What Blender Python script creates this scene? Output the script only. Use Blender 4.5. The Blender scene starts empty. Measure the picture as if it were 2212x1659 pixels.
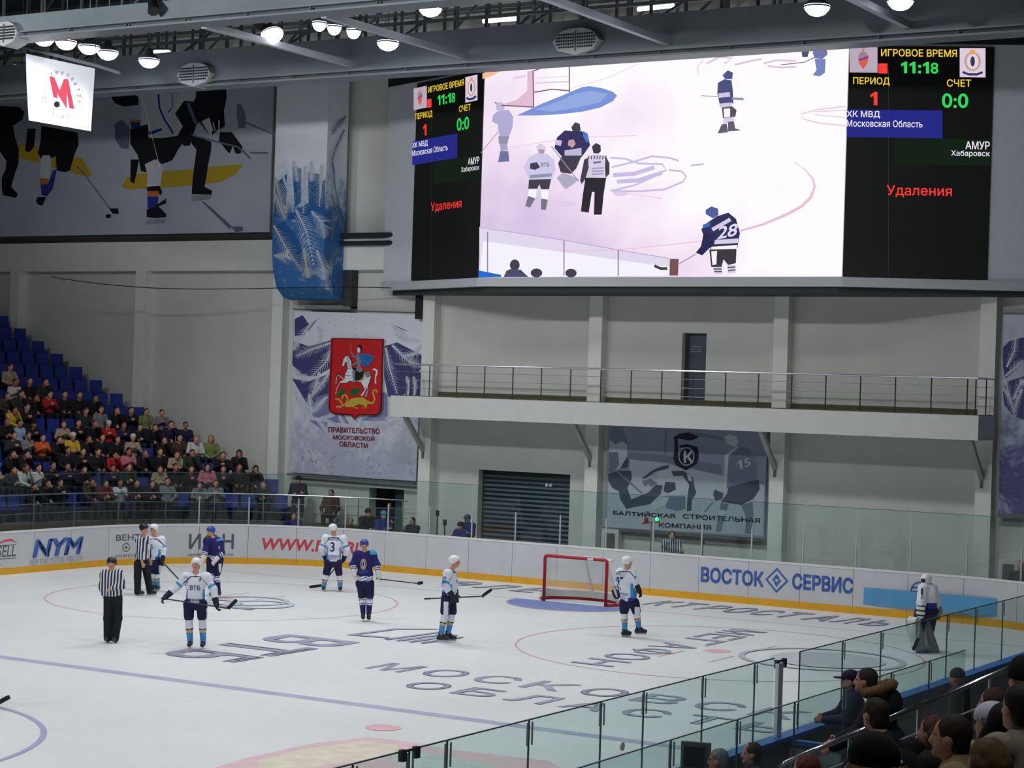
import bpy, bmesh, math, random
import numpy as np
from mathutils import Vector, Matrix
from mathutils.geometry import tessellate_polygon, delaunay_2d_cdt

random.seed(7); rng = np.random.default_rng(7)
SC = bpy.context.scene
COL = SC.collection

# ------------------------------------------------------------------ camera
IMG_W, IMG_H = 2212, 1659
CAM = np.array([25.583, -20.047, 5.683]); YAW, PITCH, ROLL, FPX = -0.54193, 0.00173, 0.030945, 4288.7
def _axes():
    f = np.array([math.sin(YAW)*math.cos(PITCH), math.cos(YAW)*math.cos(PITCH), math.sin(PITCH)])
    r = np.array([math.cos(YAW), -math.sin(YAW), 0.0]); u = np.cross(r, f)
    return r*math.cos(ROLL)+u*math.sin(ROLL), -r*math.sin(ROLL)+u*math.cos(ROLL), f
AX_R, AX_U, AX_F = _axes()
RH = np.array([math.cos(YAW), -math.sin(YAW), 0.0]); FH = np.array([math.sin(YAW), math.cos(YAW), 0.0])
cam_data = bpy.data.cameras.new('camera'); cam = bpy.data.objects.new('camera', cam_data); COL.objects.link(cam)
cam.matrix_world = Matrix([[AX_R[i], AX_U[i], -AX_F[i], CAM[i]] for i in range(3)]+[[0, 0, 0, 1]])
cam_data.sensor_fit = 'HORIZONTAL'; cam_data.sensor_width = 36.0; cam_data.lens = FPX*36.0/IMG_W
cam_data.clip_end = 400; SC.camera = cam

# ------------------------------------------------------------------ world, exposure
SC.view_settings.view_transform = 'Standard'; SC.view_settings.look = 'None'
SC.view_settings.gamma = 1.0; SC.view_settings.use_curve_mapping = False
SC.view_settings.exposure = 0.0
w = bpy.data.worlds.new('hall_air'); SC.world = w; w.use_nodes = True
w.node_tree.nodes['Background'].inputs[0].default_value = (0.55, 0.62, 0.70, 1)
w.node_tree.nodes['Background'].inputs[1].default_value = 0.045

FLOOD_POWER = 650.0          # watts of each ceiling floodlight

# ------------------------------------------------------------------ pixel <-> place helpers
def ray(x, y): return AX_F + AX_R*(x-IMG_W/2)/FPX - AX_U*(y-IMG_H/2)/FPX
def at_y(x, y, Y): d = ray(x, y); return CAM + d*(Y-CAM[1])/d[1]
def at_x(x, y, X): d = ray(x, y); return CAM + d*(X-CAM[0])/d[0]
def at_z(x, y, Z=0.0): d = ray(x, y); return CAM + d*(Z-CAM[2])/d[2]
def at_d(x, y, D): return CAM + ray(x, y)*D
def project(P):
    d = np.atleast_2d(np.asarray(P, float)) - CAM; z = d@AX_F
    return np.stack([IMG_W/2+FPX*(d@AX_R)/z, IMG_H/2-FPX*(d@AX_U)/z], 1)
S3 = 3.5677
ORIG = dict(C1=(0, 0), C2=(550, 0), C3=(1100, 0), C4=(1592, 0), C5=(0, 420), C6=(550, 420), C7=(1100, 420), C8=(1592, 420),
            D1=(0, 800), D2=(550, 840), D3=(1100, 840), D4=(1592, 840), E1=(0, 1194), E2=(550, 1194), E3=(1100, 1194), E4=(1592, 1194))
def cp(tag, pts, s=S3):
    o = ORIG[tag] if isinstance(tag, str) else tag
    return [(o[0]+p[0]/s, o[1]+p[1]/s) + tuple(p[2:]) for p in pts]

# ------------------------------------------------------------------ materials
def lin(c):
    c = [v/255.0 for v in c[:3]]
    return tuple(v/12.92 if v <= 0.04045 else ((v+0.055)/1.055)**2.4 for v in c)
MATS = {}
def mat(name, c=(128, 128, 128), rough=0.6, metal=0.0, emit=0.0, noise=0.0, nscale=3.0, spec=0.4, bump=0.0):
    key = (name, tuple(c), rough, metal, emit, noise)
    if key in MATS: return MATS[key]
    m = bpy.data.materials.new(name); m.use_nodes = True
    nt = m.node_tree; b = nt.nodes['Principled BSDF']
    col = (*lin(c), 1)
    b.inputs['Base Color'].default_value = col; b.inputs['Roughness'].default_value = rough
    b.inputs['Metallic'].default_value = metal; b.inputs['Specular IOR Level'].default_value = spec
    if noise > 0 or bump > 0:
        tc = nt.nodes.new('ShaderNodeTexCoord'); n = nt.nodes.new('ShaderNodeTexNoise')
        n.inputs['Scale'].default_value = nscale; n.inputs['Detail'].default_value = 5
        nt.links.new(tc.outputs['Object'], n.inputs['Vector'])
        if noise > 0:
            mr = nt.nodes.new('ShaderNodeMapRange'); mr.inputs['From Min'].default_value = 0.3; mr.inputs['From Max'].default_value = 0.7
            mr.inputs['To Min'].default_value = 1-noise; mr.inputs['To Max'].default_value = 1+noise*0.6
            mx = nt.nodes.new('ShaderNodeVectorMath'); mx.operation = 'SCALE'; mx.inputs[0].default_value = col[:3]
            nt.links.new(n.outputs['Fac'], mr.inputs['Value']); nt.links.new(mr.outputs[0], mx.inputs['Scale'])
            nt.links.new(mx.outputs[0], b.inputs['Base Color'])
        if bump > 0:
            bp = nt.nodes.new('ShaderNodeBump'); bp.inputs['Strength'].default_value = bump; bp.inputs['Distance'].default_value = 0.02
            nt.links.new(n.outputs['Fac'], bp.inputs['Height']); nt.links.new(bp.outputs[0], b.inputs['Normal'])
    if emit > 0:
        b.inputs['Emission Color'].default_value = col; b.inputs['Emission Strength'].default_value = emit
    MATS[key] = m
    return m
def emis(name, c, s=1.0):
    key = ('E', name, tuple(c), s)
    if key in MATS: return MATS[key]
    m = bpy.data.materials.new(name); m.use_nodes = True; nt = m.node_tree; nt.nodes.clear()
    o = nt.nodes.new('ShaderNodeOutputMaterial'); e = nt.nodes.new('ShaderNodeEmission')
    e.inputs[0].default_value = (*lin(c), 1); e.inputs[1].default_value = s
    nt.links.new(e.outputs[0], o.inputs[0]); MATS[key] = m
    return m
def glass(name, tint, gloss=1.0, ior=1.45):
    m = bpy.data.materials.new(name); m.use_nodes = True; nt = m.node_tree; nt.nodes.clear()
    o = nt.nodes.new('ShaderNodeOutputMaterial'); t = nt.nodes.new('ShaderNodeBsdfTransparent'); t.inputs[0].default_value = (*tint, 1)
    g = nt.nodes.new('ShaderNodeBsdfGlossy'); g.inputs['Roughness'].default_value = 0.02; g.inputs[0].default_value = (gloss, gloss, gloss, 1)
    f = nt.nodes.new('ShaderNodeFresnel'); f.inputs[0].default_value = ior
    mx = nt.nodes.new('ShaderNodeMixShader'); ge = nt.nodes.new('ShaderNodeNewGeometry')      # only the entry face mirrors, so no false inner reflection
    iv = nt.nodes.new('ShaderNodeMath'); iv.operation = 'SUBTRACT'; iv.inputs[0].default_value = 1.0; nt.links.new(ge.outputs['Backfacing'], iv.inputs[1])
    mu_ = nt.nodes.new('ShaderNodeMath'); mu_.operation = 'MULTIPLY'; nt.links.new(f.outputs[0], mu_.inputs[0]); nt.links.new(iv.outputs[0], mu_.inputs[1])
    nt.links.new(mu_.outputs[0], mx.inputs[0]); nt.links.new(t.outputs[0], mx.inputs[1]); nt.links.new(g.outputs[0], mx.inputs[2])
    nt.links.new(mx.outputs[0], o.inputs[0])
    return m

# ------------------------------------------------------------------ objects
ORG = {}
def tag(o, label=None, cat=None, group=None, kind=None):
    if label: o['label'] = label
    if cat: o['category'] = cat
    if group: o['group'] = group
    if kind: o['kind'] = kind
    return o
def empty(name, loc, label=None, cat=None, group=None, kind=None, rz=0.0):
    o = bpy.data.objects.new(name, None); COL.objects.link(o); o.location = tuple(float(v) for v in loc); o.rotation_euler.z = rz
    o.empty_display_size = 0.1; ORG[o.name] = np.array(loc, float)
    return tag(o, label, cat, group, kind)
def make_mesh(name, V, Fc, mats, mi=None, smooth=False):
    V = np.asarray(V, np.float32).reshape(-1, 3)
    me = bpy.data.meshes.new(name); me.vertices.add(len(V)); me.vertices.foreach_set('co', V.ravel())
    if isinstance(Fc, np.ndarray):
        n, k = Fc.shape; tot = np.full(n, k, np.int32); flat = Fc.ravel().astype(np.int32)
    else:
        tot = np.array([len(f) for f in Fc], np.int32); flat = np.array([i for f in Fc for i in f], np.int32)
    me.loops.add(len(flat)); me.loops.foreach_set('vertex_index', flat)
    me.polygons.add(len(tot)); st = np.zeros(len(tot), np.int32); st[1:] = np.cumsum(tot)[:-1]
    me.polygons.foreach_set('loop_start', st); me.polygons.foreach_set('loop_total', tot)
    for m in (mats if isinstance(mats, (list, tuple)) else [mats]): me.materials.append(m)
    if mi is not None: me.polygons.foreach_set('material_index', np.asarray(mi, np.int32))
    me.polygons.foreach_set('use_smooth', np.full(len(tot), bool(smooth)))
    me.update(calc_edges=True); me.validate()
    return me
def link(name, me, parent=None, loc=(0, 0, 0), local=False):
    o = bpy.data.objects.new(name, me); COL.objects.link(o)
    if parent is not None: o.parent = parent
    o.location = tuple(float(v) for v in loc)
    ORG[o.name] = ORG[parent.name] if parent is not None else np.array(loc, float)
    return o
def unit(v): v = np.asarray(v, float); return v/np.linalg.norm(v)

class MB:
    def __init__(s): s.v = []; s.f = []; s.m = []
    def add(s, V, Fc, m=0):
        b = len(s.v); s.v.extend([tuple(map(float, p)) for p in V]); s.f.extend([tuple(b+i for i in f) for f in Fc]); s.m.extend([m]*len(Fc)); return s
    def box(s, lo, hi, m=0):
        x0, y0, z0 = lo; x1, y1, z1 = hi
        return s.add([(x0, y0, z0), (x1, y0, z0), (x1, y1, z0), (x0, y1, z0), (x0, y0, z1), (x1, y0, z1), (x1, y1, z1), (x0, y1, z1)],
                     [(0, 3, 2, 1), (4, 5, 6, 7), (0, 1, 5, 4), (1, 2, 6, 5), (2, 3, 7, 6), (3, 0, 4, 7)], m)
    def obox(s, c, ax, ay, az, m=0):                 # centre and three half axes
        c, ax, ay, az = (np.asarray(q, float) for q in (c, ax, ay, az))
        V = [c+i*ax+j*ay+k*az for k in (-1, 1) for j in (-1, 1) for i in (-1, 1)]
        return s.add(V, [(0, 2, 3, 1), (4, 5, 7, 6), (0, 1, 5, 4), (1, 3, 7, 5), (3, 2, 6, 7), (2, 0, 4, 6)], m)
    def bar(s, a, b, w, h, up=(0, 0, 1), m=0):       # rectangular bar from a to b
        a, b = np.asarray(a, float), np.asarray(b, float); d = b-a; L = np.linalg.norm(d); d /= L
        u = np.asarray(up, float); 
        if abs(d@u) > 0.98: u = np.array([1.0, 0, 0])
        sd = unit(np.cross(d, u)); up2 = np.cross(sd, d)
        return s.obox((a+b)/2, d*L/2, sd*w/2, up2*h/2, m)
    def tube(s, pts, r, n=8, m=0, caps=True, closed=False):
        pts = [np.asarray(p, float) for p in pts]; N = len(pts); rr = r if isinstance(r, (list, tuple)) else [r]*N
        rings = []; prev = None
        for i, p in enumerate(pts):
            t = unit(pts[min(i+1, N-1)]-pts[max(i-1, 0)])
            if prev is None:
                a = np.array([0, 0, 1.0]) if abs(t[2]) < 0.9 else np.array([1.0, 0, 0]); u = unit(np.cross(t, a))
            else: u = unit(prev - t*(prev@t))
            prev = u; v = np.cross(t, u)
            rings.append([p+rr[i]*(math.cos(2*math.pi*k/n)*u+math.sin(2*math.pi*k/n)*v) for k in range(n)])
        V = [q for rg in rings for q in rg]; Fc = []
        for i in range(N-1):
            for k in range(n): Fc.append((i*n+k, i*n+(k+1) % n, (i+1)*n+(k+1) % n, (i+1)*n+k))
        if caps: Fc.append(tuple(range(n))[::-1]); Fc.append(tuple((N-1)*n+k for k in range(n)))
        return s.add(V, Fc, m)
    def lathe(s, c, axis, prof, n=16, m=0):          # prof: (r, h) along axis
        c = np.asarray(c, float); t = unit(axis); a = np.array([0, 0, 1.0]) if abs(t[2]) < 0.9 else np.array([1.0, 0, 0])
        u = unit(np.cross(t, a)); v = np.cross(t, u)
        V = [c+t*h+r*(math.cos(2*math.pi*k/n)*u+math.sin(2*math.pi*k/n)*v) for r, h in prof for k in range(n)]; Fc = []
        for i in range(len(prof)-1):
            for k in range(n): Fc.append((i*n+k, i*n+(k+1) % n, (i+1)*n+(k+1) % n, (i+1)*n+k))
        return s.add(V, Fc, m)
    def disc(s, c, axis, r, n=16, m=0):
        c = np.asarray(c, float); t = unit(axis); a = np.array([0, 0, 1.0]) if abs(t[2]) < 0.9 else np.array([1.0, 0, 0])
        u = unit(np.cross(t, a)); v = np.cross(t, u)
        return s.add([c+r*(math.cos(2*math.pi*k/n)*u+math.sin(2*math.pi*k/n)*v) for k in range(n)], [tuple(range(n))], m)
    def prism(s, base, off, m=0):                    # base: list of 3d points (planar), off: extrusion vector
        off = np.asarray(off, float); n = len(base); B = [np.asarray(p, float) for p in base]
        tris = tessellate_polygon([[Vector(p) for p in B]])
        V = B+[p+off for p in B]; Fc = [tuple(t) for t in tris]+[tuple(n+i for i in t[::-1]) for t in tris]
        Fc += [(i, (i+1) % n, n+(i+1) % n, n+i) for i in range(n)]
        return s.add(V, Fc, m)
    def build(s, name, mats, parent=None, loc=None, smooth=False, recalc=True):
        org = ORG[parent.name] if parent is not None else (np.asarray(loc, float) if loc is not None else np.mean(np.array(s.v), 0)*np.array([1, 1, 0])+np.array([0, 0, np.array(s.v)[:, 2].min()]))
        V = np.array(s.v)-org
        me = make_mesh(name, V, s.f, mats, s.m, smooth)
        if recalc:
            bm = bmesh.new(); bm.from_mesh(me); bmesh.ops.recalc_face_normals(bm, faces=bm.faces); bm.to_mesh(me); bm.free()
        return link(name, me, parent, (0, 0, 0) if parent is not None else org)

# ------------------------------------------------------------------ lettering
_TXT = {}
def _outline(txt, shear):
    """outline points and directed edges of the lettering"""
    if '1' in txt:                                   # digits set one by one, the 1 with its flag
        P, E, x = [], [], 0.0
        for ch in txt:
            if ch == '1': p = np.array([(0.26, 0), (0.42, 0), (0.42, 0.73), (0.30, 0.73), (0.08, 0.58), (0.08, 0.45), (0.26, 0.56)]); e = [(i, (i+1) % 7) for i in range(7)]; adv = 0.52
            elif ch == ':': p = np.array([(0.1, 0), (0.24, 0), (0.24, 0.14), (0.1, 0.14), (0.1, 0.38), (0.24, 0.38), (0.24, 0.52), (0.1, 0.52)]); e = [(0, 1), (1, 2), (2, 3), (3, 0), (4, 5), (5, 6), (6, 7), (7, 4)]; adv = 0.32
            else: p, e = _outline(ch, 0.0); adv = p[:, 0].max()+0.08
            E += [(i+len(P), j+len(P)) for i, j in e]; P += [(q[0]+x+shear*q[1], q[1]) for q in p]; x += adv
        return np.array(P), E
    cu = bpy.data.curves.new('t', 'FONT'); cu.body = txt; cu.size = 1.0; cu.shear = shear; cu.resolution_u = 3; cu.fill_mode = 'NONE'
    ob = bpy.data.objects.new('t', cu); me = bpy.data.meshes.new_from_object(ob)
    P = np.array([v.co[:2] for v in me.vertices]); E = [tuple(e.vertices) for e in me.edges]
    bpy.data.objects.remove(ob); bpy.data.curves.remove(cu); bpy.data.meshes.remove(me)
    nxt = {}; out = []                               # walk every contour so that its edges share one direction
    for i, j in E: nxt.setdefault(i, []).append(j); nxt.setdefault(j, []).append(i)
    seen = set()
    for st in range(len(P)):
        if st in seen or st not in nxt: continue
        loop = [st]; seen.add(st); cur = st; first = st+1 if st+1 in nxt[st] else nxt[st][0]
        while first is not None:
            loop.append(first); seen.add(first); cur = first; first = next((k for k in nxt[cur] if k not in seen), None)
        out += [(loop[i], loop[(i+1) % len(loop)]) for i in range(len(loop))]
    return P, out
def text2d(txt, bold=0.0, shear=0.0):
    key = (txt, bold, shear)
    if key in _TXT: return _TXT[key]
    P, E = _outline(txt, shear)
    r = delaunay_2d_cdt([Vector(p) for p in P], E, [], 0, 1e-5)
    V = np.array([tuple(v) for v in r[0]]); T_ = np.array([tuple(f) for f in r[2] if len(f) == 3]); C = V[T_].mean(1)
    A, B = P[[e[0] for e in E]], P[[e[1] for e in E]]; wn = np.zeros(len(C))
    for p, q in zip(A, B):
        up = (p[1] <= C[:, 1]) & (q[1] > C[:, 1]); dn = (p[1] > C[:, 1]) & (q[1] <= C[:, 1]); side = (q[0]-p[0])*(C[:, 1]-p[1])-(C[:, 0]-p[0])*(q[1]-p[1])
        wn += np.where(up & (side > 0), 1, 0)-np.where(dn & (side < 0), 1, 0)
    Fc = [tuple(t) for t in T_[abs(wn) > 0.5]]
    # every face gets its own small step so that overlapping strokes of a glyph never lie in one plane; bold = stroked outline
    W = []; cnt = {}
    for f in Fc:
        W.append(V[list(f)])
        for i in range(len(f)): e = tuple(sorted((f[i], f[(i+1) % len(f)]))); cnt[e] = cnt.get(e, 0)+1
    if bold > 0:
        for (i, j), c in cnt.items():
            if c == 1:
                d = V[j]-V[i]; L = np.linalg.norm(d)
                if L < 1e-6: continue
                d /= L; n = np.array([-d[1], d[0]])*bold*0.45; e = d*bold*0.3; W.append(np.array([V[i]-e-n, V[j]+e-n, V[j]+e+n, V[i]-e+n]))
    lay = np.concatenate([[(3*i) % 8]*len(w) for i, w in enumerate(W)]); k0 = 0; Fc = []
    for w_ in W: Fc.append(tuple(range(k0, k0+len(w_)))); k0 += len(w_)
    V = np.concatenate(W)
    lo, hi = V.min(0), V.max(0); V = (V-lo)/(hi-lo)
    _TXT[key] = (V, Fc, lay)
    return _TXT[key]

class Print:
    """flat print on a plane: polygons, strokes and lettering given in photo pixels and laid on the plane"""
    def __init__(s, p0, normal):
        s.p0 = np.asarray(p0, float); s.n = unit(normal)
        if s.n@(CAM-s.p0) < 0: s.n = -s.n
        s.v = []; s.f = []; s.mi = []; s.mats = []; s.count = 0; s.step = 0.0025
    def hit(s, x, y):
        d = ray(x, y); return CAM+d*((s.p0-CAM)@s.n)/(d@s.n)
    def slot(s, m):
        if m not in s.mats: s.mats.append(m)
        return s.mats.index(m)
    def _add(s, P3, Fc, m, layer):
        s.count += 1; off = s.n*(s.step*(layer+1)+0.0002*(s.count % 11)); b = len(s.v); s.v.extend([p+off for p in P3]); s.f.extend([tuple(b+i for i in f) for f in Fc]); s.mi.extend([s.slot(m)]*len(Fc))
    def poly(s, pts, m, layer=1):
        P3 = [s.hit(*p[:2]) for p in pts]
        if len(P3) > 4:
            n2 = len(P3); r = delaunay_2d_cdt([Vector(p[:2]) for p in pts], [(i, (i+1) % n2) for i in range(n2)], [], 0, 1e-6)
            V2 = [tuple(v) for v in r[0]]; Fc = []
            for f in r[2]:
                cx, cy = (sum(V2[i][k] for i in f)/len(f) for k in (0, 1)); ins = False
                for i in range(n2):
                    (x0, y0), (x1, y1) = pts[i][:2], pts[(i+1) % n2][:2]
                    if (y0 > cy) != (y1 > cy) and cx < x0+(cy-y0)*(x1-x0)/(y1-y0): ins = not ins
                if ins: Fc.append(tuple(f))
            P3 = [s.hit(*p) for p in V2]
        else: Fc = [tuple(range(len(P3)))]
        if Fc: s._add(P3, Fc, m, layer)
    def ellipse(s, cx, cy, rx, ry, m, layer=1, rot=0.0, n=20):
        c, q = math.cos(rot), math.sin(rot)
        s.poly([(cx+rx*math.cos(t)*c-ry*math.sin(t)*q, cy+rx*math.cos(t)*q+ry*math.sin(t)*c) for t in np.linspace(0, 2*math.pi, n, endpoint=False)], m, layer)
    def stroke(s, pts, wpx, m, layer=1, closed=False):
        P = [np.array(p[:2], float) for p in pts]; n = len(P); Lf, Rt = [], []
        for i in range(n):
            a = P[i-1] if (i > 0 or closed) else P[i]; b = P[(i+1) % n] if (i < n-1 or closed) else P[i]
            t = b-a; t /= (np.linalg.norm(t)+1e-9); nn = np.array([-t[1], t[0]])
            ww = wpx[i] if isinstance(wpx, (list, tuple)) else wpx
            Lf.append(P[i]+nn*ww/2); Rt.append(P[i]-nn*ww/2)
        V = [s.hit(*p) for p in Lf+Rt]; k = n if closed else n-1
        s._add(V, [(i, (i+1) % n, n+(i+1) % n, n+i) for i in range(k)], m, layer)
    def text(s, txt, bl, br, tl, m, layer=1, bold=0.0, shear=0.0):
        V, Fc, lay = text2d(txt, bold, shear); A, B, C = (s.hit(*q) for q in (bl, br, tl))
        s._add([A+(B-A)*u+(C-A)*v+s.n*(0.0006*l) for (u, v), l in zip(V, lay)], Fc, m, layer)
    def feather(s, pts, half, m, layer=1, n=22, lw=2.0, seed=0):
        """frost frond: a curved spine with barbs on both sides"""
        r = random.Random(seed); P = np.array(pts, float); seg = np.linspace(0, len(P)-1, n+1)
        q = np.array([[np.interp(t, range(len(P)), P[:, k]) for k in (0, 1)] for t in seg])
        s.stroke([tuple(p) for p in q], [lw*1.8*(1-0.8*i/n) for i in range(n+1)], m, layer)
        for i in range(n):
            t = q[i+1]-q[i]; t /= np.linalg.norm(t)+1e-9; nn = np.array([-t[1], t[0]])
            hw = half*math.sin(math.pi*min(0.98, (i+1.5)/(n+1.5)))**0.7*(0.75+0.5*r.random())
            for sg in (-1, 1):
                tip = q[i]+t*hw*0.9+nn*sg*hw
                s.poly([tuple(q[i]-t*lw*0.45), tuple(tip), tuple(q[i]+t*lw*0.55)], m, layer)
    def build(s, name, parent):
        V = np.array(s.v)-ORG[parent.name]
        return link(name, make_mesh(name, V, s.f, s.mats, s.mi), parent)

# ================================================================== setting
X0, YE, RC = 15.1, 29.55, 6.1            # half width of the rink, end boards, corner radius
YC, XC = YE-RC, X0-RC                    # centres of the corner arcs
WALL_Y, PIL_Y = 32.55, 32.17

def rink_path(off=0.0):
    """points of the board line, far side -> end -> near side, with an outward offset"""
    pts = []
    for y in np.arange(2.0, YC, 0.5): pts.append((-X0-off, y))
    for a in np.linspace(math.pi, math.pi/2, 33): pts.append((-XC+(RC+off)*math.cos(a), YC+(RC+off)*math.sin(a)))
    for x in np.linspace(-XC, XC, 37)[1:]: pts.append((x, YE+off))
    for a in np.linspace(math.pi/2, 0, 33)[1:]: pts.append((XC+(RC+off)*math.cos(a), YC+(RC+off)*math.sin(a)))
    for y in np.arange(YC-0.5, -13, -0.5): pts.append((X0+off, y))
    return np.array(pts)
PATH = rink_path(); _d = np.linalg.norm(np.diff(PATH, axis=0), axis=1); ARC = np.concatenate([[0], np.cumsum(_d)])
def on_path(s, off=0.0):
    """position and outward normal on the board line at arc length s"""
    p = np.array([np.interp(s, ARC, PATH[:, 0]), np.interp(s, ARC, PATH[:, 1])]); e = 0.05
    q = np.array([np.interp(s+e, ARC, PATH[:, 0])-np.interp(s-e, ARC, PATH[:, 0]), np.interp(s+e, ARC, PATH[:, 1])-np.interp(s-e, ARC, PATH[:, 1])])
    q /= np.linalg.norm(q); n = np.array([-q[1], q[0]])
    return p+n*off, n
S_FAR_END = ARC[np.argmin(abs(PATH[:, 0]+XC)+abs(PATH[:, 1]-YE))]; S_END_NEAR = ARC[np.argmin(abs(PATH[:, 0]-XC)+abs(PATH[:, 1]-YE))]
S_NEAR = ARC[np.argmin(abs(PATH[:, 0]-X0)+abs(PATH[:, 1]-YC))]

# ---- ice
ICE = bpy.data.materials.new('ice'); ICE.use_nodes = True
def _ice():
    nt = ICE.node_tree; b = nt.nodes['Principled BSDF']; tc = nt.nodes.new('ShaderNodeTexCoord')
    n1 = nt.nodes.new('ShaderNodeTexNoise'); n1.inputs['Scale'].default_value = 0.35; n1.inputs['Detail'].default_value = 6
    mp = nt.nodes.new('ShaderNodeMapping'); mp.inputs['Scale'].default_value = (1.0, 0.35, 1); mp.inputs['Rotation'].default_value = (0, 0, 0.5)
    n2 = nt.nodes.new('ShaderNodeTexNoise'); n2.inputs['Scale'].default_value = 7; n2.inputs['Detail'].default_value = 8; n2.inputs['Roughness'].default_value = 0.7
    nt.links.new(tc.outputs['Object'], n1.inputs['Vector']); nt.links.new(tc.outputs['Object'], mp.inputs['Vector']); nt.links.new(mp.outputs[0], n2.inputs['Vector'])
    r = nt.nodes.new('ShaderNodeValToRGB'); r.color_ramp.elements[0].position = 0.3; r.color_ramp.elements[1].position = 0.7
    r.color_ramp.elements[0].color = (*lin((222, 225, 224)), 1); r.color_ramp.elements[1].color = (*lin((240, 243, 244)), 1)
    a = nt.nodes.new('ShaderNodeMath'); a.operation = 'MULTIPLY_ADD'; a.inputs[1].default_value = 0.45; a.inputs[2].default_value = 0.28
    nt.links.new(n2.outputs['Fac'], a.inputs[0])
    ad = nt.nodes.new('ShaderNodeMath'); ad.operation = 'MULTIPLY_ADD'; ad.inputs[1].default_value = 0.5
    nt.links.new(n1.outputs['Fac'], ad.inputs[0]); nt.links.new(a.outputs[0], ad.inputs[2])
    sb = nt.nodes.new('ShaderNodeMath'); sb.operation = 'SUBTRACT'; sb.inputs[1].default_value = 0.25
    nt.links.new(ad.outputs[0], sb.inputs[0])
    nt.links.new(sb.outputs[0], r.inputs[0]); nt.links.new(r.outputs[0], b.inputs['Base Color'])
    b.inputs['Roughness'].default_value = 0.38; b.inputs['Specular IOR Level'].default_value = 0.25
_ice()
m = MB(); pl = [(x, y, 0.0) for x, y in PATH]+[(X0, -30, 0), (-X0, -30, 0)]
tr = tessellate_polygon([[Vector(p) for p in pl]]); m.add(pl, [tuple(t) for t in tr])
ice = m.build('floor', ICE, loc=(0, 0, 0)); tag(ice, 'white scratched ice sheet of the hockey rink', 'ice', kind='structure')
m = MB(); m.box((-45, -40, -0.35), (34, 34, -0.06)); hallfloor = m.build('floor_concourse', mat('concrete', (120, 120, 118), 0.8, noise=0.15), loc=(0, 0, -0.35))
tag(hallfloor, 'grey concrete floor around the rink', 'floor', kind='structure')

# ---- markings frozen into the ice (each a part of the ice sheet)
PB = mat('paint_blue_line', (178, 180, 210), 0.45, noise=0.12, nscale=2); PR = mat('paint_red', (226, 176, 190), 0.45, noise=0.12, nscale=2)
PG = mat('paint_grey_violet', (168, 169, 192), 0.45, noise=0.15, nscale=3); PC = mat('paint_crease', (128, 146, 205), 0.45, noise=0.2, nscale=4)
PCY = mat('paint_teal', (192, 206, 214), 0.45, noise=0.1); PBK = mat('paint_circle_blue', (170, 172, 204), 0.45, noise=0.1)
PDOT = mat('paint_dot', (236, 186, 196), 0.45, noise=0.1)
MZ = [0.002]
def flat_ring(name, cx, cy, r0, r1, mt, a0=0, a1=2*math.pi, n=96):
    MZ[0] += 0.0002; z = MZ[0]; A = np.linspace(a0, a1, n+1)
    V = [(cx+r0*math.cos(a), cy+r0*math.sin(a), z) for a in A]+[(cx+r1*math.cos(a), cy+r1*math.sin(a), z) for a in A]
    mm = MB(); mm.add(V, [(i, i+1, n+2+i, n+1+i) for i in range(n)]); return mm.build(name, mt, ice)
def flat_poly(name, pts, mt):
    MZ[0] += 0.0002; P3 = [(x, y, MZ[0]) for x, y in pts]; mm = MB()
    mm.add(P3, [tuple(t) for t in tessellate_polygon([[Vector(p) for p in P3]])]); return mm.build(name, mt, ice)
def flat_disc(name, cx, cy, r, mt): return flat_poly(name, [(cx+r*math.cos(a), cy+r*math.sin(a)) for a in np.linspace(0, 2*math.pi, 40, endpoint=False)], mt)
def ice_text(name, txt, o, u, v, mt, bold=0.03, shear=0.0):
    """letter box with origin o, baseline vector u and height vector v on the ice"""
    MZ[0] += 0.0002; V, Fc, lay = text2d(txt, bold, shear); o, u, v = (np.array(q, float) for q in (o, u, v))
    P = [tuple(o+u*a+v*b)+(MZ[0]+0.0003*l,) for (a, b), l in zip(V, lay)]; mm = MB(); mm.add(P, Fc); return mm.build(name, mt, ice, recalc=False)
flat_poly('blue_line', [(-15, 8.54), (15, 8.54), (15, 8.84), (-15, 8.84)], PB)
flat_poly('goal_line', [(-14.4, 25.96), (-0.95, 25.96), (-0.95, 26.0), (-14.4, 26.0)], PR)
flat_poly('goal_line', [(0.95, 25.96), (14.4, 25.96), (14.4, 26.0), (0.95, 26.0)], PR)
for sx in (-7, 7):
    flat_ring('faceoff_circle', sx, 20, 4.45, 4.5, PR); flat_disc('faceoff_dot', sx, 20, 0.3, PDOT)
    for qx in (-1, 1):
        for qy in (-1, 1):
            flat_poly('faceoff_mark', [(sx+qx*0.6, 20+qy*0.55), (sx+qx*0.6+0.05, 20+qy*0.55), (sx+qx*0.6+0.05, 20+qy*1.8), (sx+qx*0.6, 20+qy*1.8)], PR)
for sx in (-7, 7): flat_disc('neutral_dot', sx, 7.04, 0.3, PDOT)
flat_ring('centre_circle', 0, 0, 4.42, 4.52, PBK)
flat_poly('goal_crease', [(0+1.8*math.cos(a), 26-1.8*math.sin(a)) for a in np.linspace(0, math.pi, 40)], PC)
flat_ring('crease_edge', 0, 26, 1.77, 1.82, PR, math.pi, 2*math.pi, 40)
for i, ch in enumerate('МОСКОВСКАЯ'): ice_text('letter', ch, (2.8+1.185*i, 12.42), (0.86, 0), (0, 1.03), PG)
for i, ch in enumerate('ОБЛАСТЬ'): ice_text('letter', ch, (4.65+1.15*i, 10.88), (0.82, 0), (0, 0.92), PG)
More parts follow.
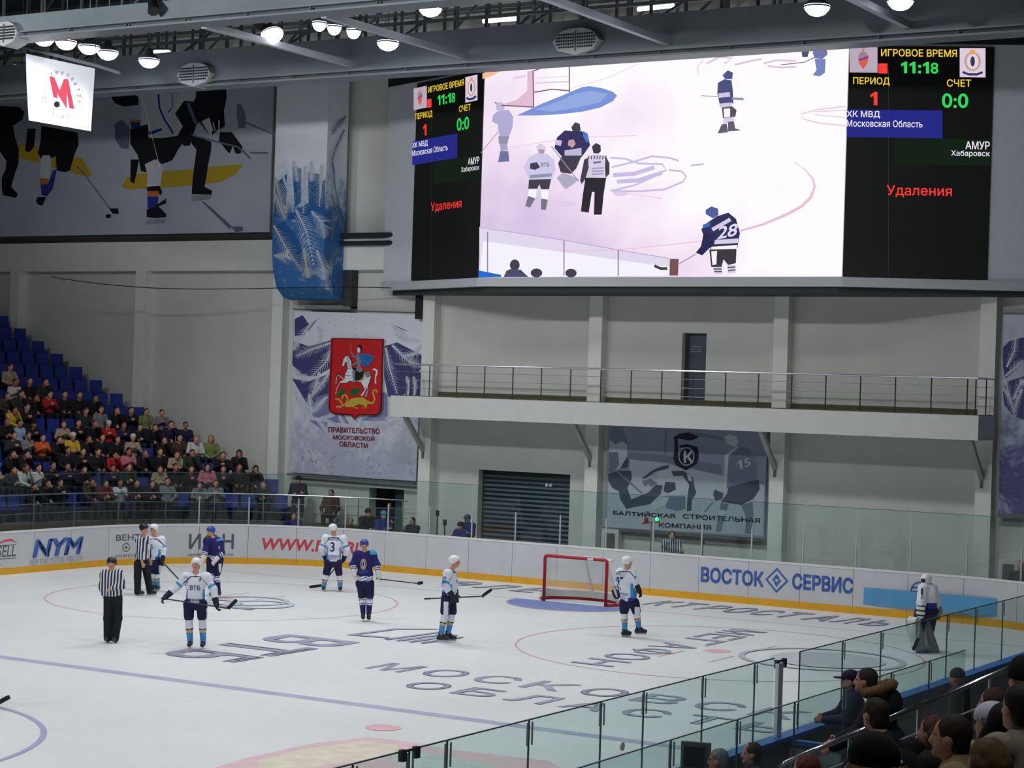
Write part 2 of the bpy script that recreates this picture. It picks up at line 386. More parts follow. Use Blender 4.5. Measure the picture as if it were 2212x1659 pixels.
ice_text('letter', 'В', (-1.5, 15.55), (0, -1.25), (2.0, 0), PG, 0.05); ice_text('letter', 'Т', (-1.5, 14.1), (0, -1.65), (1.95, 0), PG, 0.05); ice_text('letter', 'Б', (-1.5, 12.25), (0, -1.15), (1.95, 0), PG, 0.05)
for i, ch in enumerate('МЕГАФОН'): ice_text('letter', ch, (5.46, 24.0-1.17*i), (0, -0.92), (0.98, 0), PG, 0.01)
for i, ch in enumerate('КТРОСТАЛЬ'): ice_text('letter', ch, (1.35+0.76*i, 27.2), (0.62, 0), (0, 1.45), PG, 0.04, 0.2)
for i, ch in enumerate('ЭЛЕ'): ice_text('letter', ch, (-5.4+1.2*i, 27.5), (0.95, 0), (0, 1.35), PG, 0.04, 0.2)
# winged emblem between the letter blocks
flat_poly('emblem_stroke', [(-0.5, 16.35), (-0.38, 18.1), (0.4, 18.78), (0.48, 18.66), (-0.2, 18.0), (-0.33, 16.6), (0.55, 16.7), (0.5, 16.55)], PG)
for k in range(4): flat_poly('emblem_stroke', [(0.55+0.3*k, 16.35+0.04*k), (0.7+0.3*k, 16.3), (0.85+0.28*k, 18.5-0.2*k), (0.72+0.28*k, 18.55-0.2*k)], PG)
# emblem of rings in the far circle
for cx, cy, r in ((-6.3, 20.1, 1.1), (-5.6, 19.7, 0.9), (-6.6, 19.2, 0.7)): flat_ring('emblem_ring', cx, cy, r-0.16, r, PCY, n=48)
flat_poly('emblem_stroke', [(-7.2, 18.6), (-5.0, 18.6), (-5.0, 18.8), (-7.2, 18.8)], PG)
# faded round emblem by the near boards
flat_ring('emblem_ring', 9.3, 20.35, 1.66, 1.8, mat('paint_ring_grey', (190, 191, 204), 0.45), n=64); flat_disc('emblem_disc', 9.45, 20.3, 1.25, mat('paint_pale_grey', (206, 208, 216), 0.45, noise=0.15))
# red, yellow and grey emblem beside the centre circle
flat_poly('emblem_field', [(7.0, 3.4), (7.0, 4.6), (7.05, 5.2), (7.35, 6.1), (8.1, 6.2), (9.0, 6.05), (10.6, 6.25), (11.6, 5.4), (11.6, 0.5), (7.4, 0.5)], mat('paint_pink', (232, 200, 204), 0.45, noise=0.1))
flat_poly('emblem_field', [(7.25, 3.4), (7.2, 4.6), (7.5, 5.75), (8.1, 5.85), (8.6, 5.2), (8.3, 4.1), (8.0, 2.5)], mat('paint_yellow', (233, 224, 204), 0.45, noise=0.15))
flat_poly('emblem_field', [(8.5, 5.6), (9.6, 5.5), (10.6, 5.3), (10.4, 4.5), (9.2, 4.4), (8.6, 4.9)], mat('paint_grey_green', (205, 214, 210), 0.45, noise=0.15))
flat_poly('emblem_field', [(8.6, 3.9), (10.2, 4.1), (10.9, 3.3), (9.8, 2.2), (8.5, 2.6)], mat('paint_red_deep', (226, 184, 186), 0.45, noise=0.15))

# ---- end wall with its openings
WALLM = mat('wall_plaster', (206, 207, 201), 0.85, noise=0.05, nscale=0.8); PILM = mat('pilaster_plaster', (226, 227, 222), 0.8, noise=0.04)
def at_w(x, y, Y=WALL_Y): return at_y(x, y, Y)
OPEN = [(-7.2, -3.92, -0.1, 3.09), (-11.33, -9.98, -0.1, 2.31), (-0.28, 0.5, 5.25, 7.44), (10.85, 12.0, -0.1, 2.3)]
xs = sorted({-40, 24} | {v for o in OPEN for v in o[:2]}); zs = sorted({-0.1, 19.0} | {v for o in OPEN for v in o[2:]})
m = MB()
for i in range(len(xs)-1):
    for k in range(len(zs)-1):
        cx, cz = (xs[i]+xs[i+1])/2, (zs[k]+zs[k+1])/2
        if any(o[0] < cx < o[1] and o[2] < cz < o[3] for o in OPEN): continue
        m.box((xs[i], WALL_Y, zs[k]), (xs[i+1], WALL_Y+0.4, zs[k+1]))
wall = m.build('wall_end', WALLM, loc=(0, WALL_Y, 0)); tag(wall, 'pale plaster end wall behind the goal', 'wall', kind='structure')
for i, x in enumerate((-33, -27, -21, -15, -9, -3, 3, 9, 15)):
    m = MB(); m.box((x-0.22, PIL_Y, -0.05), (x+0.22, WALL_Y, 9.32)); o = m.build('trim_%d' % (i+1), PILM); tag(o, 'pale plaster pilaster on the end wall', 'pilaster', 'pilasters of the end wall', 'structure')
m = MB(); m.box((-40, PIL_Y, 9.32), (-8.6, WALL_Y, 10.33)); m.box((-8.6, PIL_Y, 9.32), (24, WALL_Y, 10.33)); o = m.build('trim_10', PILM); tag(o, 'pale lintel band above the pilasters', 'lintel', kind='structure')
m = MB(); m.box((-40, PIL_Y+0.1, 10.33), (-15.3, WALL_Y, 10.52)); o = m.build('trim_11', mat('ledge_dark', (62, 60, 56), 0.8)); tag(o, 'dark ledge under the hockey mural', 'ledge', kind='structure')
m = MB(); m.box((-44.4, -40, -0.1), (-44, 34, 19)); o = m.build('wall_far', WALLM); tag(o, 'far side wall behind the stand', 'wall', kind='structure')
# dark rooms behind the openings
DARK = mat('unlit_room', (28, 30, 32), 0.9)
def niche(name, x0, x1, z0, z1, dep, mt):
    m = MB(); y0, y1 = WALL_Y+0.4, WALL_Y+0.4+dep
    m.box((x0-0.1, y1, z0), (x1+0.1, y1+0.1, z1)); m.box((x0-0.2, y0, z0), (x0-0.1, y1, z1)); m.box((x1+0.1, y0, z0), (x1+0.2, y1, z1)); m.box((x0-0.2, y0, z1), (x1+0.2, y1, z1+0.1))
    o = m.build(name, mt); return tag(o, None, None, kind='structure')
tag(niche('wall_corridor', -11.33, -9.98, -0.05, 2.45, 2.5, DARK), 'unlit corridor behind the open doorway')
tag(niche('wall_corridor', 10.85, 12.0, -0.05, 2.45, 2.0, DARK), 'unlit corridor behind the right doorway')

# ---- ceiling
m = MB(); m.box((-45, -30, 18.6), (34, 34, 18.9)); o = m.build('ceiling', mat('roof_deck', (46, 50, 54), 0.8, noise=0.1)); tag(o, 'dark roof deck above the rink', 'ceiling', kind='structure')
STEEL = mat('painted_steel', (112, 122, 127), 0.45, noise=0.06, spec=0.5); STEELD = mat('dark_steel', (78, 84, 88), 0.6)
def girder(Y, zb, h, label, x0=-34, x1=24, depth=0.5):
    r = empty('roof_girder', ((x0+x1)/2, Y, zb), label, 'girder', 'roof girders over the rink')
    m = MB(); m.box((x0, Y, zb+0.16), (x1, Y+depth, zb+h)); m.build('web', STEEL, r)
    m = MB(); m.box((x0, Y-0.1, zb), (x1, Y+depth+0.1, zb+0.05)); m.build('bottom_flange', STEEL, r)
    m = MB(); m.box((x0, Y-0.12, zb+0.14), (x1, Y+depth+0.12, zb+0.18)); m.build('bottom_flange', STEEL, r)
    m = MB(); m.box((x0, Y+0.05, zb+0.05), (x1, Y+depth-0.05, zb+0.14)); m.build('neck', STEELD, r)
    bm_ = MB(); bm_.box((-0.03, Y-0.11, zb+0.06), (0.03, Y-0.06, zb+0.12)); b0 = bm_.build('bolt', STEELD, r); b0.location.x = x0+1
    for k in range(1, int((x1-x0)/1.9)):
        c = b0.copy(); COL.objects.link(c); c.location.x = x0+1+1.9*k
    return r
gA = girder(24.0, 14.02, 1.08, 'grey steel roof girder with flanged lower edge nearest the scoreboard')
gB = girder(17.2, 14.3, 0.62, 'slimmer grey roof girder running along the top edge of the picture')
TUBE = mat('tube_grey', (168, 172, 176), 0.4, spec=0.6)
for X, lab in ((-6.3, 'pale square beam between the girders beside the lamp row'), (-2.65, 'pale square beam between the girders left of the tube light'), (3.3, 'pale square beam between the girders above the video screen'), (9.5, 'pale square beam between the girders at the right')):
    m = MB(); m.bar((X, 17.7, 14.35), (X, 24.0, 14.35), 0.16, 0.16); o = m.build('cross_beam', TUBE); tag(o, lab, 'beam', 'cross beams between the girders')
# roof trusses and catwalk behind the girders
def truss(Y, z0, z1, label, step=1.5, x0=-30, x1=20):
    r = empty('roof_truss', ((x0+x1)/2, Y, z0), label, 'truss', 'roof trusses above the rink')
    for z in (z0, (z0+z1)/2, z1): m = MB(); m.bar((x0, Y, z), (x1, Y, z), 0.1, 0.09); m.build('chord', STEELD, r)
    n = int((x1-x0)/step); m = MB(); m.bar((0, Y, z0), (0, Y, z1), 0.07, 0.07); p0 = None
    for k in range(n+1):
        if p0 is None: p0 = m.build('upright', STEELD, r); p0.location.x = x0+(x0+x1)/2*0; c = p0
        else: c = p0.copy(); COL.objects.link(c)
        c.location.x = x0+k*step
    m = MB(); m.bar((0, Y, z0), (step*2, Y, z1), 0.06, 0.06); d0 = None
    for k in range(0, n-1, 4):
        if d0 is None: d0 = m.build('diagonal', STEELD, r); c = d0
        else: c = d0.copy(); COL.objects.link(c)
        c.location.x = x0+k*step
    return r
truss(28.0, 15.6, 18.4, 'dark lattice roof truss behind the scoreboard')
truss(21.0, 15.4, 18.4, 'dark lattice roof truss between the two girders')
truss(25.5, 15.2, 16.2, 'low lattice catwalk railing behind the near girder', 1.0)
truss(31.0, 16.0, 18.4, 'dark lattice roof truss close to the end wall')

# ================================================================== scoreboard
SB_Y, SBX, SB_X2, SB_Y2 = 29.85, 5.73, 9.17, 31.42
zb = float(at_y(1430, 598, SB_Y)[2]); zt = float(at_y(1830, 100, SB_Y)[2])
sb = empty('scoreboard', (0, SB_Y, zb-0.3), 'three-sided video scoreboard hanging on the end wall above the balcony', 'scoreboard')
GREYP = mat('scoreboard_panel', (214, 219, 226), 0.6, noise=0.03); BLACKP = mat('led_panel_off', (30, 31, 29), 0.55)
foot = [(-10.75, 32.1), (-SB_X2, SB_Y2), (-SBX, SB_Y), (SBX, SB_Y), (SB_X2, SB_Y2), (10.75, 32.1)]
m = MB(); m.prism([(x, y+0.02, zb-0.02) for x, y in foot], (0, 0, zt-zb+0.1)); m.build('housing', GREYP, sb)
m = MB(); m.prism([(x*1.004, y-0.05, zb-0.27) for x, y in foot], (0, 0, 0.25)); m.build('bottom_fascia', mat('fascia_grey', (186, 192, 196), 0.5), sb)
m = MB(); m.prism([(x*0.97, y+0.12, zb-0.42) for x, y in foot], (0, 0, 0.15)); m.build('underside_frame', mat('underside', (52, 56, 58), 0.7), sb)
m = MB(); m.prism([(x*1.002, y-0.01, zt+0.08) for x, y in foot], (0, 0, 0.5)); m.build('top_cover', mat('top_cover', (30, 32, 34), 0.8), sb)
TUBEB = mat('cable_tray', (40, 42, 46), 0.6)
def panel(name, a, b, mt, z0=zb, z1=zt, t=0.03):
    a, b = np.array(a, float), np.array(b, float); d = unit(b-a); n = np.array([d[1], -d[0]])
    if n[1] > 0: n = -n
    m = MB(); m.prism([(*a, z0), (*b, z0), (*b, z1), (*a, z1)], (*(n*t), 0)); return m.build(name, mt, sb), (np.array([*a, 0])+np.array([*(n*t), 0]), np.array([*n, 0]))
# the moving picture: a pale lilac-white ice scene
SCRM = bpy.data.materials.new('screen_picture'); SCRM.use_nodes = True
def _scr():
    nt = SCRM.node_tree; nt.nodes.clear(); o = nt.nodes.new('ShaderNodeOutputMaterial'); e = nt.nodes.new('ShaderNodeEmission'); tc = nt.nodes.new('ShaderNodeTexCoord')
    n = nt.nodes.new('ShaderNodeTexNoise'); n.inputs['Scale'].default_value = 0.28; n.inputs['Detail'].default_value = 3; r = nt.nodes.new('ShaderNodeValToRGB')
    sx = nt.nodes.new('ShaderNodeSeparateXYZ'); nt.links.new(tc.outputs['Object'], sx.inputs[0])
    # the picture is blown out towards its upper right, lilac at lower left
    mx = nt.nodes.new('ShaderNodeMath'); mx.operation = 'MULTIPLY'; mx.inputs[1].default_value = 0.045; nt.links.new(sx.outputs[0], mx.inputs[0])
    mz = nt.nodes.new('ShaderNodeMath'); mz.operation = 'MULTIPLY'; mz.inputs[1].default_value = 0.055; nt.links.new(sx.outputs[2], mz.inputs[0])
    a = nt.nodes.new('ShaderNodeMath'); a.operation = 'ADD'; nt.links.new(mx.outputs[0], a.inputs[0]); nt.links.new(mz.outputs[0], a.inputs[1])
    b = nt.nodes.new('ShaderNodeMath'); b.operation = 'ADD'; nt.links.new(tc.outputs['Object'], n.inputs['Vector']); nt.links.new(n.outputs['Fac'], b.inputs[0]); nt.links.new(a.outputs[0], b.inputs[1])
    nt.links.new(b.outputs[0], r.inputs[0]); cr = r.color_ramp
    cr.elements[0].position = 0.25; cr.elements[0].color = (*lin((208, 190, 226)), 1); cr.elements[1].position = 0.75; cr.elements[1].color = (*lin((255, 250, 254)), 1)
    k = cr.elements.new(0.5); k.color = (*lin((238, 220, 240)), 1)
    nt.links.new(r.outputs[0], e.inputs[0]); e.inputs[1].default_value = 1.02; nt.links.new(e.outputs[0], o.inputs[0])
_scr()
scr, pc = panel('video_screen', (-SBX+0.02, SB_Y), (SBX-0.02, SB_Y), SCRM)
pL, pcL = panel('side_display', (-SB_X2, SB_Y2), (-SBX, SB_Y), BLACKP)
pR, pcR = panel('side_display', (SBX, SB_Y), (SB_X2, SB_Y2), BLACKP)

K = lambda c, s=1.0: emis('screen_ink', c, s)
p = Print(*pc)
LIL, PINK, BLU, NAVY, GRY, DRK, WHT = K((222, 206, 236)), K((240, 200, 220)), K((110, 130, 205)), K((58, 56, 96)), K((150, 148, 172)), K((70, 66, 78)), K((248, 244, 252))
p.poly(cp('C2', [(1757, 565), (1900, 545), (1830, 585), (1757, 610)]), K((250, 190, 140)), 1)
# crease and goal
p.poly(cp('C3', [(60, 890), (250, 800), (400, 740), (560, 672), (620, 664), (720, 680), (800, 708), (832, 738), (800, 780), (700, 830), (560, 862), (380, 882), (200, 890)]), K((124, 148, 216)), 1)
p.poly(cp('C3', [(200, 845), (360, 790), (520, 720), (640, 700), (760, 725), (700, 790), (520, 830), (330, 860)]), K((150, 170, 226)), 2)
p.poly(cp('C3', [(-40, 800), (60, 770), (140, 700), (140, 550), (185, 545), (190, 825), (0, 822)]), K((226, 190, 210)), 1)
NET = K((130, 96, 112))
for a, b in (((185, 545), (190, 825)), ((465, 515), (465, 712)), ((185, 548), (260, 522)), ((-60, 812), (190, 826)), ((195, 712), (330, 688)), ((330, 688), (465, 700)), ((-60, 812), (-110, 790))): p.stroke(cp('C3', [a, b]), 2.6, NET, 3)
p.stroke(cp('C3', [(200, 600), (460, 590)]), 1.2, LIL, 2); p.stroke(cp('C3', [(200, 640), (460, 630)]), 3, LIL, 2); p.stroke(cp('C3', [(30, 605), (130, 585)]), 4, LIL, 2)
# faint ice lines
for pts, wd in (([(480, 680), (760, 600), (1000, 490)], 1.2), ([(0, 1140), (300, 1090), (640, 1055), (980, 1045)], 1.5), ([(1460, 570), (1450, 520), (1500, 450)], 2), ([(780, 1470), (1180, 1530)], 1.6)): p.stroke(cp('C3', pts), wd, PINK, 1)
for pts in ([(1520, 490), (1620, 440), (1720, 450), (1660, 490)], [(1740, 500), (1860, 470), (1950, 455)], [(1960, 490), (2060, 465), (2212, 470)], [(1990, 510), (2100, 520), (2212, 515)]): p.stroke(cp('C3', pts), 4, K((226, 196, 222)), 1)
p.stroke(cp('C4', [(840, 820), (620, 845), (490, 880), (520, 920), (640, 950), (840, 970)]), 3, K((240, 205, 225)), 1); p.stroke(cp('C4', [(840, 850), (600, 860)]), 2, PINK, 1); p.stroke(cp('C4', [(840, 905), (600, 885)]), 2, PINK, 1)
p.stroke(cp('C4', [(440, 1245), (530, 1310), (585, 1380), (600, 1440), (570, 1520), (500, 1590), (380, 1655), (200, 1730), (0, 1785)]), [1, 2, 4, 5, 6, 6, 6, 5, 4], K((238, 190, 212)), 1)
p.stroke(cp('C7', [(0, 425), (420, 440), (880, 425), (1480, 360)]), 2.5, K((240, 200, 220)), 1)
# ring emblem on the pictured ice
for pts, wd in (([(780, 1215), (900, 1225), (1000, 1260), (1180, 1265), (1210, 1310), (1120, 1360), (960, 1430), (790, 1470)], 4), ([(790, 1290), (950, 1250), (1100, 1205), (1230, 1215), (1310, 1240)], 4),
                ([(800, 1350), (960, 1340), (1120, 1290)], 9), ([(830, 1400), (1000, 1390), (1180, 1330)], 9), ([(780, 1470), (1000, 1475), (1200, 1460), (1340, 1400), (1365, 1360), (1330, 1320), (1230, 1310)], 4), ([(1400, 1275), (1500, 1265)], 4)):
    p.stroke(cp('C3', pts), wd, K((202, 192, 228)), 1)
for e in ((860, 480 + 1010, 60), (440, 1570, 70), (240, 1480, 60)): p.ellipse(*cp('C3', [(e[0], e[1])])[0], e[2]/S3, 6, LIL, 1)
# pictured players
def fig(tag_, parts):
    for i, (c, pts) in enumerate(parts): p.poly(cp(tag_, pts), c, 3+i)
fig('C2', [(K((196, 186, 216)), [(1860, 800), (1890, 785), (1925, 800), (1930, 840), (1900, 860), (1865, 850)]), (K((176, 172, 214)), [(1870, 860), (1960, 845), (1995, 900), (1990, 980), (1960, 1060), (1890, 1060), (1875, 960), (1830, 935), (1840, 890)]),
           (GRY, [(1880, 1050), (1965, 1050), (1950, 1110), (1885, 1110)]), (K((170, 166, 200)), [(1890, 1110), (1950, 1110), (1955, 1160), (1900, 1165)]), (K((110, 118, 160)), [(1895, 1165), (1958, 1165), (1965, 1245), (1880, 1250)])])
p.stroke(cp('C2', [(1880, 1015), (1745, 1180)]), 1.5, GRY, 4)
fig('C3', [(DRK, [(480, 980), (510, 942), (545, 955), (552, 1000), (530, 1025), (490, 1010)]), (NAVY, [(430, 1005), (480, 1010), (560, 1010), (610, 1060), (625, 1120), (590, 1170), (560, 1210), (400, 1200), (350, 1140), (370, 1060)]),
           (K((80, 120, 200)), [(570, 1010), (605, 1030), (620, 1090), (600, 1100), (570, 1050)]), (K((200, 190, 214)), [(360, 1075), (410, 1085), (400, 1125), (355, 1115)]), (K((196, 160, 160)), [(460, 1080), (500, 1075), (515, 1110), (490, 1140), (455, 1120)]),
           (K((190, 186, 214)), [(430, 1160), (560, 1140), (560, 1200), (430, 1200)]), (DRK, [(410, 1200), (560, 1205), (520, 1300), (480, 1340), (400, 1330), (380, 1260)]), (K((176, 172, 198)), [(370, 1370), (420, 1330), (540, 1380), (500, 1420), (440, 1460), (410, 1430)])])
p.stroke(cp('C3', [(330, 1130), (540, 1400)]), 2, GRY, 12)
fig('C3', [(K((214, 206, 230)), [(210, 1130), (240, 1105), (280, 1125), (275, 1180), (225, 1180)]), (K((178, 150, 160)), [(225, 1150), (275, 1155), (265, 1190), (235, 1185)]), (K((206, 200, 234)), [(160, 1210), (220, 1180), (300, 1190), (345, 1230), (360, 1310), (330, 1390), (160, 1390), (110, 1290)]),
           (DRK, [(165, 1260), (215, 1250), (240, 1290), (200, 1310), (160, 1300)]), (K((140, 150, 170)), [(160, 1350), (330, 1335), (330, 1360), (160, 1375)]), (DRK, [(155, 1385), (325, 1380), (310, 1460), (250, 1460), (235, 1420), (220, 1455), (150, 1455)]),
           (WHT, [(155, 1460), (220, 1460), (205, 1530), (145, 1510)]), (WHT, [(250, 1460), (310, 1460), (300, 1540), (250, 1530)]), (K((120, 118, 136)), [(150, 1510), (205, 1530), (165, 1600), (128, 1590)]), (K((120, 118, 136)), [(250, 1530), (302, 1540), (285, 1620), (248, 1615)])])
p.text('ВТБ', *cp('C3', [(250, 1285), (315, 1285), (250, 1255)]), K((70, 66, 100)), 16, 0.03)
fig('C3', [(K((66, 60, 74)), [(638, 1130), (670, 1102), (705, 1120), (708, 1165), (690, 1185), (650, 1180)]), (K((216, 208, 228)), [(600, 1220), (660, 1188), (740, 1200), (760, 1230), (750, 1360), (600, 1375)]), (DRK, [(580, 1230), (610, 1215), (615, 1290), (590, 1380), (560, 1420), (548, 1390)]),
           (DRK, [(745, 1200), (775, 1260), (775, 1340), (745, 1370), (740, 1290)]), (K((48, 46, 52)), [(590, 1370), (750, 1370), (730, 1500), (715, 1655), (655, 1655), (660, 1480), (640, 1480), (615, 1640), (555, 1630), (570, 1500)])])
for k in range(7): p.stroke(cp('C3', [(612+22*k, 1228), (618+22*k, 1200)]), 2.2, DRK, 9)
for k in range(3): p.stroke(cp('C3', [(640, 1300+22*k), (730, 1295+22*k)]), 3.5, K((170, 162, 190)), 9)
p.stroke(cp('C3', [(650, 1255), (710, 1250)]), 4, K((120, 110, 150)), 9)
fig('C3', [(K((78, 88, 140)), [(1645, 580), (1685, 542), (1725, 560), (1720, 610), (1665, 610)]), (K((80, 82, 130)), [(1610, 640), (1660, 610), (1715, 620), (1725, 700), (1730, 790), (1690, 830), (1625, 810), (1605, 720)]), (K((210, 200, 226)), [(1615, 720), (1700, 710), (1705, 745), (1615, 755)]),
           (K((210, 200, 226)), [(1620, 800), (1720, 790), (1715, 825), (1630, 830)]), (K((90, 84, 96)), [(1640, 830), (1720, 820), (1755, 850), (1745, 900), (1650, 915)]), (WHT, [(1655, 840), (1705, 835), (1705, 900), (1660, 905)]), (K((214, 206, 230)), [(1655, 910), (1740, 900), (1730, 940), (1650, 960)]),
           (K((100, 98, 112)), [(1640, 960), (1680, 955), (1690, 1020), (1610, 1030)]), (K((100, 98, 112)), [(1690, 940), (1735, 935), (1745, 990), (1790, 1005), (1690, 1015)])])
p.stroke(cp('C3', [(1480, 738), (1620, 745)]), 1.4, GRY, 3); p.stroke(cp('C3', [(1720, 760), (1810, 765)]), 5, GRY, 12)
fig('C4', [(K((110, 120, 178)), [(590, 372), (690, 372), (700, 420), (660, 455), (600, 450), (585, 410)]), (K((80, 82, 110)), [(500, 400), (560, 390), (545, 440), (505, 440)]), (K((120, 134, 190)), [(600, 455), (685, 455), (680, 560), (640, 590), (585, 580), (615, 540)])])
p.stroke(cp('C4', [(690, 400), (520, 480), (340, 500)]), 2, K((130, 110, 130)), 3)
fig('C7', [(K((80, 96, 160)), [(1515, 120), (1560, 92), (1610, 110), (1615, 160), (1570, 185), (1515, 150)]), (K((50, 52, 92)), [(1510, 230), (1600, 170), (1690, 140), (1750, 190), (1780, 300), (1760, 410), (1550, 420), (1560, 330), (1500, 320), (1482, 270)]), (K((60, 110, 190)), [(1490, 235), (1550, 215), (1550, 245), (1500, 260)]),
           (K((44, 46, 82)), [(1500, 300), (1580, 320), (1560, 400), (1490, 470), (1440, 450), (1480, 400)]), (K((210, 204, 228)), [(1560, 260), (1700, 180), (1715, 205), (1575, 285)]), (K((214, 208, 230)), [(1590, 350), (1770, 340), (1765, 375), (1580, 385)]), (WHT, [(1560, 405), (1760, 390), (1755, 420), (1560, 430)]),
           (K((64, 58, 66)), [(1545, 425), (1755, 420), (1750, 530), (1690, 545), (1655, 500), (1640, 560), (1560, 560)]), (WHT, [(1560, 440), (1605, 435), (1600, 540), (1570, 545)]), (K((214, 208, 228)), [(1570, 560), (1640, 560), (1645, 615), (1590, 615)]), (K((214, 208, 228)), [(1680, 550), (1748, 540), (1750, 605), (1690, 612)])])
p.text('28', *cp('C7', [(1605, 350), (1755, 320), (1625, 250)]), K((222, 216, 236)), 16, 0.04)
for a, b in (((1580, 575), (1642, 575)), ((1585, 595), (1645, 595)), ((1690, 565), (1748, 560)), ((1692, 588), (1750, 582))): p.stroke(cp('C7', [a, b]), 3, K((90, 88, 110)), 16)
p.stroke(cp('C7', [(1440, 460), (1310, 535)]), 2, GRY, 4); p.stroke(cp('C7', [(1120, 550), (1170, 572), (1220, 572)]), 6, DRK, 4)
p.poly(cp('C7', [(1240, 497), (1308, 497), (1302, 625), (1236, 625)]), K((122, 84, 84)), 4)
# pictured glass and heads along the lower edge
p.poly(cp('C7', [(-230, 250), (0, 285), (420, 350), (840, 425), (1240, 490), (1240, 625), (-230, 640)]), K((226, 216, 238)), 1)
p.poly(cp('C7', [(-200, 360), (420, 445), (840, 505), (1240, 560), (1235, 625), (-230, 640)]), K((246, 242, 252)), 2)
for x, y0, y1 in ((-165, 290, 600), (424, 350, 625), (842, 425, 625)): p.stroke(cp('C7', [(x, y0), (x, y1)]), 2.5, K((140, 130, 176)), 4)
p.stroke(cp('C7', [(-230, 255), (0, 288), (420, 352), (840, 428), (1240, 494)]), 1.5, K((180, 166, 206)), 4)
p.poly(cp('C7', [(-235, 585), (-60, 620), (-60, 636), (-235, 640)]), K((40, 110, 210)), 4)
for cx, cy, r, sh in ((45, 545, 38, 90), (212, 605, 45, 40), (478, 618, 44, 30)):
    p.ellipse(*cp('C7', [(cx, min(cy, 606))])[0], r/S3, (r*1.15 if cy < 600 else r*0.75)/S3, K((74, 66, 84)), 5)
p.poly(cp('C7', [(-40, 636), (-20, 590), (10, 575), (90, 580), (150, 636)]), K((76, 78, 106)), 6)
p.build('picture', scr)

# score displays, the same text on both flanks
def display(P, par, BL, TL, name):
    """BL/TL map unit coordinates of the right-hand display onto a flank"""
    YEL, GRN, RED, WH = K((238, 206, 62)), K((52, 214, 92)), K((244, 62, 56)), K((235, 232, 240))
    def q(u, v): return (BL[0]+u*(BL[2]-BL[0]), (BL[1]+u*(BL[3]-BL[1]))*v+(TL[0]+u*(TL[1]-TL[0]))*(1-v))
    def T(txt, u0, u1, v0, v1, m, bold=0.02): P.text(txt, q(u0, v1), q(u1, v1), q(u0, v0), m, 3, bold)
    def R(u0, u1, v0, v1, m, l=1): P.poly([q(u0, v0), q(u1, v0), q(u1, v1), q(u0, v1)], m, l)
    R(0.02, 0.215, 0.005, 0.115, K((204, 188, 206), 0.8)); R(0.79, 0.97, 0.005, 0.13, K((226, 206, 226), 0.95)); R(0.22, 0.285, 0.075, 0.118, RED)
    T('ИГРОВОЕ ВРЕМЯ', 0.24, 0.77, 0.012, 0.044, YEL, 0.03); T('11:18', 0.38, 0.64, 0.066, 0.117, GRN, 0.035)
    T('ПЕРИОД', 0.045, 0.30, 0.135, 0.172, YEL, 0.03); T('СЧЕТ', 0.70, 0.87, 0.140, 0.172, YEL, 0.03)
    T('1', 0.165, 0.215, 0.198, 0.256, RED, 0.04); T('0:0', 0.665, 0.85, 0.200, 0.264, GRN, 0.035)
    R(0.0, 0.67, 0.275, 0.395, K((46, 50, 150), 0.75)); T('ХК МВД', 0.0, 0.232, 0.281, 0.313, WH, 0.03); T('Московская Область', 0.0, 0.53, 0.320, 0.350, WH, 0.02)
    R(0.33, 1.0, 0.395, 0.510, K((32, 48, 34), 0.55)); T('АМУР', 0.83, 1.0, 0.406, 0.440, WH, 0.03); T('Хабаровск', 0.73, 1.0, 0.446, 0.476, WH, 0.02)
    T('Удаления', 0.28, 0.735, 0.600, 0.652, RED, 0.02)
    for u in (0.29,): R(u, u+0.003, 0.1, 0.99, K((60, 62, 64), 0.8), 2)
    # crests
    def E(u, v, ru, rv, m, l=2): P.poly([q(u+ru*math.cos(t), v+rv*math.sin(t)) for t in np.linspace(0, 2*math.pi, 14, endpoint=False)], m, l)
    E(0.115, 0.048, 0.035, 0.024, K((150, 130, 150))); P.poly([q(0.08, 0.055), q(0.155, 0.04), q(0.145, 0.075), q(0.115, 0.1), q(0.09, 0.08)], K((214, 96, 70)), 3); P.poly([q(0.083, 0.058), q(0.15, 0.044), q(0.15, 0.052), q(0.085, 0.066)], K((90, 70, 170)), 4)
    P.poly([q(0.105, 0.012), q(0.125, 0.012), q(0.118, 0.03), q(0.11, 0.03)], K((214, 120, 90)), 3)
    E(0.88, 0.062, 0.058, 0.042, K((190, 160, 140))); E(0.88, 0.062, 0.042, 0.034, K((226, 210, 226)), 3); E(0.88, 0.062, 0.016, 0.022, K((60, 56, 70)), 4); E(0.88, 0.022, 0.02, 0.01, K((236, 160, 80)), 4)
    P.stroke([q(0.81, 0.108), q(0.85, 0.118), q(0.91, 0.118), q(0.95, 0.108)], 5, K((50, 56, 100)), 4)
    P.build(name, par)
display(Print(*pcR), pR, (1829, 598, 2138, 604), (99, 102), 'readout')
display(Print(*pcL), pL, (891, 612, 1036, 601), (190, 158), 'readout')

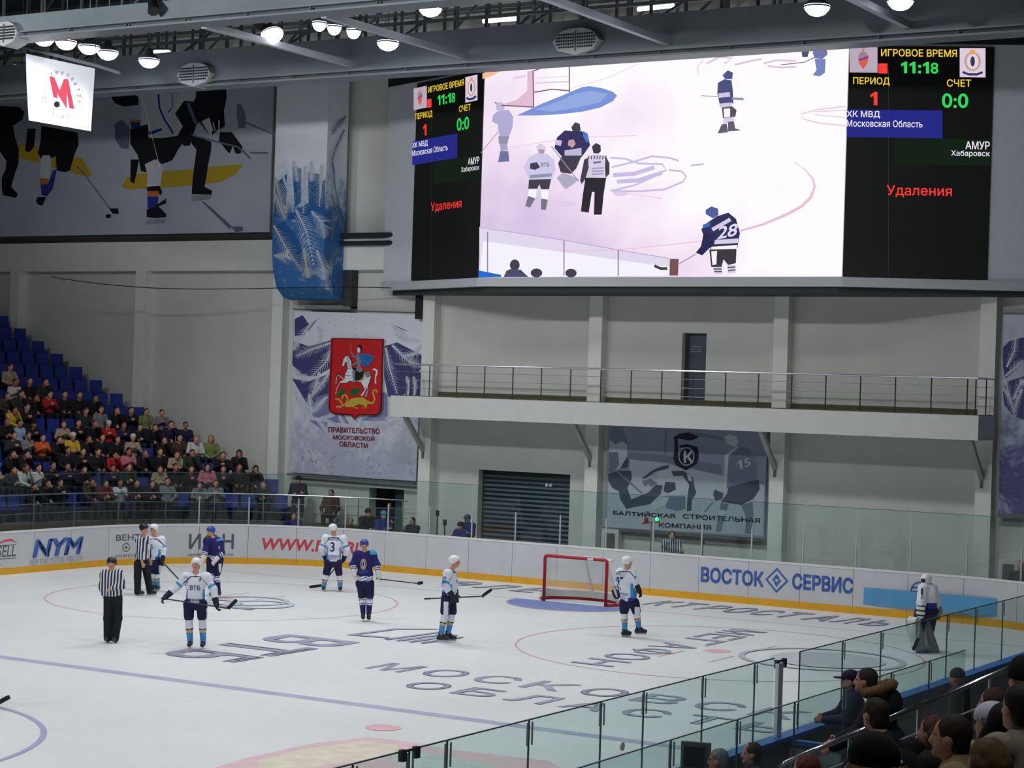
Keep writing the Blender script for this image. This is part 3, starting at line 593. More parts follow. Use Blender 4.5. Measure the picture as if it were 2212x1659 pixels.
# ================================================================== rink boards and glass
BOARD = mat('board_white', (203, 204, 208), 0.45, noise=0.04, nscale=1.5); KICK = mat('kick_yellow', (226, 168, 40), 0.5, noise=0.06); CAPW = mat('cap_white', (222, 224, 224), 0.4); CAPB = mat('cap_blue', (44, 116, 196), 0.4)
CAPT = mat('cap_teal', (62, 92, 112), 0.5); BACKG = mat('board_back_grey', (150, 156, 158), 0.6, noise=0.05)
boards = empty('dasher_boards', (0, YE, 0), 'white rink boards with yellow kick plate around the ice', 'rink boards')
def strip(name, s0, s1, o0, o1, z0, z1, mt, parent, n=3):
    m = MB(); S = np.linspace(s0, s1, n+1); V = []
    for s in S:
        a, _ = on_path(s, o0); b, _ = on_path(s, o1); V += [(*a, z0), (*b, z0), (*b, z1), (*a, z1)]
    Fc = []
    for i in range(n):
        for k in range(4): Fc.append((4*i+k, 4*i+(k+1) % 4, 4*i+4+(k+1) % 4, 4*i+4+k))
    Fc += [(0, 1, 2, 3), (4*n+3, 4*n+2, 4*n+1, 4*n)]; m.add(V, Fc); return m.build(name, mt, parent)
PANEL = 1.5; S_BEG, S_STOP = 7.5, ARC[-1]-0.2
s0 = S_FAR_END + (-7.09+XC) - PANEL*40
edges = [s for s in np.arange(s0, S_STOP+PANEL, PANEL) if S_BEG < s < S_STOP]
# the near boards have a gate where the penalty box opens
GATE0, GATE1 = S_NEAR+(YC-5.15), S_NEAR+(YC-3.55)
for a, b in zip(edges[:-1], edges[1:]):
    near = a > S_NEAR-3; n = 2 if (a > S_FAR_END and b < S_END_NEAR) or b < ARC[43-1] else 4
    strip('board_panel', a+0.006, b-0.006, 0.0, 0.05, 0.19, 1.16, BOARD if not near else BOARD, boards, n)
    strip('kick_plate', a+0.003, b-0.003, -0.012, 0.05, 0.0, 0.19, KICK, boards, n)
    strip('cap_rail', a, b, -0.01, 0.09, 1.16, 1.215, CAPW, boards, n)
    strip('ledge', a, b, 0.09, 0.30 if near else 0.2, 1.165, 1.225 if near else 1.2, CAPB if near else CAPT, boards, n)
    if near: strip('back_panel', a, b, 0.16, 0.2, 0.0, 1.16, BACKG, boards, n)
# lettering on the boards
_S = np.linspace(S_BEG, S_END_NEAR+8, 900); _SX = project([(*on_path(s)[0], 0.65) for s in _S])[:, 0]
def s_of_px(x, y): return float(np.interp(x, _SX, _S))
def z_of_px(x, y):
    p, _ = on_path(s_of_px(x, y)); d = ray(x, y); t = np.linalg.norm(p-CAM[:2])/np.linalg.norm(d[:2]); return float(CAM[2]+d[2]*t)
def board_print(name, V2, Fc, x0, x1, y0, y1, mt, off=0.005, lay=None):
    """unit-square shape V2 bent onto the boards between photo columns x0..x1 and rows y0(top)..y1(bottom)"""
    sa, sb_ = s_of_px(x0, 0), s_of_px(x1, 0); xm = (x0+x1)/2; z1, z0 = z_of_px(xm, y0), z_of_px(xm, y1)
    V = []
    for i, (u, v) in enumerate(V2):
        q, _ = on_path(sa+(sb_-sa)*u, -off-(0.0005*lay[i] if lay is not None else 0)); V.append((*q, z0+(z1-z0)*v))
    m = MB(); m.add(V, Fc); return m.build(name, mt, boards, recalc=False)
def board_text(txt, x0, x1, y0, y1, mt, bold=0.0, shear=0.0, name='lettering'):
    V, Fc, lay = text2d(txt, bold, shear); return board_print(name, V, Fc, x0, x1, y0, y1, mt, 0.005, lay)
def board_poly(pts, x0, x1, y0, y1, mt, off=0.005, name='emblem'):
    P = [(u, 1-v) for u, v in pts]; tr = tessellate_polygon([[Vector((a, b, 0)) for a, b in P]]); return board_print(name, P, [tuple(t) for t in tr], x0, x1, y0, y1, mt, off)
BLUEI = mat('print_blue', (72, 104, 176), 0.5); REDI = mat('print_red', (206, 72, 84), 0.5); GREYI = mat('print_grey', (96, 98, 104), 0.5); PALEI = mat('print_pale', (168, 170, 178), 0.5); BLKI = mat('print_black', (60, 62, 68), 0.5)
board_text('SELL', -6, 34, 1178, 1203, GREYI, 0.01, 0.15)
board_poly([(0, 0.75), (0.35, 0.2), (0.7, 0.1), (1, 0.9), (0.7, 0.45), (0.35, 0.5), (0, 1)], -6, 37, 1163, 1176, REDI)
for yy in (1177, 1206): board_poly([(0, 0), (1, 0), (1, 1), (0, 1)], -6, 34, yy, yy+1.5, GREYI)
board_text('L', -6, 4, 1214, 1221, REDI, 0.03, 0.2)
board_text('NYM', 70, 180, 1162, 1201, BLUEI, 0.11, 0.2); board_text('NEW YORK MOTORS–MOSCOW', 66, 179, 1203, 1216, PALEI, 0.0)
board_text('ВЕНТА', 250, 318, 1154, 1167, GREYI, 0.03); board_text('комплект', 250, 318, 1197, 1203, GREYI, 0.0)
board_poly([(0.5+0.5*math.cos(t), 0.5+0.5*math.sin(t)) for t in np.linspace(0, 6.28, 18)], 264, 281, 1173, 1192, GREYI); board_poly([(0.5+0.5*math.cos(t), 0.5+0.5*math.sin(t)) for t in np.linspace(0, 6.28, 18)], 266, 279, 1175, 1190, BOARD, 0.008)
board_poly([(0.5+0.5*math.cos(t), 0.5+0.5*math.sin(t)) for t in np.linspace(0, 6.28, 6)], 269, 276, 1179, 1186, GREYI, 0.011)
board_text('И', 408, 434, 1153, 1186, GREYI, 0.04); board_text('Н', 480, 505, 1153, 1186, GREYI, 0.04); board_text('О', 440, 474, 1153, 1186, mat('print_green', (76, 120, 70), 0.5), 0.04)
board_text('ЦИФРОВОЙ ЦЕНТР', 407, 505, 1194, 1202, GREYI, 0.02)
board_text('WWW.FHR.RU', 566, 790, 1166, 1192, REDI, 0.07, 0.18)
board_text('ВОСТОК', 1514, 1650, 1229, 1263, BLUEI, 0.085); board_text('СЕРВИС', 1711, 1843, 1243, 1278, BLUEI, 0.085)
# diamond emblem between the two words
dia = lambda r: [(0.5, 0.5-r), (0.5+r, 0.5), (0.5, 0.5+r), (0.5-r, 0.5)]
board_poly(dia(0.5), 1653, 1703, 1226, 1281, BLUEI); board_poly(dia(0.39), 1653, 1703, 1226, 1281, BOARD, 0.008)
for q in ([(0.3, 0.5), (0.5, 0.25), (0.62, 0.4), (0.55, 0.5), (0.48, 0.42), (0.38, 0.56)], [(0.7, 0.5), (0.5, 0.76), (0.38, 0.6), (0.45, 0.5), (0.52, 0.58), (0.62, 0.44)]): board_poly(q, 1653, 1703, 1226, 1281, BLUEI, 0.011)
SKY = mat('print_sky', (92, 160, 206), 0.5, noise=0.08)
board_poly([(0, 0.02), (1, 0), (1, 0.98), (0, 1)], 1866, 2155, 1280, 1318, SKY)
board_text('ВТБ', 2018, 2085, 1286, 1318, BLUEI, 0.03, 0.1)
for k in range(3): board_poly([(0.1, 0.2+0.25*k), (0.9, 0.1+0.25*k), (0.9, 0.2+0.25*k), (0.1, 0.3+0.25*k)], 1966, 2004, 1262, 1296, BLUEI, 0.008)
board_poly([(0.5+0.5*math.cos(t), 0.5+0.5*math.sin(t)) for t in np.linspace(1.2, 5.2, 18)]+[(0.5+0.42*math.cos(t), 0.5+0.42*math.sin(t)) for t in np.linspace(5.2, 1.2, 18)], 1966, 2012, 1256, 1300, BLUEI, 0.008)

# ---- glass
G_END = glass('rink_glass', (0.86, 0.93, 0.92)); G_EDGE = mat('glass_edge', (70, 96, 92), 0.3); WHITEP = mat('post_white', (220, 222, 222), 0.4)
def pane(parent, s_a, s_b, z0, z1, off=0.13, t=0.014, n=1):
    strip('pane', s_a+0.012, s_b-0.012, off, off+t, z0, z1, G_END, parent, n)
gl_end = empty('end_glass', (0, YE, 1.2), 'tall protective glass above the end boards and far corner', 'rink glass')
for a, b in zip(edges[:-1], edges[1:]):
    if b > S_NEAR-2.2: break
    n = 2 if (a > S_FAR_END-0.1 and b < S_END_NEAR+0.1) else 3
    pane(gl_end, a, b, 1.2, 2.77, n=n)
    strip('top_edge', a+0.012, b-0.012, 0.128, 0.146, 2.77, 2.782, G_EDGE, gl_end, n)
    q, nn = on_path(b, 0.137); 
    if b > S_FAR_END-6: m = MB(); m.bar((*q, 1.2), (*q, 2.05), 0.03, 0.04); m.build('post', mat('post_grey', (176, 180, 180), 0.4), gl_end)
# near glass, lower, clamped joints
gl_near = empty('side_glass', (X0, 4, 1.2), 'low protective glass along the near boards in the foreground', 'rink glass')
CLAMP = mat('clamp_steel', (150, 160, 160), 0.4); CLAMPD = mat('clamp_dark', (46, 50, 58), 0.5)
ys = [float(at_x(x, y, X0+0.13)[1]) for x, y in ((620, 1672), (761, 1646), (883, 1612), (965, 1594), (1142, 1550), (1298, 1511), (1390, 1487), (1518, 1456), (1630, 1428), (1672, 1418))]
ys2 = [float(at_x(x, y, X0+0.13)[1]) for x, y in ((1727, 1403), (1820, 1380), (1903, 1358), (2046, 1321), (2107, 1306), (2166, 1292), (2290, 1262))]
NX = X0+0.13
def near_pane(par, y0, y1, z0, z1, X=NX): m = MB(); m.box((X, y0+0.01, z0), (X+0.014, y1-0.01, z1)); m.build('pane', G_END, par)
def joint(par, y, z0, z1, X=NX):
    m = MB(); m.box((X-0.002, y-0.006, z0), (X+0.016, y+0.006, z1)); m.build('joint_strip', G_EDGE, par)
    m = MB(); m.box((X+0.014, y-0.06, z1-0.26), (X+0.024, y-0.038, z1-0.02)); m.box((X+0.014, y+0.038, z1-0.26), (X+0.024, y+0.06, z1-0.02)); m.build('clamp', CLAMP, par)
for grp in (ys, ys2):
    for a, b in zip(grp[:-1], grp[1:]):
        near_pane(gl_near, a, b, 1.21, 2.25)
        m = MB(); m.box((NX-0.002, a+0.01, 2.25), (NX+0.016, b-0.01, 2.262)); m.build('top_edge', G_EDGE, gl_near)
    for y in grp[1:-1]: joint(gl_near, y, 1.21, 2.25)
m = MB(); m.box((NX, ys2[0]-0.006, 1.2), (NX+0.016, ys2[0]+0.006, 2.26)); m.build('end_edge', mat('edge_dark', (40, 48, 50), 0.4), gl_near)
def clamp_pair(y, z, X=NX):
    m = MB(); m.box((X-0.02, y-0.15, z-0.09), (X+0.03, y-0.08, z+0.02)); m.box((X-0.02, y+0.08, z-0.09), (X+0.03, y+0.15, z+0.02)); m.bar((X, y-0.1, z), (X, y+0.1, z), 0.02, 0.02); m.build('door_clamp', CLAMPD, gl_near)
clamp_pair(float(at_x(884, 1612, NX)[1]), 2.25); clamp_pair(float(at_x(1686, 1420, NX)[1]), 2.2)
yp = float(at_x(1680, 1430, NX)[1]); m = MB(); m.box((NX, yp-0.075, 0.95), (NX+0.05, yp+0.075, 2.18)); m.build('door_post', mat('door_post_white', (240, 242, 242), 0.5), gl_near)
m = MB(); m.lathe(at_x(1342, 1612, NX+0.02), (1, 0, 0), [(0, 0), (0.045, 0), (0.05, 0.02), (0, 0.025)], 14); m.build('round_sticker', WHITEP, gl_near)
# second glass behind the benches
gl_back = empty('bench_glass', (16.9, 1, 1.2), 'lower glass screen behind the officials bench in the foreground', 'bench glass')
yb = [float(at_x(x, y, 16.9)[1]) for x, y in ((1240, 1672), (1448, 1600), (1592, 1557), (1716, 1516), (1822, 1484), (1925, 1450), (2007, 1423), (2085, 1398))]
for a, b in zip(yb[:-1], yb[1:]):
    m = MB(); m.box((16.9, a+0.01, 0.55), (16.914, b-0.01, 2.25)); m.build('pane', G_END, gl_back)
    m = MB(); m.box((16.898, a+0.01, 2.25), (16.916, b-0.01, 2.26)); m.build('top_edge', G_EDGE, gl_back)
for y in yb[1:-1]: joint(gl_back, y, 0.55, 2.25, 16.9)
m = MB(); m.box((16.85, yb[0], 0.0), (16.95, yb[-1], 0.56)); m.build('base_wall', BACKG, gl_back)
# penalty box partition walls with blue caps
def partition(y, x0, x1, label, z=1.1):
    r = empty('bench_partition', ((x0+x1)/2, y, 0), label, 'partition', 'bench partitions by the near boards')
    m = MB(); m.box((x0, y-0.03, 0), (x1, y+0.03, z)); m.build('panel', BACKG, r)
    m = MB(); m.box((x0, y-0.06, z), (x1, y+0.06, z+0.06)); m.build('cap', CAPB, r)
    return r
partition(4.35, 15.35, 16.8, 'grey bench partition with blue cap beside the white door post'); partition(1.9, 15.35, 16.8, 'grey bench partition with blue cap behind the seated officials')

# ================================================================== balcony
BALC_F = 30.75
bz0, bz1 = 4.67, 5.32
balc = empty('balcony', (0, 31.6, bz0), 'white concrete balcony crossing the end wall under the scoreboard', 'balcony')
m = MB(); m.box((-9.38, BALC_F, bz0), (9.27, PIL_Y+0.02, bz1)); m.build('slab', mat('balcony_white', (196, 197, 193), 0.7, noise=0.04), balc)
m = MB(); m.box((-9.3, BALC_F+0.2, bz1), (9.2, WALL_Y, bz1+0.02)); m.build('deck', mat('balcony_deck', (96, 92, 78), 0.8), balc)
m = MB(); m.box((-9.2, WALL_Y-0.03, bz1+0.02), (9.2, WALL_Y, bz1+0.16)); m.build('skirting', mat('skirting', (92, 88, 70), 0.8), balc)
for x in (-9, -3, 3, 9):
    m = MB(); m.bar((x-0.05, BALC_F+0.35, bz0+0.02), (x-0.05, PIL_Y+0.02, bz0-1.05), 0.13, 0.13); m.build('brace', mat('brace_white', (170, 172, 168), 0.6), balc)
    m = MB(); m.box((x-0.09, PIL_Y-0.03, bz0-1.3), (x-0.01, PIL_Y, bz0-0.95)); m.build('brace_plate', mat('plate', (110, 112, 110), 0.6), balc)
CHROME = mat('stainless_steel', (190, 192, 194), 0.22, metal=1.0); POST = mat('rail_post', (84, 82, 78), 0.4, metal=0.7)
rail = empty('balcony_railing', (0, BALC_F+0.1, bz1), 'thin stainless steel railing along the balcony front', 'railing')
RY = BALC_F+0.08; rz = 6.3
pxs = [866, 927, 986, 1046, 1107, 1168.7, 1231.7, 1297, 1362.6, 1429, 1496.6, 1566.7, 1638, 1709.7, 1783.4, 1858.3, 1934, 2011.6, 2089.5]
pX = [float(at_y(x, 850, RY)[0]) for x in pxs]+[9.15]
for x in pX: m = MB(); m.tube([(x, RY, bz1), (x, RY, rz)], 0.018, 6); m.build('post', POST, rail)
m = MB(); m.tube([(-9.3, WALL_Y-0.1, rz), (-9.3, RY, rz), (9.2, RY, rz), (9.2, WALL_Y-0.4, rz)], 0.026, 8); m.build('hand_rail', CHROME, rail)
for dz in (0.25, 0.5, 0.75):
    m = MB(); m.tube([(-9.2, RY, bz1+dz), (9.15, RY, bz1+dz)], 0.009, 6); m.build('mid_rail', CHROME, rail)
    for sx in (-9.25, 9.17): m = MB(); m.tube([(sx, RY, bz1+dz), (sx, WALL_Y-0.35, bz1+dz)], 0.009, 6); m.build('mid_rail', CHROME, rail)
for sx in (-9.25, 9.17): m = MB(); m.tube([(sx, WALL_Y-0.9, bz1), (sx, WALL_Y-0.9, rz)], 0.018, 6); m.build('post', POST, rail)

# ---- doors and gate
m = MB(); m.box((-0.2, WALL_Y+0.25, 5.3), (0.5, WALL_Y+0.3, 7.44)); d1 = m.build('door_1', mat('door_slate', (70, 82, 94), 0.5)); tag(d1, 'slate grey door opening onto the balcony', 'door', kind='structure')
p = Print((0, WALL_Y+0.25, 0), (0, -1, 0)); p.stroke(cp('C7', [(1405, 1172), (1475, 1172), (1475, 1212), (1405, 1212)]), 1.3, mat('sign_pale', (160, 166, 170), 0.6), 1, closed=True); p.text('ВЫХОД', *cp('C7', [(1412, 1202), (1468, 1202), (1412, 1186)]), mat('sign_pale', (160, 166, 170), 0.6), 1, 0.01); p.build('door_sign', d1)
m = MB(); m.box((-0.26, WALL_Y+0.02, 5.3), (-0.2, WALL_Y+0.3, 7.44)); m.build('door_frame', mat('frame_grey', (118, 118, 112), 0.7), d1)
m = MB(); m.tube([(0.42, WALL_Y+0.24, 6.3), (0.42, WALL_Y+0.19, 6.3), (0.3, WALL_Y+0.19, 6.3)], 0.012, 6); m.build('door_handle', CHROME, d1)
SHUT = mat('shutter_slat', (70, 82, 90), 0.4, metal=0.3)
gate = empty('door_2', (-5.55, WALL_Y+0.3, 0), 'dark grey roller shutter gate in the end wall', 'gate', kind='structure')
m = MB(); m.add([(-7.15, WALL_Y+0.26, 0.005), (-3.95, WALL_Y+0.26, 0.005), (-3.95, WALL_Y+0.235, 0.07), (-3.95, WALL_Y+0.26, 0.135), (-7.15, WALL_Y+0.26, 0.135), (-7.15, WALL_Y+0.235, 0.07)], [(0, 1, 2, 5), (5, 2, 3, 4), (1, 0, 5, 4), (1, 3, 2), (0, 4, 3, 1)])
s0_ = m.build('slat', SHUT, gate)
for k in range(1, 22): c = s0_.copy(); COL.objects.link(c); c.location.z += 0.14*k
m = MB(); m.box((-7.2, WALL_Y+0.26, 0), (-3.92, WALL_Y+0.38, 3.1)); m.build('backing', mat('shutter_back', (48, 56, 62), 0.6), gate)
m = MB(); m.lathe((-4.86, WALL_Y+0.22, 2.72), (0, -1, 0), [(0, 0.02), (0.05, 0.02), (0.06, 0)], 12); m.lathe((-4.72, WALL_Y+0.22, 2.72), (0, -1, 0), [(0, 0.02), (0.05, 0.02), (0.06, 0)], 12); m.build('vent_disc', WHITEP, gate)
m = MB(); m.box((-10.55, WALL_Y+0.36, 0), (-10.0, WALL_Y+0.42, 2.3)); d3 = m.build('door_3', mat('door_teal', (66, 88, 96), 0.5)); tag(d3, 'teal grey door leaf folded open in the low doorway', 'door', kind='structure')

# ================================================================== banners and emblems on the wall
FROST_W, FROST_B, FROST_V = mat('frost_white', (196, 202, 214), 0.7), mat('frost_blue', (36, 92, 150), 0.7), mat('frost_violet', (66, 62, 120), 0.7)
def frost_base(name, cA, cB, cC, scale, axis=2, z0=0, z1=1):
    m = bpy.data.materials.new(name); m.use_nodes = True; nt = m.node_tree; b = nt.nodes['Principled BSDF']; b.inputs['Roughness'].default_value = 0.75
    tc = nt.nodes.new('ShaderNodeTexCoord'); n = nt.nodes.new('ShaderNodeTexNoise'); n.inputs['Scale'].default_value = scale; n.inputs['Detail'].default_value = 7; n.inputs['Roughness'].default_value = 0.68; n.inputs['Distortion'].default_value = 1.2
    n2 = nt.nodes.new('ShaderNodeTexNoise'); n2.inputs['Scale'].default_value = scale*7; n2.inputs['Detail'].default_value = 5
    sx = nt.nodes.new('ShaderNodeSeparateXYZ'); mr = nt.nodes.new('ShaderNodeMapRange'); mr.inputs['From Min'].default_value = z0; mr.inputs['From Max'].default_value = z1; mr.inputs['To Min'].default_value = -0.22; mr.inputs['To Max'].default_value = 0.3
    for q in (n, n2): nt.links.new(tc.outputs['Object'], q.inputs['Vector'])
    nt.links.new(tc.outputs['Object'], sx.inputs[0]); nt.links.new(sx.outputs[axis], mr.inputs['Value'])
    a = nt.nodes.new('ShaderNodeMath'); a.operation = 'ADD'; nt.links.new(n.outputs['Fac'], a.inputs[0]); nt.links.new(mr.outputs[0], a.inputs[1])
    a2 = nt.nodes.new('ShaderNodeMath'); a2.operation = 'MULTIPLY_ADD'; a2.inputs[1].default_value = 0.35; nt.links.new(n2.outputs['Fac'], a2.inputs[0]); nt.links.new(a.outputs[0], a2.inputs[2])
    r = nt.nodes.new('ShaderNodeValToRGB'); nt.links.new(a2.outputs[0], r.inputs[0]); cr = r.color_ramp
    cr.elements[0].position = 0.5; cr.elements[0].color = (*lin(cA), 1); cr.elements[1].position = 0.86; cr.elements[1].color = (*lin(cC), 1); k = cr.elements.new(0.66); k.color = (*lin(cB), 1)
    nt.links.new(r.outputs[0], b.inputs['Base Color']); return m
# region banner with coat of arms
bn = empty('crest_banner', (-11.9, 32.3, 2.65), 'frost patterned banner with red coat of arms between two pilasters', 'banner')
B1 = Print((0, 32.3, 0), (0, -1, 0))
m = MB(); m.prism([B1.hit(*q) for q in ((637, 672), (915, 680), (898, 1040), (625, 1020))], (0, 0.03, 0)); m.build('cloth', frost_base('frost_cloth_violet', (176, 180, 200), (204, 208, 220), (220, 224, 232), 0.55, 2, 0, 5.3), bn)
VD = mat('frost_dark_violet', (64, 66, 118), 0.7); VM = mat('frost_mid_violet', (118, 124, 164), 0.7); VL = mat('frost_pale', (206, 210, 222), 0.7)
def cz(pts): return cp('C6', pts)
for pts in ([(310, 960), (370, 930), (420, 1000), (380, 1090), (310, 1090)], [(300, 1130), (420, 1170), (600, 1120), (600, 1330), (480, 1400), (330, 1400), (290, 1300)], [(1000, 1170), (1100, 1140), (1290, 1240), (1290, 1330), (1140, 1560), (1030, 1560), (1000, 1400)], [(290, 1420), (420, 1440), (580, 1380), (580, 1560), (480, 1640), (420, 1640)], [(1160, 1400), (1280, 1370), (1290, 1560), (1160, 1560)]): B1.poly(cz(pts), VD, 1)
for pts in ([(330, 1060), (420, 1050), (480, 970), (520, 940)], [(1060, 1000), (1130, 1040), (1200, 1060)]): B1.poly(cz(pts), VM, 1)
fr = [([(450, 980), (330, 1130), (300, 1200)], 16), ([(600, 1140), (450, 1190), (310, 1250)], 20), ([(600, 1160), (560, 1280), (430, 1420)], 22), ([(300, 1330), (350, 1400), (410, 1430)], 16), ([(500, 1370), (470, 1480), (400, 1650)], 20), ([(580, 1370), (520, 1460), (440, 1560)], 14), ([(290, 1470), (340, 1580), (400, 1659)], 14),
      ([(480, 1010), (520, 1060), (500, 1150)], 14), ([(1010, 1180), (1040, 1330), (1100, 1540)], 18), ([(1060, 1160), (1180, 1280), (1290, 1330)], 20), ([(1290, 1150), (1240, 1230), (1140, 1250)], 14), ([(1080, 1080), (1160, 1120), (1280, 1130)], 12), ([(1060, 1010), (1110, 1060), (1160, 1080)], 8), ([(1180, 1560), (1190, 1460), (1170, 1400)], 9), ([(1230, 1560), (1240, 1470), (1225, 1400)], 9)]
for i, (pts, h) in enumerate(fr): B1.feather(cz(pts), h*0.75, VL, 2, 20, 2.2, i)
d2 = lambda pts: cp('D2', pts)
for pts in ([(480, 60), (590, 30), (600, 180), (470, 230), (430, 180)], [(990, 20), (1025, 40), (1025, 200), (1000, 260), (820, 240), (960, 180)], [(420, 240), (560, 260), (560, 360), (500, 300)], [(560, 230), (680, 190), (730, 270), (620, 260)]): B1.poly(d2(pts), VM, 1)
fr = [([(420, 40), (430, 130), (440, 190)], 14), ([(560, 60), (500, 120), (440, 190)], 14), ([(300, 40), (370, 130), (430, 200)], 16), ([(650, 200), (690, 280), (700, 290)], 14), ([(740, 190), (780, 270), (800, 290)], 12), ([(1120, 220), (1040, 250), (830, 260)], 18), ([(1150, 230), (1080, 300), (990, 370)], 16), ([(980, 330), (960, 430), (910, 480)], 14), ([(470, 220), (530, 290), (570, 360)], 14), ([(990, 340), (1020, 420), (1070, 500)], 16), ([(1200, 260), (1140, 330), (1080, 370)], 12)]
for i, (pts, h) in enumerate(fr): B1.feather(d2(pts), h*0.75, VL, 2, 18, 2.2, 50+i)
FK = mat('frost_fleck', (150, 150, 176), 0.7); rr = random.Random(5)
for k in range(90):
    x, y = rr.uniform(330, 1230), rr.uniform(400, 660)
    if y > 470+0.18*(x-300)-60: B1.poly(d2([(x, y), (x+rr.uniform(6, 26), y+rr.uniform(-20, 14)), (x+rr.uniform(0, 12), y+rr.uniform(8, 18))]), FK, 2)
for k in range(60): x, y = rr.uniform(470, 1290), rr.uniform(930, 1090); B1.poly(cz([(x, y), (x+rr.uniform(4, 9), y+2), (x+3, y+rr.uniform(4, 9))]), FK, 2)
B1.build('frost_print', bn)
m = MB(); m.bar(B1.hit(634, 668)+np.array([0, -0.03, 0]), B1.hit(918, 676)+np.array([0, -0.03, 0]), 0.04, 0.04); m.build('top_rod', mat('rod', (110, 112, 114), 0.4, metal=0.5), bn)
m = MB(); m.bar(B1.hit(622, 1024)+np.array([0, -0.04, 0]), B1.hit(898, 1045)+np.array([0, -0.04, 0]), 0.06, 0.07); m.build('bottom_rod', mat('rod_dark', (104, 108, 108), 0.5), bn)
# coat of arms: raised red shield and its charges
SHIELD = mat('shield_red', (196, 30, 34), 0.5); ed = np.array([0, -0.06, 0])
m = MB(); sh = [(718, 731), (829, 733), (824, 885), (820, 892), (812, 896), (775, 896), (767, 905), (760, 896), (722, 893), (715, 888), (712, 880)]
m.prism([B1.hit(*q)+np.array([0, -0.08, 0]) for q in sh], (0, 0.05, 0)); m.build('shield', SHIELD, bn)
B2 = Print((0, 32.22, 0), (0, -1, 0)); g = lambda pts: [(700+x*140/1222, 720+y*190/1659) for x, y in pts]
HW, HB, BLK, GOLD, GRNC, SILV = mat('charge_white', (222, 224, 228), 0.5), mat('charge_blue', (40, 110, 180), 0.5), mat('charge_black', (24, 24, 30), 0.5), mat('charge_gold', (190, 168, 60), 0.5), mat('charge_green', (20, 100, 50), 0.5), mat('charge_grey', (120, 132, 144), 0.5)
B2.stroke([(q[0], q[1]) for q in sh], 2.6, mat('shield_edge', (70, 12, 18), 0.5), 1, closed=True)
B2.poly(g([(300, 1090), (350, 1040), (410, 1050), (390, 1120), (330, 1190), (240, 1160)]), GRNC, 2); B2.poly(g([(510, 1060), (570, 1020), (700, 1060), (640, 1130), (560, 1170), (540, 1200), (500, 1140)]), GRNC, 2)
B2.stroke(g([(340, 1240), (360, 1170), (410, 1160), (450, 1230), (420, 1330), (300, 1390), (230, 1380)]), 4, GOLD, 3); B2.poly(g([(420, 1330), (500, 1240), (620, 1210), (740, 1210), (820, 1270), (900, 1300), (920, 1340), (820, 1330), (800, 1420), (740, 1350), (640, 1340), (560, 1390), (400, 1390)]), GOLD, 3)
B2.stroke(g([(860, 1310), (930, 1310), (960, 1240), (930, 1140), (930, 1080), (980, 1060), (1000, 1120)]), 3.6, GOLD, 3); B2.stroke(g([(220, 1240), (280, 1240), (330, 1300), (350, 1340)]), 3.5, GOLD, 3)
B2.poly(g([(580, 1395), (650, 1400), (650, 1420), (560, 1415)]), GOLD, 3); B2.poly(g([(720, 1395), (755, 1400), (750, 1420), (725, 1415)]), GOLD, 3)
B2.poly(g([(360, 480), (420, 410), (470, 420), (530, 520), (540, 640), (700, 700), (850, 720), (900, 800), (880, 900), (840, 1000), (850, 1080), (800, 1200), (760, 1215), (820, 1060), (760, 980), (790, 1080), (720, 1190), (680, 1185), (760, 1060), (700, 930), (620, 920), (480, 910), (430, 950), (320, 940), (250, 1070), (240, 1170), (210, 1160), (230, 1040), (310, 910), (360, 880), (270, 810), (250, 880), (245, 970), (220, 970), (215, 880), (250, 780), (290, 780), (380, 850), (390, 780), (440, 660), (430, 560), (390, 560), (380, 630), (335, 610), (350, 560)]), BLK, 3)
B2.poly(g([(368, 490), (420, 425), (460, 430), (515, 525), (525, 640), (560, 720), (700, 760), (840, 740), (890, 810), (868, 895), (828, 1000), (840, 1080), (795, 1195), (772, 1205), (832, 1060), (750, 960), (700, 920), (620, 908), (480, 898), (430, 935), (312, 930), (242, 1065), (234, 1155), (216, 1150), (238, 1040), (315, 905), (378, 878), (272, 795), (258, 800), (240, 880), (238, 960), (224, 958), (224, 880), (258, 785), (290, 790), (388, 868), (400, 780), (452, 665), (440, 545), (400, 545), (375, 620), (342, 603), (357, 560)]), HW, 4)
B2.poly(g([(705, 930), (770, 960), (800, 1060), (730, 1180), (690, 1180), (775, 1060)]), HW, 4)
B2.poly(g([(905, 680), (960, 658), (1010, 690), (1020, 740), (985, 830), (990, 960), (960, 940), (965, 800), (985, 740), (965, 700)]), HW, 4)
B2.ellipse(*g([(655, 800)])[0], 13, 12, BLK, 5); B2.stroke(g([(600, 905), (690, 890), (750, 830), (765, 740)]), 2.2, GOLD, 6)
B2.poly(g([(530, 720), (600, 690), (590, 780), (585, 930), (545, 935), (560, 830)]), SILV, 6); B2.poly(g([(760, 720), (870, 720), (890, 810), (810, 840), (780, 800)]), SILV, 6)
B2.poly(g([(640, 380), (700, 390), (710, 520), (690, 620), (740, 710), (680, 740), (610, 700), (640, 580), (520, 610), (510, 590), (630, 540), (600, 450), (560, 470), (530, 390), (500, 350), (515, 330), (590, 450)]), SILV, 6); B2.poly(g([(630, 290), (660, 260), (700, 290), (700, 350), (640, 370)]), HW, 6); B2.poly(g([(640, 240), (680, 200), (720, 250), (720, 360), (695, 360), (690, 290)]), BLK, 7)
B2.poly(g([(650, 400), (720, 390), (870, 395), (960, 460), (900, 530), (860, 600), (800, 640), (720, 590), (700, 500)]), HB, 7); B2.stroke(g([(515, 180), (515, 340)]), 1.2, GOLD, 6)
for a, b in (((760, 480), (870, 520)), ((740, 520), (820, 620)), ((780, 440), (930, 470))): B2.stroke(g([a, b]), 1.2, mat('charge_navy', (24, 60, 110), 0.5), 8)
for a, b in (((440, 440), (500, 640)), ((400, 790), (510, 800)), ((440, 660), (530, 660))): B2.stroke(g([a, b]), 1.6, SILV, 8)
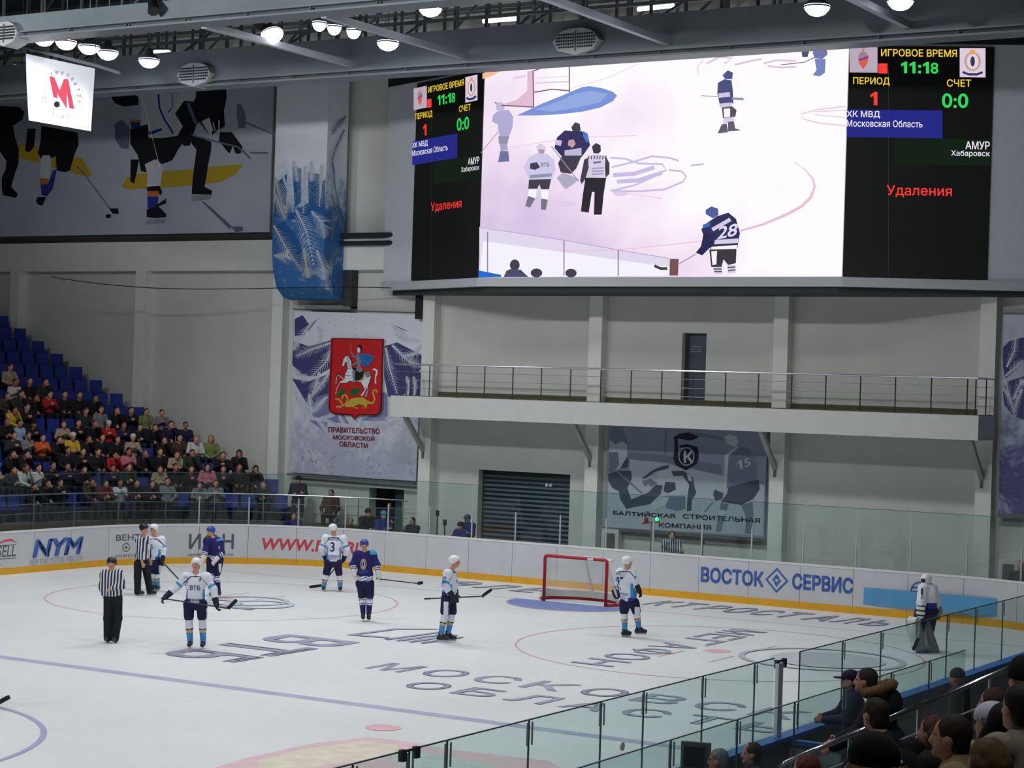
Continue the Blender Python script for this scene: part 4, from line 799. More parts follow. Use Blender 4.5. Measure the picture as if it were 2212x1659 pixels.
B2.build('charges', bn)
CRIM = mat('letter_crimson', (132, 30, 44), 0.5)
B3 = Print((0, 32.29, 0), (0, -1, 0)); dd = lambda *a: cp('D2', a)
for t, x0, x1, yb, h in (('ПРАВИТЕЛЬСТВО', 570, 965, 340, 42), ('МОСКОВСКОЙ', 606, 925, 394, 42), ('ОБЛАСТИ', 655, 872, 450, 40)):
    B3.text(t, *dd((x0, yb-6), (x1, yb+8), (x0, yb-6-h)), CRIM, 3, 0.05)
B3.build('lettering', bn)
# blue frost cover of the wall duct
CX0, CX1, CY0, CY1 = -15.62, -13.3, 30.9, 32.1
cz0 = float(at_y(650, 645, 31.2)[2]); ctop = 16.0
col = empty('frost_duct_cover', ((CX0+CX1)/2, 31.6, cz0), 'tall blue and white frost patterned fabric duct hanging beside the scoreboard', 'duct')
CYF = 31.1; cxl, cxr = float(at_y(592, 400, CYF)[0]), float(at_y(704, 400, CYF)[0]); cyb = float(at_x(748, 400, cxr)[1]); cyb = min(cyb, WALL_Y-0.02)
prof = [(CYF, ctop), (CYF, cz0+1.6), (CYF+0.08, cz0+0.9), (CYF+0.3, cz0+0.35), (CYF+0.7, cz0+0.05), (cyb, cz0), (cyb, ctop)]
m = MB(); m.prism([(cxl, y, z) for y, z in prof], (cxr-cxl, 0, 0)); m.build('cover', frost_base('frost_cloth_blue', (50, 108, 170), (172, 194, 216), (226, 230, 238), 0.7, 2, 2.4, 4.8), col)
B4 = Print((0, CYF, 0), (0, -1, 0)); FB = mat('frost_deep_blue', (28, 88, 150), 0.7); FL = mat('frost_light', (186, 198, 212), 0.7); FM = mat('frost_sand', (186, 188, 182), 0.7)
c2 = lambda pts: cp('C2', pts)
for pts in ([(160, 1420), (250, 1340), (250, 1500), (230, 1659), (160, 1640)], [(290, 1280), (360, 1300), (360, 1560), (310, 1600)], [(410, 1330), (500, 1340), (500, 1640), (420, 1630)], [(520, 1400), (545, 1380), (545, 1659), (510, 1640)]): B4.poly(c2(pts), FB, 1)
for pts in ([(150, 60), (240, 150), (320, 120), (420, 60), (540, 20), (540, 200), (440, 150), (330, 190), (230, 200), (150, 170)], [(150, 240), (230, 210), (310, 300), (360, 400), (380, 560), (300, 480), (200, 340)]): B4.poly(cp('C6', pts), FB, 1)
for i, (t, pts, h) in enumerate([('C2', [(160, 1370), (190, 1500), (240, 1640)], 24), ('C2', [(220, 1360), (270, 1500), (300, 1640)], 18), ('C2', [(390, 1280), (385, 1450), (375, 1650)], 26), ('C2', [(520, 1270), (510, 1400), (500, 1600)], 24), ('C2', [(300, 1240), (320, 1310), (330, 1400)], 18), ('C2', [(440, 1240), (440, 1330), (440, 1400)], 16), ('C6', [(160, 0), (200, 100), (240, 200)], 18), ('C6', [(320, 120), (400, 280), (460, 560)], 36), ('C6', [(440, 130), (520, 220), (540, 340)], 24), ('C6', [(150, 240), (250, 420), (370, 600)], 24), ('C6', [(480, 430), (530, 560), (540, 660)], 22), ('C6', [(150, 470), (230, 480), (260, 470)], 22), ('C6', [(380, 420), (400, 560), (420, 640)], 20)]):
    B4.feather(cp(t, pts), h*0.75, FL if i % 3 else FM, 2, 18, 2.4, 80+i)
B4.build('front_print', col)
B5 = Print((cxr, 0, 0), (1, 0, 0))
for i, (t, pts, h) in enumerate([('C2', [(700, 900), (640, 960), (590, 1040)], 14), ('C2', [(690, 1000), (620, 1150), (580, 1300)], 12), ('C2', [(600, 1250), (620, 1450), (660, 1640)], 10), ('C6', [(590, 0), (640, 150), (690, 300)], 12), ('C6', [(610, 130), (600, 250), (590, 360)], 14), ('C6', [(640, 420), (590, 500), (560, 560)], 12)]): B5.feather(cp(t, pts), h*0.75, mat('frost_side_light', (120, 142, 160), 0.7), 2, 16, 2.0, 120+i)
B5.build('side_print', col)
m = MB(); m.box((cxr+0.02, WALL_Y-0.35, cz0-0.25), (cxr+0.34, WALL_Y, cz0+2.0)); o = m.build('back_box', mat('box_dark', (60, 62, 62), 0.7), col)
m = MB(); m.box((cxl+0.6, WALL_Y-0.4, cz0-0.3), (cxr+0.34, WALL_Y, cz0-0.2)); m.build('back_tray', mat('tray_grey', (120, 122, 120), 0.6), col)
# hockey mural, upper left
mu = empty('hockey_mural', (-22, 32.2, 10.55), 'large dim printed mural of hockey legs and sticks, upper left', 'mural')
MY = 32.24
z_m0 = 10.6; m = MB(); m.box((-33, MY, z_m0), (-15.5, MY+0.06, 16.6)); m.build('sheet', mat('mural_ice', (186, 192, 206), 0.8, noise=0.12, nscale=0.35), mu)
M1 = Print((0, MY, 0), (0, -1, 0)); ga = lambda pts: [(x*300/1464, 190+y*340/1659) for x, y in pts]; gb = lambda pts: [(250+x*350/1659, 180+y*350/1659) for x, y in pts]
MK, MW, MYL, MBL, MOR, MGR, MSH = mat('mural_black', (16, 16, 26), 0.8), mat('mural_white', (210, 214, 224), 0.8), mat('mural_yellow', (196, 164, 44), 0.8), mat('mural_blue', (40, 54, 150), 0.8), mat('mural_orange', (206, 120, 50), 0.8), mat('mural_grey', (104, 108, 132), 0.8), mat('mural_shadow', (112, 118, 140), 0.8)
M1.poly(ga([(190, 600), (260, 590), (400, 620), (420, 790), (210, 745)]), MYL, 1); M1.poly(ga([(540, 690), (600, 690), (600, 850), (545, 840)]), MYL, 1); M1.poly(ga([(760, 720), (860, 740), (960, 890), (960, 940), (740, 890)]), MYL, 1)
M1.poly(gb([(120, 960), (220, 930), (500, 900), (800, 880), (1240, 830), (1300, 840), (1230, 930), (1080, 1010), (600, 1060), (120, 1090), (60, 1060)]), MYL, 1)
M1.poly(ga([(0, 190), (200, 200), (260, 250), (240, 330), (140, 400), (160, 520), (200, 640), (200, 790), (160, 900), (120, 1040), (190, 1120), (170, 1160), (30, 1130), (20, 1050), (20, 950), (60, 860), (70, 770), (0, 670)]), MK, 2); M1.poly(ga([(290, 430), (380, 430), (360, 620), (310, 680), (265, 660), (280, 540)]), MK, 2)
M1.poly(ga([(440, 400), (820, 470), (830, 600), (780, 720), (740, 870), (690, 890), (600, 870), (590, 720), (540, 740), (430, 740), (400, 690), (430, 560)]), MK, 2); M1.poly(ga([(450, 710), (530, 710), (540, 800), (520, 960), (420, 950), (430, 800)]), MW, 3); M1.poly(ga([(420, 950), (520, 960), (510, 1010), (425, 1020)]), MOR, 3)
M1.poly(ga([(430, 1020), (510, 1010), (560, 870), (600, 860), (560, 1060), (500, 1140), (440, 1130)]), MBL, 3); M1.poly(ga([(400, 1150), (490, 1150), (450, 1240), (400, 1230), (380, 1190)]), MK, 4)
M1.stroke(ga([(820, 830), (900, 920), (1040, 1110), (1160, 1270)]), 2.5, MGR, 3); M1.poly(ga([(1150, 1270), (1250, 1270), (1255, 1330), (1190, 1325)]), MK, 4); M1.ellipse(*ga([(1145, 1352)])[0], 6, 4.5, MK, 4)
M1.poly(ga([(1140, 10), (1280, 10), (1290, 60), (1460, 60), (1460, 180), (1300, 195), (1210, 160), (1170, 90)]), MK, 2); M1.poly(ga([(1210, 380), (1280, 330), (1370, 420), (1360, 640), (1280, 640), (1215, 540)]), MGR, 2)
M1.poly(gb([(160, 100), (420, 100), (640, 110), (690, 60), (820, 60), (830, 180), (700, 180), (610, 320), (680, 430), (660, 530), (600, 560), (520, 500), (330, 560), (150, 400), (260, 390), (260, 150)]), MW, 2)
M1.stroke(gb([(440, 110), (450, 250), (500, 370), (560, 460), (590, 520)]), 4, MBL, 3); M1.stroke(gb([(580, 110), (580, 250), (540, 300)]), 2, MBL, 3); M1.poly(gb([(330, 500), (470, 460), (480, 480), (360, 530)]), MBL, 3); M1.poly(gb([(150, 400), (250, 400), (260, 450), (170, 470)]), MBL, 3); M1.poly(gb([(145, 375), (260, 380), (255, 405), (150, 410)]), MOR, 3); M1.poly(gb([(820, 70), (880, 70), (880, 170), (820, 180)]), MBL, 3)
M1.poly(gb([(150, 470), (330, 420), (340, 560), (480, 560), (620, 540), (700, 520), (690, 610), (640, 680), (580, 790), (470, 830), (420, 780), (300, 840), (320, 910), (260, 900), (230, 740), (150, 620)]), MK, 3); M1.poly(gb([(155, 780), (240, 780), (220, 900), (190, 1030), (150, 1000)]), MK, 3)
M1.poly(gb([(700, 180), (800, 190), (860, 60), (1130, 50), (1140, 140), (1110, 280), (1120, 440), (1000, 520), (960, 530), (860, 400), (830, 420), (760, 640), (700, 640), (620, 560), (690, 440), (610, 310)]), MK, 3); M1.poly(gb([(880, 390), (960, 350), (1000, 480), (970, 540)]), MW, 4); M1.poly(gb([(720, 200), (760, 200), (840, 410), (810, 420)]), MGR, 4)
M1.poly(gb([(760, 520), (980, 600), (980, 680), (950, 820), (930, 960), (910, 1060), (990, 1100), (980, 1140), (780, 1135), (790, 980), (810, 820), (830, 680), (780, 620)]), MK, 4); M1.poly(gb([(780, 1150), (1000, 1140), (960, 1190), (780, 1210)]), mat('mural_blade', (150, 154, 160), 0.8), 4)
M1.stroke(gb([(780, 530), (1000, 590), (1250, 650), (1300, 690), (1380, 770)]), 3.5, MGR, 5); M1.poly(gb([(1070, 500), (1190, 500), (1300, 650), (1280, 720), (1230, 720), (1200, 640), (1170, 720), (1130, 680), (1060, 590)]), MK, 4); M1.stroke(gb([(1000, 400), (1020, 490), (1060, 480), (1060, 380)]), 2.5, MW, 5)
M1.poly(gb([(300, 830), (400, 780), (490, 840), (460, 1050), (320, 1060), (330, 940)]), MW, 4); M1.poly(gb([(320, 1060), (450, 1050), (480, 1110), (460, 1150), (430, 1100), (325, 1110)]), MK, 5); M1.poly(gb([(325, 1105), (440, 1100), (440, 1155), (330, 1160)]), MOR, 5); M1.poly(gb([(325, 1160), (440, 1160), (430, 1250), (380, 1290), (330, 1280)]), MBL, 5); M1.poly(gb([(320, 1290), (400, 1270), (430, 1240), (520, 1180), (520, 1230), (440, 1260), (520, 1340), (520, 1370), (420, 1380), (320, 1370)]), MK, 6); M1.poly(gb([(310, 1400), (520, 1390), (500, 1430), (310, 1445)]), mat('mural_blade', (150, 154, 160), 0.8), 5)
M1.stroke(gb([(890, 1210), (1000, 1310), (1180, 1480)]), [3, 6, 8], MGR, 3); M1.poly(gb([(1180, 1465), (1300, 1465), (1310, 1510), (1230, 1525)]), MGR, 3); M1.poly(gb([(1240, 210), (1290, 220), (1335, 330), (1330, 460), (1260, 460), (1240, 330)]), MSH, 2); M1.stroke(gb([(1330, 400), (1640, 530)]), 3, MSH, 2); M1.stroke(gb([(1380, 710), (1560, 715)]), 4, MSH, 2)
M1.build('print', mu)
# building company banner below the balcony
bk = empty('player_banner', (0, 32.3, 1.6), 'grey blue banner with hockey players and dark shield emblem under the balcony', 'banner')
m = MB(); m.box((-2.57, 32.35, 1.6), (2.6, 32.38, 4.64)); m.build('cloth', mat('banner_greyblue', (134, 146, 164), 0.75, noise=0.06, nscale=0.7), bk)
m = MB(); m.box((-2.62, 32.33, 1.5), (2.64, 32.4, 1.6)); m.build('bottom_bar', mat('bar_grey', (92, 98, 98), 0.6), bk)
Q = Print((0, 32.35, 0), (0, -1, 0)); h = lambda pts: [(1300+x*370/2212, 910+y*270/1614) for x, y in pts]
QL, QM, QD, QX, QP = mat('print_ice', (172, 182, 192), 0.75), mat('print_mid', (112, 124, 144), 0.75), mat('print_deep', (72, 82, 98), 0.75), mat('print_ink', (24, 22, 48), 0.7), mat('print_light', (182, 190, 200), 0.75)
Q.poly(h([(360, 490), (820, 540), (1540, 700), (2100, 820), (2080, 1480), (70, 1370), (80, 760), (360, 760)]), QL, 1)
Q.poly(h([(340, 400), (820, 440), (1540, 560), (1540, 690), (820, 530), (340, 490)]), QM, 1); Q.stroke(h([(830, 120), (810, 520)]), 4, QM, 2); Q.stroke(h([(1110, 150), (1570, 225)]), 7, QM, 2)
Q.poly(h([(100, 240), (180, 300), (260, 260), (330, 300), (330, 450), (240, 600), (140, 650), (90, 600)]), QP, 2); Q.poly(h([(110, 90), (260, 90), (330, 290), (260, 260), (180, 300), (110, 220)]), QM, 3); Q.poly(h([(95, 400), (210, 400), (230, 560), (140, 660), (95, 650)]), QM, 3)
Q.poly(h([(85, 680), (200, 640), (260, 640), (380, 640), (390, 740), (330, 860), (380, 1000), (400, 1110), (320, 1130), (240, 1010), (220, 900), (140, 860), (85, 770)]), QD, 3); Q.poly(h([(240, 600), (330, 460), (350, 520), (330, 600)]), QD, 3); Q.stroke(h([(190, 640), (400, 820), (520, 930)]), 3.5, QM, 4); Q.poly(h([(210, 1020), (320, 1130), (300, 1170), (220, 1090)]), QP, 4)
Q.poly(h([(720, 640), (860, 570), (900, 690), (1050, 710), (1130, 830), (1120, 930), (1050, 900), (980, 960), (830, 930), (790, 800), (720, 760)]), QP, 3); Q.poly(h([(520, 740), (660, 630), (780, 580), (870, 560), (860, 610), (700, 650), (560, 740)]), QD, 3); Q.poly(h([(520, 770), (640, 740), (720, 800), (640, 850), (600, 810), (560, 850)]), QM, 3)
Q.poly(h([(900, 640), (1060, 640), (1180, 720), (1200, 850), (1220, 920), (1160, 1030), (1160, 1150), (1100, 1160), (1110, 960), (1130, 820), (1050, 700), (930, 710)]), QD, 4); Q.poly(h([(380, 1010), (600, 920), (700, 820), (790, 830), (760, 940), (620, 1070), (400, 1110)]), QD, 3); Q.poly(h([(820, 780), (950, 790), (960, 880), (860, 930), (800, 900)]), QD, 4); Q.poly(h([(820, 960), (1080, 960), (1080, 1130), (980, 1160), (830, 1120)]), QM, 3); Q.poly(h([(640, 1070), (820, 980), (880, 970), (830, 1080), (700, 1150)]), QP, 4); Q.poly(h([(1100, 680), (1160, 700), (1170, 780), (1120, 760)]), QP, 5)
Q.poly(h([(1580, 200), (1640, 170), (1740, 190), (1770, 270), (1720, 330), (1620, 290)]), QP, 2); Q.poly(h([(1620, 420), (1720, 330), (1880, 340), (1980, 460), (2000, 600), (1990, 750), (1900, 800), (1640, 850), (1580, 900), (1590, 600)]), QM, 2); Q.poly(h([(1590, 440), (1740, 320), (1770, 330), (1640, 450), (1610, 900), (1570, 920)]), QP, 3); Q.poly(h([(1640, 850), (2030, 750), (2040, 880), (1960, 1000), (1800, 1080), (1540, 1040), (1620, 930)]), QD, 3); Q.poly(h([(1460, 880), (1570, 930), (1560, 1000), (1470, 1030), (1440, 950)]), QD, 3)
Q.poly(h([(1540, 1050), (1640, 1070), (1600, 1180), (1540, 1430), (1470, 1420), (1510, 1200)]), QM, 3); Q.poly(h([(1800, 1080), (1950, 1040), (1960, 1200), (1930, 1460), (1850, 1450), (1870, 1250)]), QM, 3); Q.poly(h([(1500, 1140), (1610, 1150), (1580, 1230), (1510, 1210)]), QP, 4); Q.stroke(h([(1440, 1040), (1330, 1170)]), 2.5, QM, 3)
Q.text('15', *h([(1760, 630), (1930, 570), (1740, 520)]), QP, 5, 0.03)
Q.poly(h([(935, 205), (1010, 160), (1110, 145), (1180, 170), (1260, 195), (1200, 235), (1130, 250), (1060, 235), (970, 220)]), QX, 5)
Q.poly(h([(935, 205), (975, 215), (985, 300), (990, 450), (1010, 520), (1080, 575), (1100, 575), (1170, 530), (1195, 460), (1120, 455), (1120, 420), (1190, 400), (1150, 345), (1010, 340), (1005, 310), (1100, 295), (1240, 335), (1255, 460), (1230, 550), (1090, 635), (960, 570), (925, 480), (945, 340)]), QX, 5)
Q.ellipse(*h([(1095, 455)])[0], 17, 20, QP, 6); Q.ellipse(*h([(1095, 455)])[0], 15, 18, QX, 7); Q.text('К', *h([(1062, 540), (1190, 540), (1062, 375)]), QP, 8, 0.06)
Q.text('БАЛТИЙСКАЯ', *h([(150, 1205), (945, 1250), (150, 1140)]), QX, 6, 0.035); Q.text('СТРОИТЕЛЬНАЯ', *h([(1050, 1255), (2045, 1312), (1050, 1195)]), QX, 6, 0.035); Q.text('КОМПАНИЯ', *h([(740, 1365), (1415, 1400), (740, 1305)]), QX, 6, 0.035)
Q.build('print', bk)
# right frost banner
rb = empty('frost_banner', (10.6, 32.3, 2.6), 'violet frost patterned banner at the right edge of the wall', 'banner')
m = MB(); m.box((9.38, 32.32, 2.72), (14.6, 32.35, 8.05)); m.build('cloth', frost_base('frost_cloth_right', (92, 92, 142), (164, 172, 196), (192, 198, 212), 0.6, 2, 0, 6), rb)
m = MB(); m.box((9.36, 32.3, 2.62), (14.6, 32.38, 2.72)); m.build('bottom_rod', mat('rod_dark', (104, 108, 108), 0.5), rb)
m = MB(); m.box((9.36, 32.3, 8.05), (14.6, 32.38, 8.1)); m.build('top_rod', mat('rod_dark', (104, 108, 108), 0.5), rb)
R1 = Print((0, 32.32, 0), (0, -1, 0))
for pts in ([(2050, 1180), (2100, 1130), (2212, 1100), (2212, 1300), (2070, 1420), (2050, 1330)], [(2060, 1450), (2212, 1400), (2212, 1659), (2060, 1620)]): R1.poly(cp('C8', pts), VD, 1)
R1.poly(cp('D4', [(2050, 20), (2130, 0), (2212, 60), (2212, 240), (2120, 200), (2060, 120)]), VD, 1)
for i, (t, pts, h_) in enumerate([('C8', [(2080, 1330), (2140, 1200), (2150, 1090)], 16), ('C8', [(2070, 1400), (2150, 1330), (2212, 1280)], 16), ('C8', [(2110, 1600), (2080, 1480), (2060, 1420)], 14), ('C8', [(2130, 1580), (2180, 1470), (2212, 1430)], 16), ('D4', [(2060, 0), (2110, 100), (2150, 230)], 16), ('D4', [(2200, 0), (2160, 80), (2140, 180)], 14)]): R1.feather(cp(t, pts), h_*0.75, VL, 2, 16, 2.2, 200+i)
R1.build('frost_print', rb)
# pipes, cable and small wall pieces
m = MB(); m.tube([(-13.0, 32.0, 10.42), (-10.2, 32.0, 10.42)], 0.08, 8); o = m.build('service_pipe', TUBEB); tag(o, 'upper dark pipe between frost duct and scoreboard', 'pipe')
m = MB(); m.tube([(-13.0, 32.0, 10.16), (-10.2, 32.0, 10.16)], 0.08, 8); o = m.build('service_pipe', TUBEB); tag(o, 'lower dark pipe between frost duct and scoreboard', 'pipe')
m = MB(); m.box((-9.45, PIL_Y-0.1, 7.75), (-9.22, PIL_Y, 8.9)); o = m.build('cable_duct', mat('black_duct', (20, 20, 30), 0.6)); tag(o, 'black cable duct hanging below the scoreboard corner', 'cable duct')
a = at_y(110, 598, 29.0); b = at_y(845, 622, 31.6); mid = [a+(b-a)*t+np.array([0, 0, -0.45*math.sin(math.pi*t)*(1-t)]) for t in np.linspace(0, 1, 24)]
m = MB(); m.tube(mid, 0.014, 5); o = m.build('slack_cable', mat('cable_black', (30, 30, 32), 0.6)); tag(o, 'thin black cable strung in front of the pilasters', 'cable')
# fire cabinets and goal judge table behind the end glass
def cabinet(x0, x1, z1, label):
    r = empty('wall_cabinet', ((x0+x1)/2, WALL_Y-0.2, 0), label, 'cabinet'); m = MB(); m.box((x0, WALL_Y-0.3, 0.0), (x1, WALL_Y-0.02, z1)); m.build('case', mat('cabinet_white', (206, 208, 204), 0.5), r)
    m = MB(); m.box((x0+0.12, WALL_Y-0.32, 0.25), (x1-0.12, WALL_Y-0.3, z1-0.12)); m.build('grille', mat('grille_grey', (90, 88, 86), 0.5), r); return r
cabinet(-2.62, -2.05, 1.55, 'white floor cabinet with dark grille left of the seated official'); cabinet(9.45, 10.0, 1.5, 'white wall cabinet with dark panel at the right end')

# ================================================================== far stand
STEP = mat('stand_concrete', (92, 94, 94), 0.85, noise=0.1); SEATB = mat('seat_blue', (24, 48, 130), 0.45)
NROW = 17; R0, DR, RISE, FLOOR0 = 9.3, 0.8, 0.44, 1.12
def row_pt(R, s):
    """point on a seat row; s runs from the wall end towards the camera; returns xy and direction to the ice"""
    yw = 31.95; a_end = math.acos(max(-1, min(1, -math.sqrt(max(0, R*R-(yw-YC)**2))/R))); L = R*(math.pi-a_end)
    if s < L:
        a = a_end+s/R; return np.array([-XC+R*math.cos(a), YC+R*math.sin(a)]), np.array([-math.cos(a), -math.sin(a)])
    return np.array([-XC-R, YC-(s-L)]), np.array([1.0, 0.0])
for k in range(NROW):
    Ra, Rb, zf = R0+DR*k-0.38, R0+DR*k+DR-0.38, FLOOR0+RISE*k; V = []; n = 28
    for i in range(n+1):
        s = i*0.82; a, _ = row_pt(Ra, s*Ra/Rb if False else s); b, _ = row_pt(Rb, s); V += [(*a, -0.05), (*b, -0.05), (*b, zf), (*a, zf)]
    m = MB(); Fc = [(4*i+j, 4*i+(j+1) % 4, 4*i+4+(j+1) % 4, 4*i+4+j) for i in range(n) for j in range(4)]+[(0, 1, 2, 3), (4*n+3, 4*n+2, 4*n+1, 4*n)]; m.add(V, Fc)
    o = m.build('floor_tier', STEP); tag(o, 'concrete tier of the far stand', 'stand tier', 'tiers of the far stand', 'structure')
# seats (shared mesh), only those the photo can show
m = MB()
m.prism([(-0.22, 0.20, 0.40), (-0.22, -0.20, 0.36), (-0.22, -0.20, 0.39), (-0.22, 0.20, 0.44)], (0.44, 0, 0)); m.prism([(-0.22, -0.20, 0.36), (-0.22, -0.29, 0.84), (-0.22, -0.26, 0.85), (-0.22, -0.17, 0.40)], (0.44, 0, 0)); m.box((-0.04, -0.24, 0.0), (0.04, -0.16, 0.38)); m.box((-0.2, -0.2, 0.3), (0.2, 0.1, 0.36))
seat_me = make_mesh('stadium_seat', m.v, m.f, [SEATB])
SEATS = []; PITCH_S = 0.52
for k in range(NROW):
    R = R0+DR*k
    for j in range(44):
        s = 0.32+PITCH_S*j; q, d = row_pt(R, s); z = FLOOR0+RISE*k; px = project([(*q, z+1.0)])[0]
        if px[0] < -25: break
        if px[0] > 690: continue
        SEATS.append(dict(k=k, j=j, q=q, d=d, z=z, px=project([(*(q+d*0.02), z+1.17)])[0], top=px))
def rot_of(d): return math.atan2(d[1], d[0])-math.pi/2
def seat_visible(s): return True
SEAT_OBJS = []
# front railing of the stand
fr = empty('stand_railing', (-15, 28, 1.0), 'steel tube railing with posts along the front of the far stand', 'railing')
RR = 8.35; pts = []; posts = []
for s in np.arange(0.3, 16, 0.25): q, _ = row_pt(RR, s); pts.append((*q, 2.02))
RAILM = mat('rail_steel', (178, 184, 184), 0.3, metal=0.8)
m = MB(); m.tube(pts, 0.024, 6); m.build('hand_rail', RAILM, fr)
for dz in (0.28, 0.56, 0.84): m = MB(); m.tube([(x, y, 2.02-dz) for x, y, _ in pts], 0.011, 5); m.build('mid_rail', RAILM, fr)
for s in np.arange(0.5, 16, 1.55): q, _ = row_pt(RR, s); m = MB(); m.tube([(*q, 0.0), (*q, 2.02)], 0.02, 6); m.build('post', RAILM, fr)
m = MB(); n = 40; V = []
for i in range(n+1): a, _ = row_pt(8.5, i*0.5); b, _ = row_pt(8.6, i*0.5); V += [(*a, -0.05), (*b, -0.05), (*b, 1.1), (*a, 1.1)]
m.add(V, [(4*i+j, 4*i+(j+1) % 4, 4*i+4+(j+1) % 4, 4*i+4+j) for i in range(n) for j in range(4)]); o = m.build('wall_stand_front', mat('stand_front', (96, 84, 62), 0.8, noise=0.1)); tag(o, 'low front wall of the far stand', 'wall', kind='structure')

# ================================================================== lamps and ceiling fittings
LAMPG = mat('lamp_housing', (120, 124, 134), 0.4, metal=0.4); LAMPE = emis('lamp_glow', (236, 236, 255), 9.0)
def flood(pos, aim=(0, 0, -1), label=None, group='ceiling floodlights', power=FLOOD_POWER, r=0.31, size=2.3, blend=0.6):
    pos = np.asarray(pos, float); ax = unit(aim); rt = empty('floodlight', pos, label or 'round ceiling floodlight over the ice outside the picture', 'lamp', group)
    m = MB(); m.lathe(pos-ax*0.34, ax, [(0.0, 0), (0.09, 0.0), (0.12, 0.12), (r*0.8, 0.22), (r, 0.34), (r*0.96, 0.34), (r*0.9, 0.31)], 16); m.build('reflector', LAMPG, rt, smooth=True)
    m = MB(); m.lathe(pos-ax*0.05, ax, [(r*0.93, 0.0), (r*0.86, 0.1), (r*0.6, 0.19), (r*0.3, 0.23), (0.0, 0.24)], 16); m.build('lens', LAMPE, rt, smooth=True)
    m = MB(); m.tube([pos-ax*0.34, pos*np.array([1, 1, 0])+np.array([0, 0, 18.62])], 0.014, 6); m.build('hanger', LAMPG, rt)
    l = bpy.data.lights.new('floodlight_beam', 'SPOT'); l.energy = power; l.spot_size = size; l.spot_blend = blend; l.shadow_soft_size = 0.3; l.color = (0.96, 0.985, 1.0)
    lo = bpy.data.objects.new('floodlight_beam', l); COL.objects.link(lo); lo.parent = rt; lo.location = tuple(ax*0.3); lo.rotation_euler = Vector(ax).to_track_quat('-Z', 'Y').to_euler()
    return rt
for i, (x, y) in enumerate(((95, 85), (143, 93), (192, 103), (233, 115))): flood(at_y(x, y, 20.0+0.25*i), label='%s of the four bright floodlights in a row above the white flag' % ('first from the left', 'second from the left', 'third from the left', 'rightmost')[i], group='floodlights above the white flag', power=FLOOD_POWER*0.6)
flood(at_y(322, 132, 21.8), label='single bright floodlight beside the left perforated loudspeaker')
flood(at_y(588, 76, 20.3), (0.45, -0.2, -0.85), label='tilted theatre floodlight near the top centre left')
flood(at_y(838, 94, 22.5), label='small floodlight just above the near girder')
flood(at_y(1765, 17, 21.5), label='left of the two floodlights above the right score display'); flood(at_y(1945, 4, 21.5), label='right of the two floodlights above the right score display')
for i, x in enumerate((690, 722, 764)): flood(at_y(x, 52+i*8, 21.0), label='%s lamp of the short row of three between the girders' % ('left', 'middle', 'right')[i], group='three lamps between the girders', power=FLOOD_POWER*0.4, r=0.2)
for X in (-10.5, -3.5, 3.5, 10.5):
    for Y in (12, 5, -2, -9, -16): flood((X, Y, 14.2), (-0.02*X, 0, -1))
for X in (-1.5, 4.5): flood((X, 20.5, 14.9), group='ceiling floodlights')
for X, Y in ((19.5, -4), (22.5, -11)): flood((X, Y, 14.2), label='added fill floodlight brightening the near stand', power=FLOOD_POWER*1.1)  # unseen lamps added so the foreground people are not too dark
for X in (-15, -9, -2, 6): flood((X, 10.0, 14.2), (-0.04, 0.99, -0.05), 'added fill floodlight over the ice brightening the end wall', 'added fill floodlights for the end wall', FLOOD_POWER*2.6, size=1.5, blend=1.0)  # unseen fill lamps, added to brighten the end wall and scoreboard flanks
TUBEE = emis('tube_glow', (255, 252, 226), 4.0)
for (x0, y0, x1, y1, lab) in ((1044, 46, 1119, 40, 'fluorescent tube light left of the pale beam near the top'), (1378, 20, 1455, 12, 'fluorescent tube light right of the pale beam near the top'), (30, 144, 62, 143, 'fluorescent tube light behind the white flag'), (333, 113, 366, 113, 'short fluorescent tube light above the left loudspeaker')):
    a, b = at_y(x0, y0, 27.0), at_y(x1, y1, 27.0); r = empty('tube_light', (a+b)/2, lab, 'lamp', 'fluorescent tube lights')
    m = MB(); m.tube([a, b], 0.06, 8); m.build('tube', TUBEE, r); m = MB(); m.bar(a+np.array([0, 0, 0.1]), b+np.array([0, 0, 0.1]), 0.14, 0.06); m.build('casing', LAMPG, r); m = MB(); m.tube([(a+b)/2+np.array([0, 0, 0.1]), ((a+b)/2)*np.array([1, 1, 0])+np.array([0, 0, 18.5])], 0.015, 5); m.build('hanger', STEELD, r)
# perforated loudspeakers on the girders
def speaker(px, py, Y, wd, hh, label):
    c = at_y(px, py, Y); r = empty('loudspeaker', c, label, 'loudspeaker', 'perforated loudspeakers on the girders'); m = MB()
    prof = [(-1, 0), (-0.7, 0.55), (-0.3, 0.75), (0.3, 0.75), (0.7, 0.55), (1, 0), (0.75, -0.55), (0.0, -0.85), (-0.75, -0.55)]
    m.prism([c+np.array([u*wd/2, 0, v*hh/2]) for u, v in prof], (0, 0.5, 0)); m.build('cabinet', mat('speaker_grey', (170, 174, 176), 0.45), r)
    h0 = None
    for j in range(5):
        for i in range(17):
            u = -0.8+1.6*i/16; v = -0.35+0.75*j/4
            if abs(u)+abs(v)*0.6 > 0.95 or abs(u) < 0.03: continue
            if h0 is None: mm = MB(); mm.lathe(c+np.array([0, -0.012, 0]), (0, 1, 0), [(0, 0), (0.028, 0), (0.028, 0.01)], 6); h0 = mm.build('grille_hole', mat('hole_dark', (34, 34, 38), 0.7), r); q = h0
            else: q = h0.copy(); COL.objects.link(q)
            q.location = (u*wd/2, 0, v*hh/2)
    m = MB(); m.box(c+np.array([-0.015, -0.02, -hh*0.3]), c+np.array([0.015, 0, hh*0.3])); m.build('seam', STEELD, r)
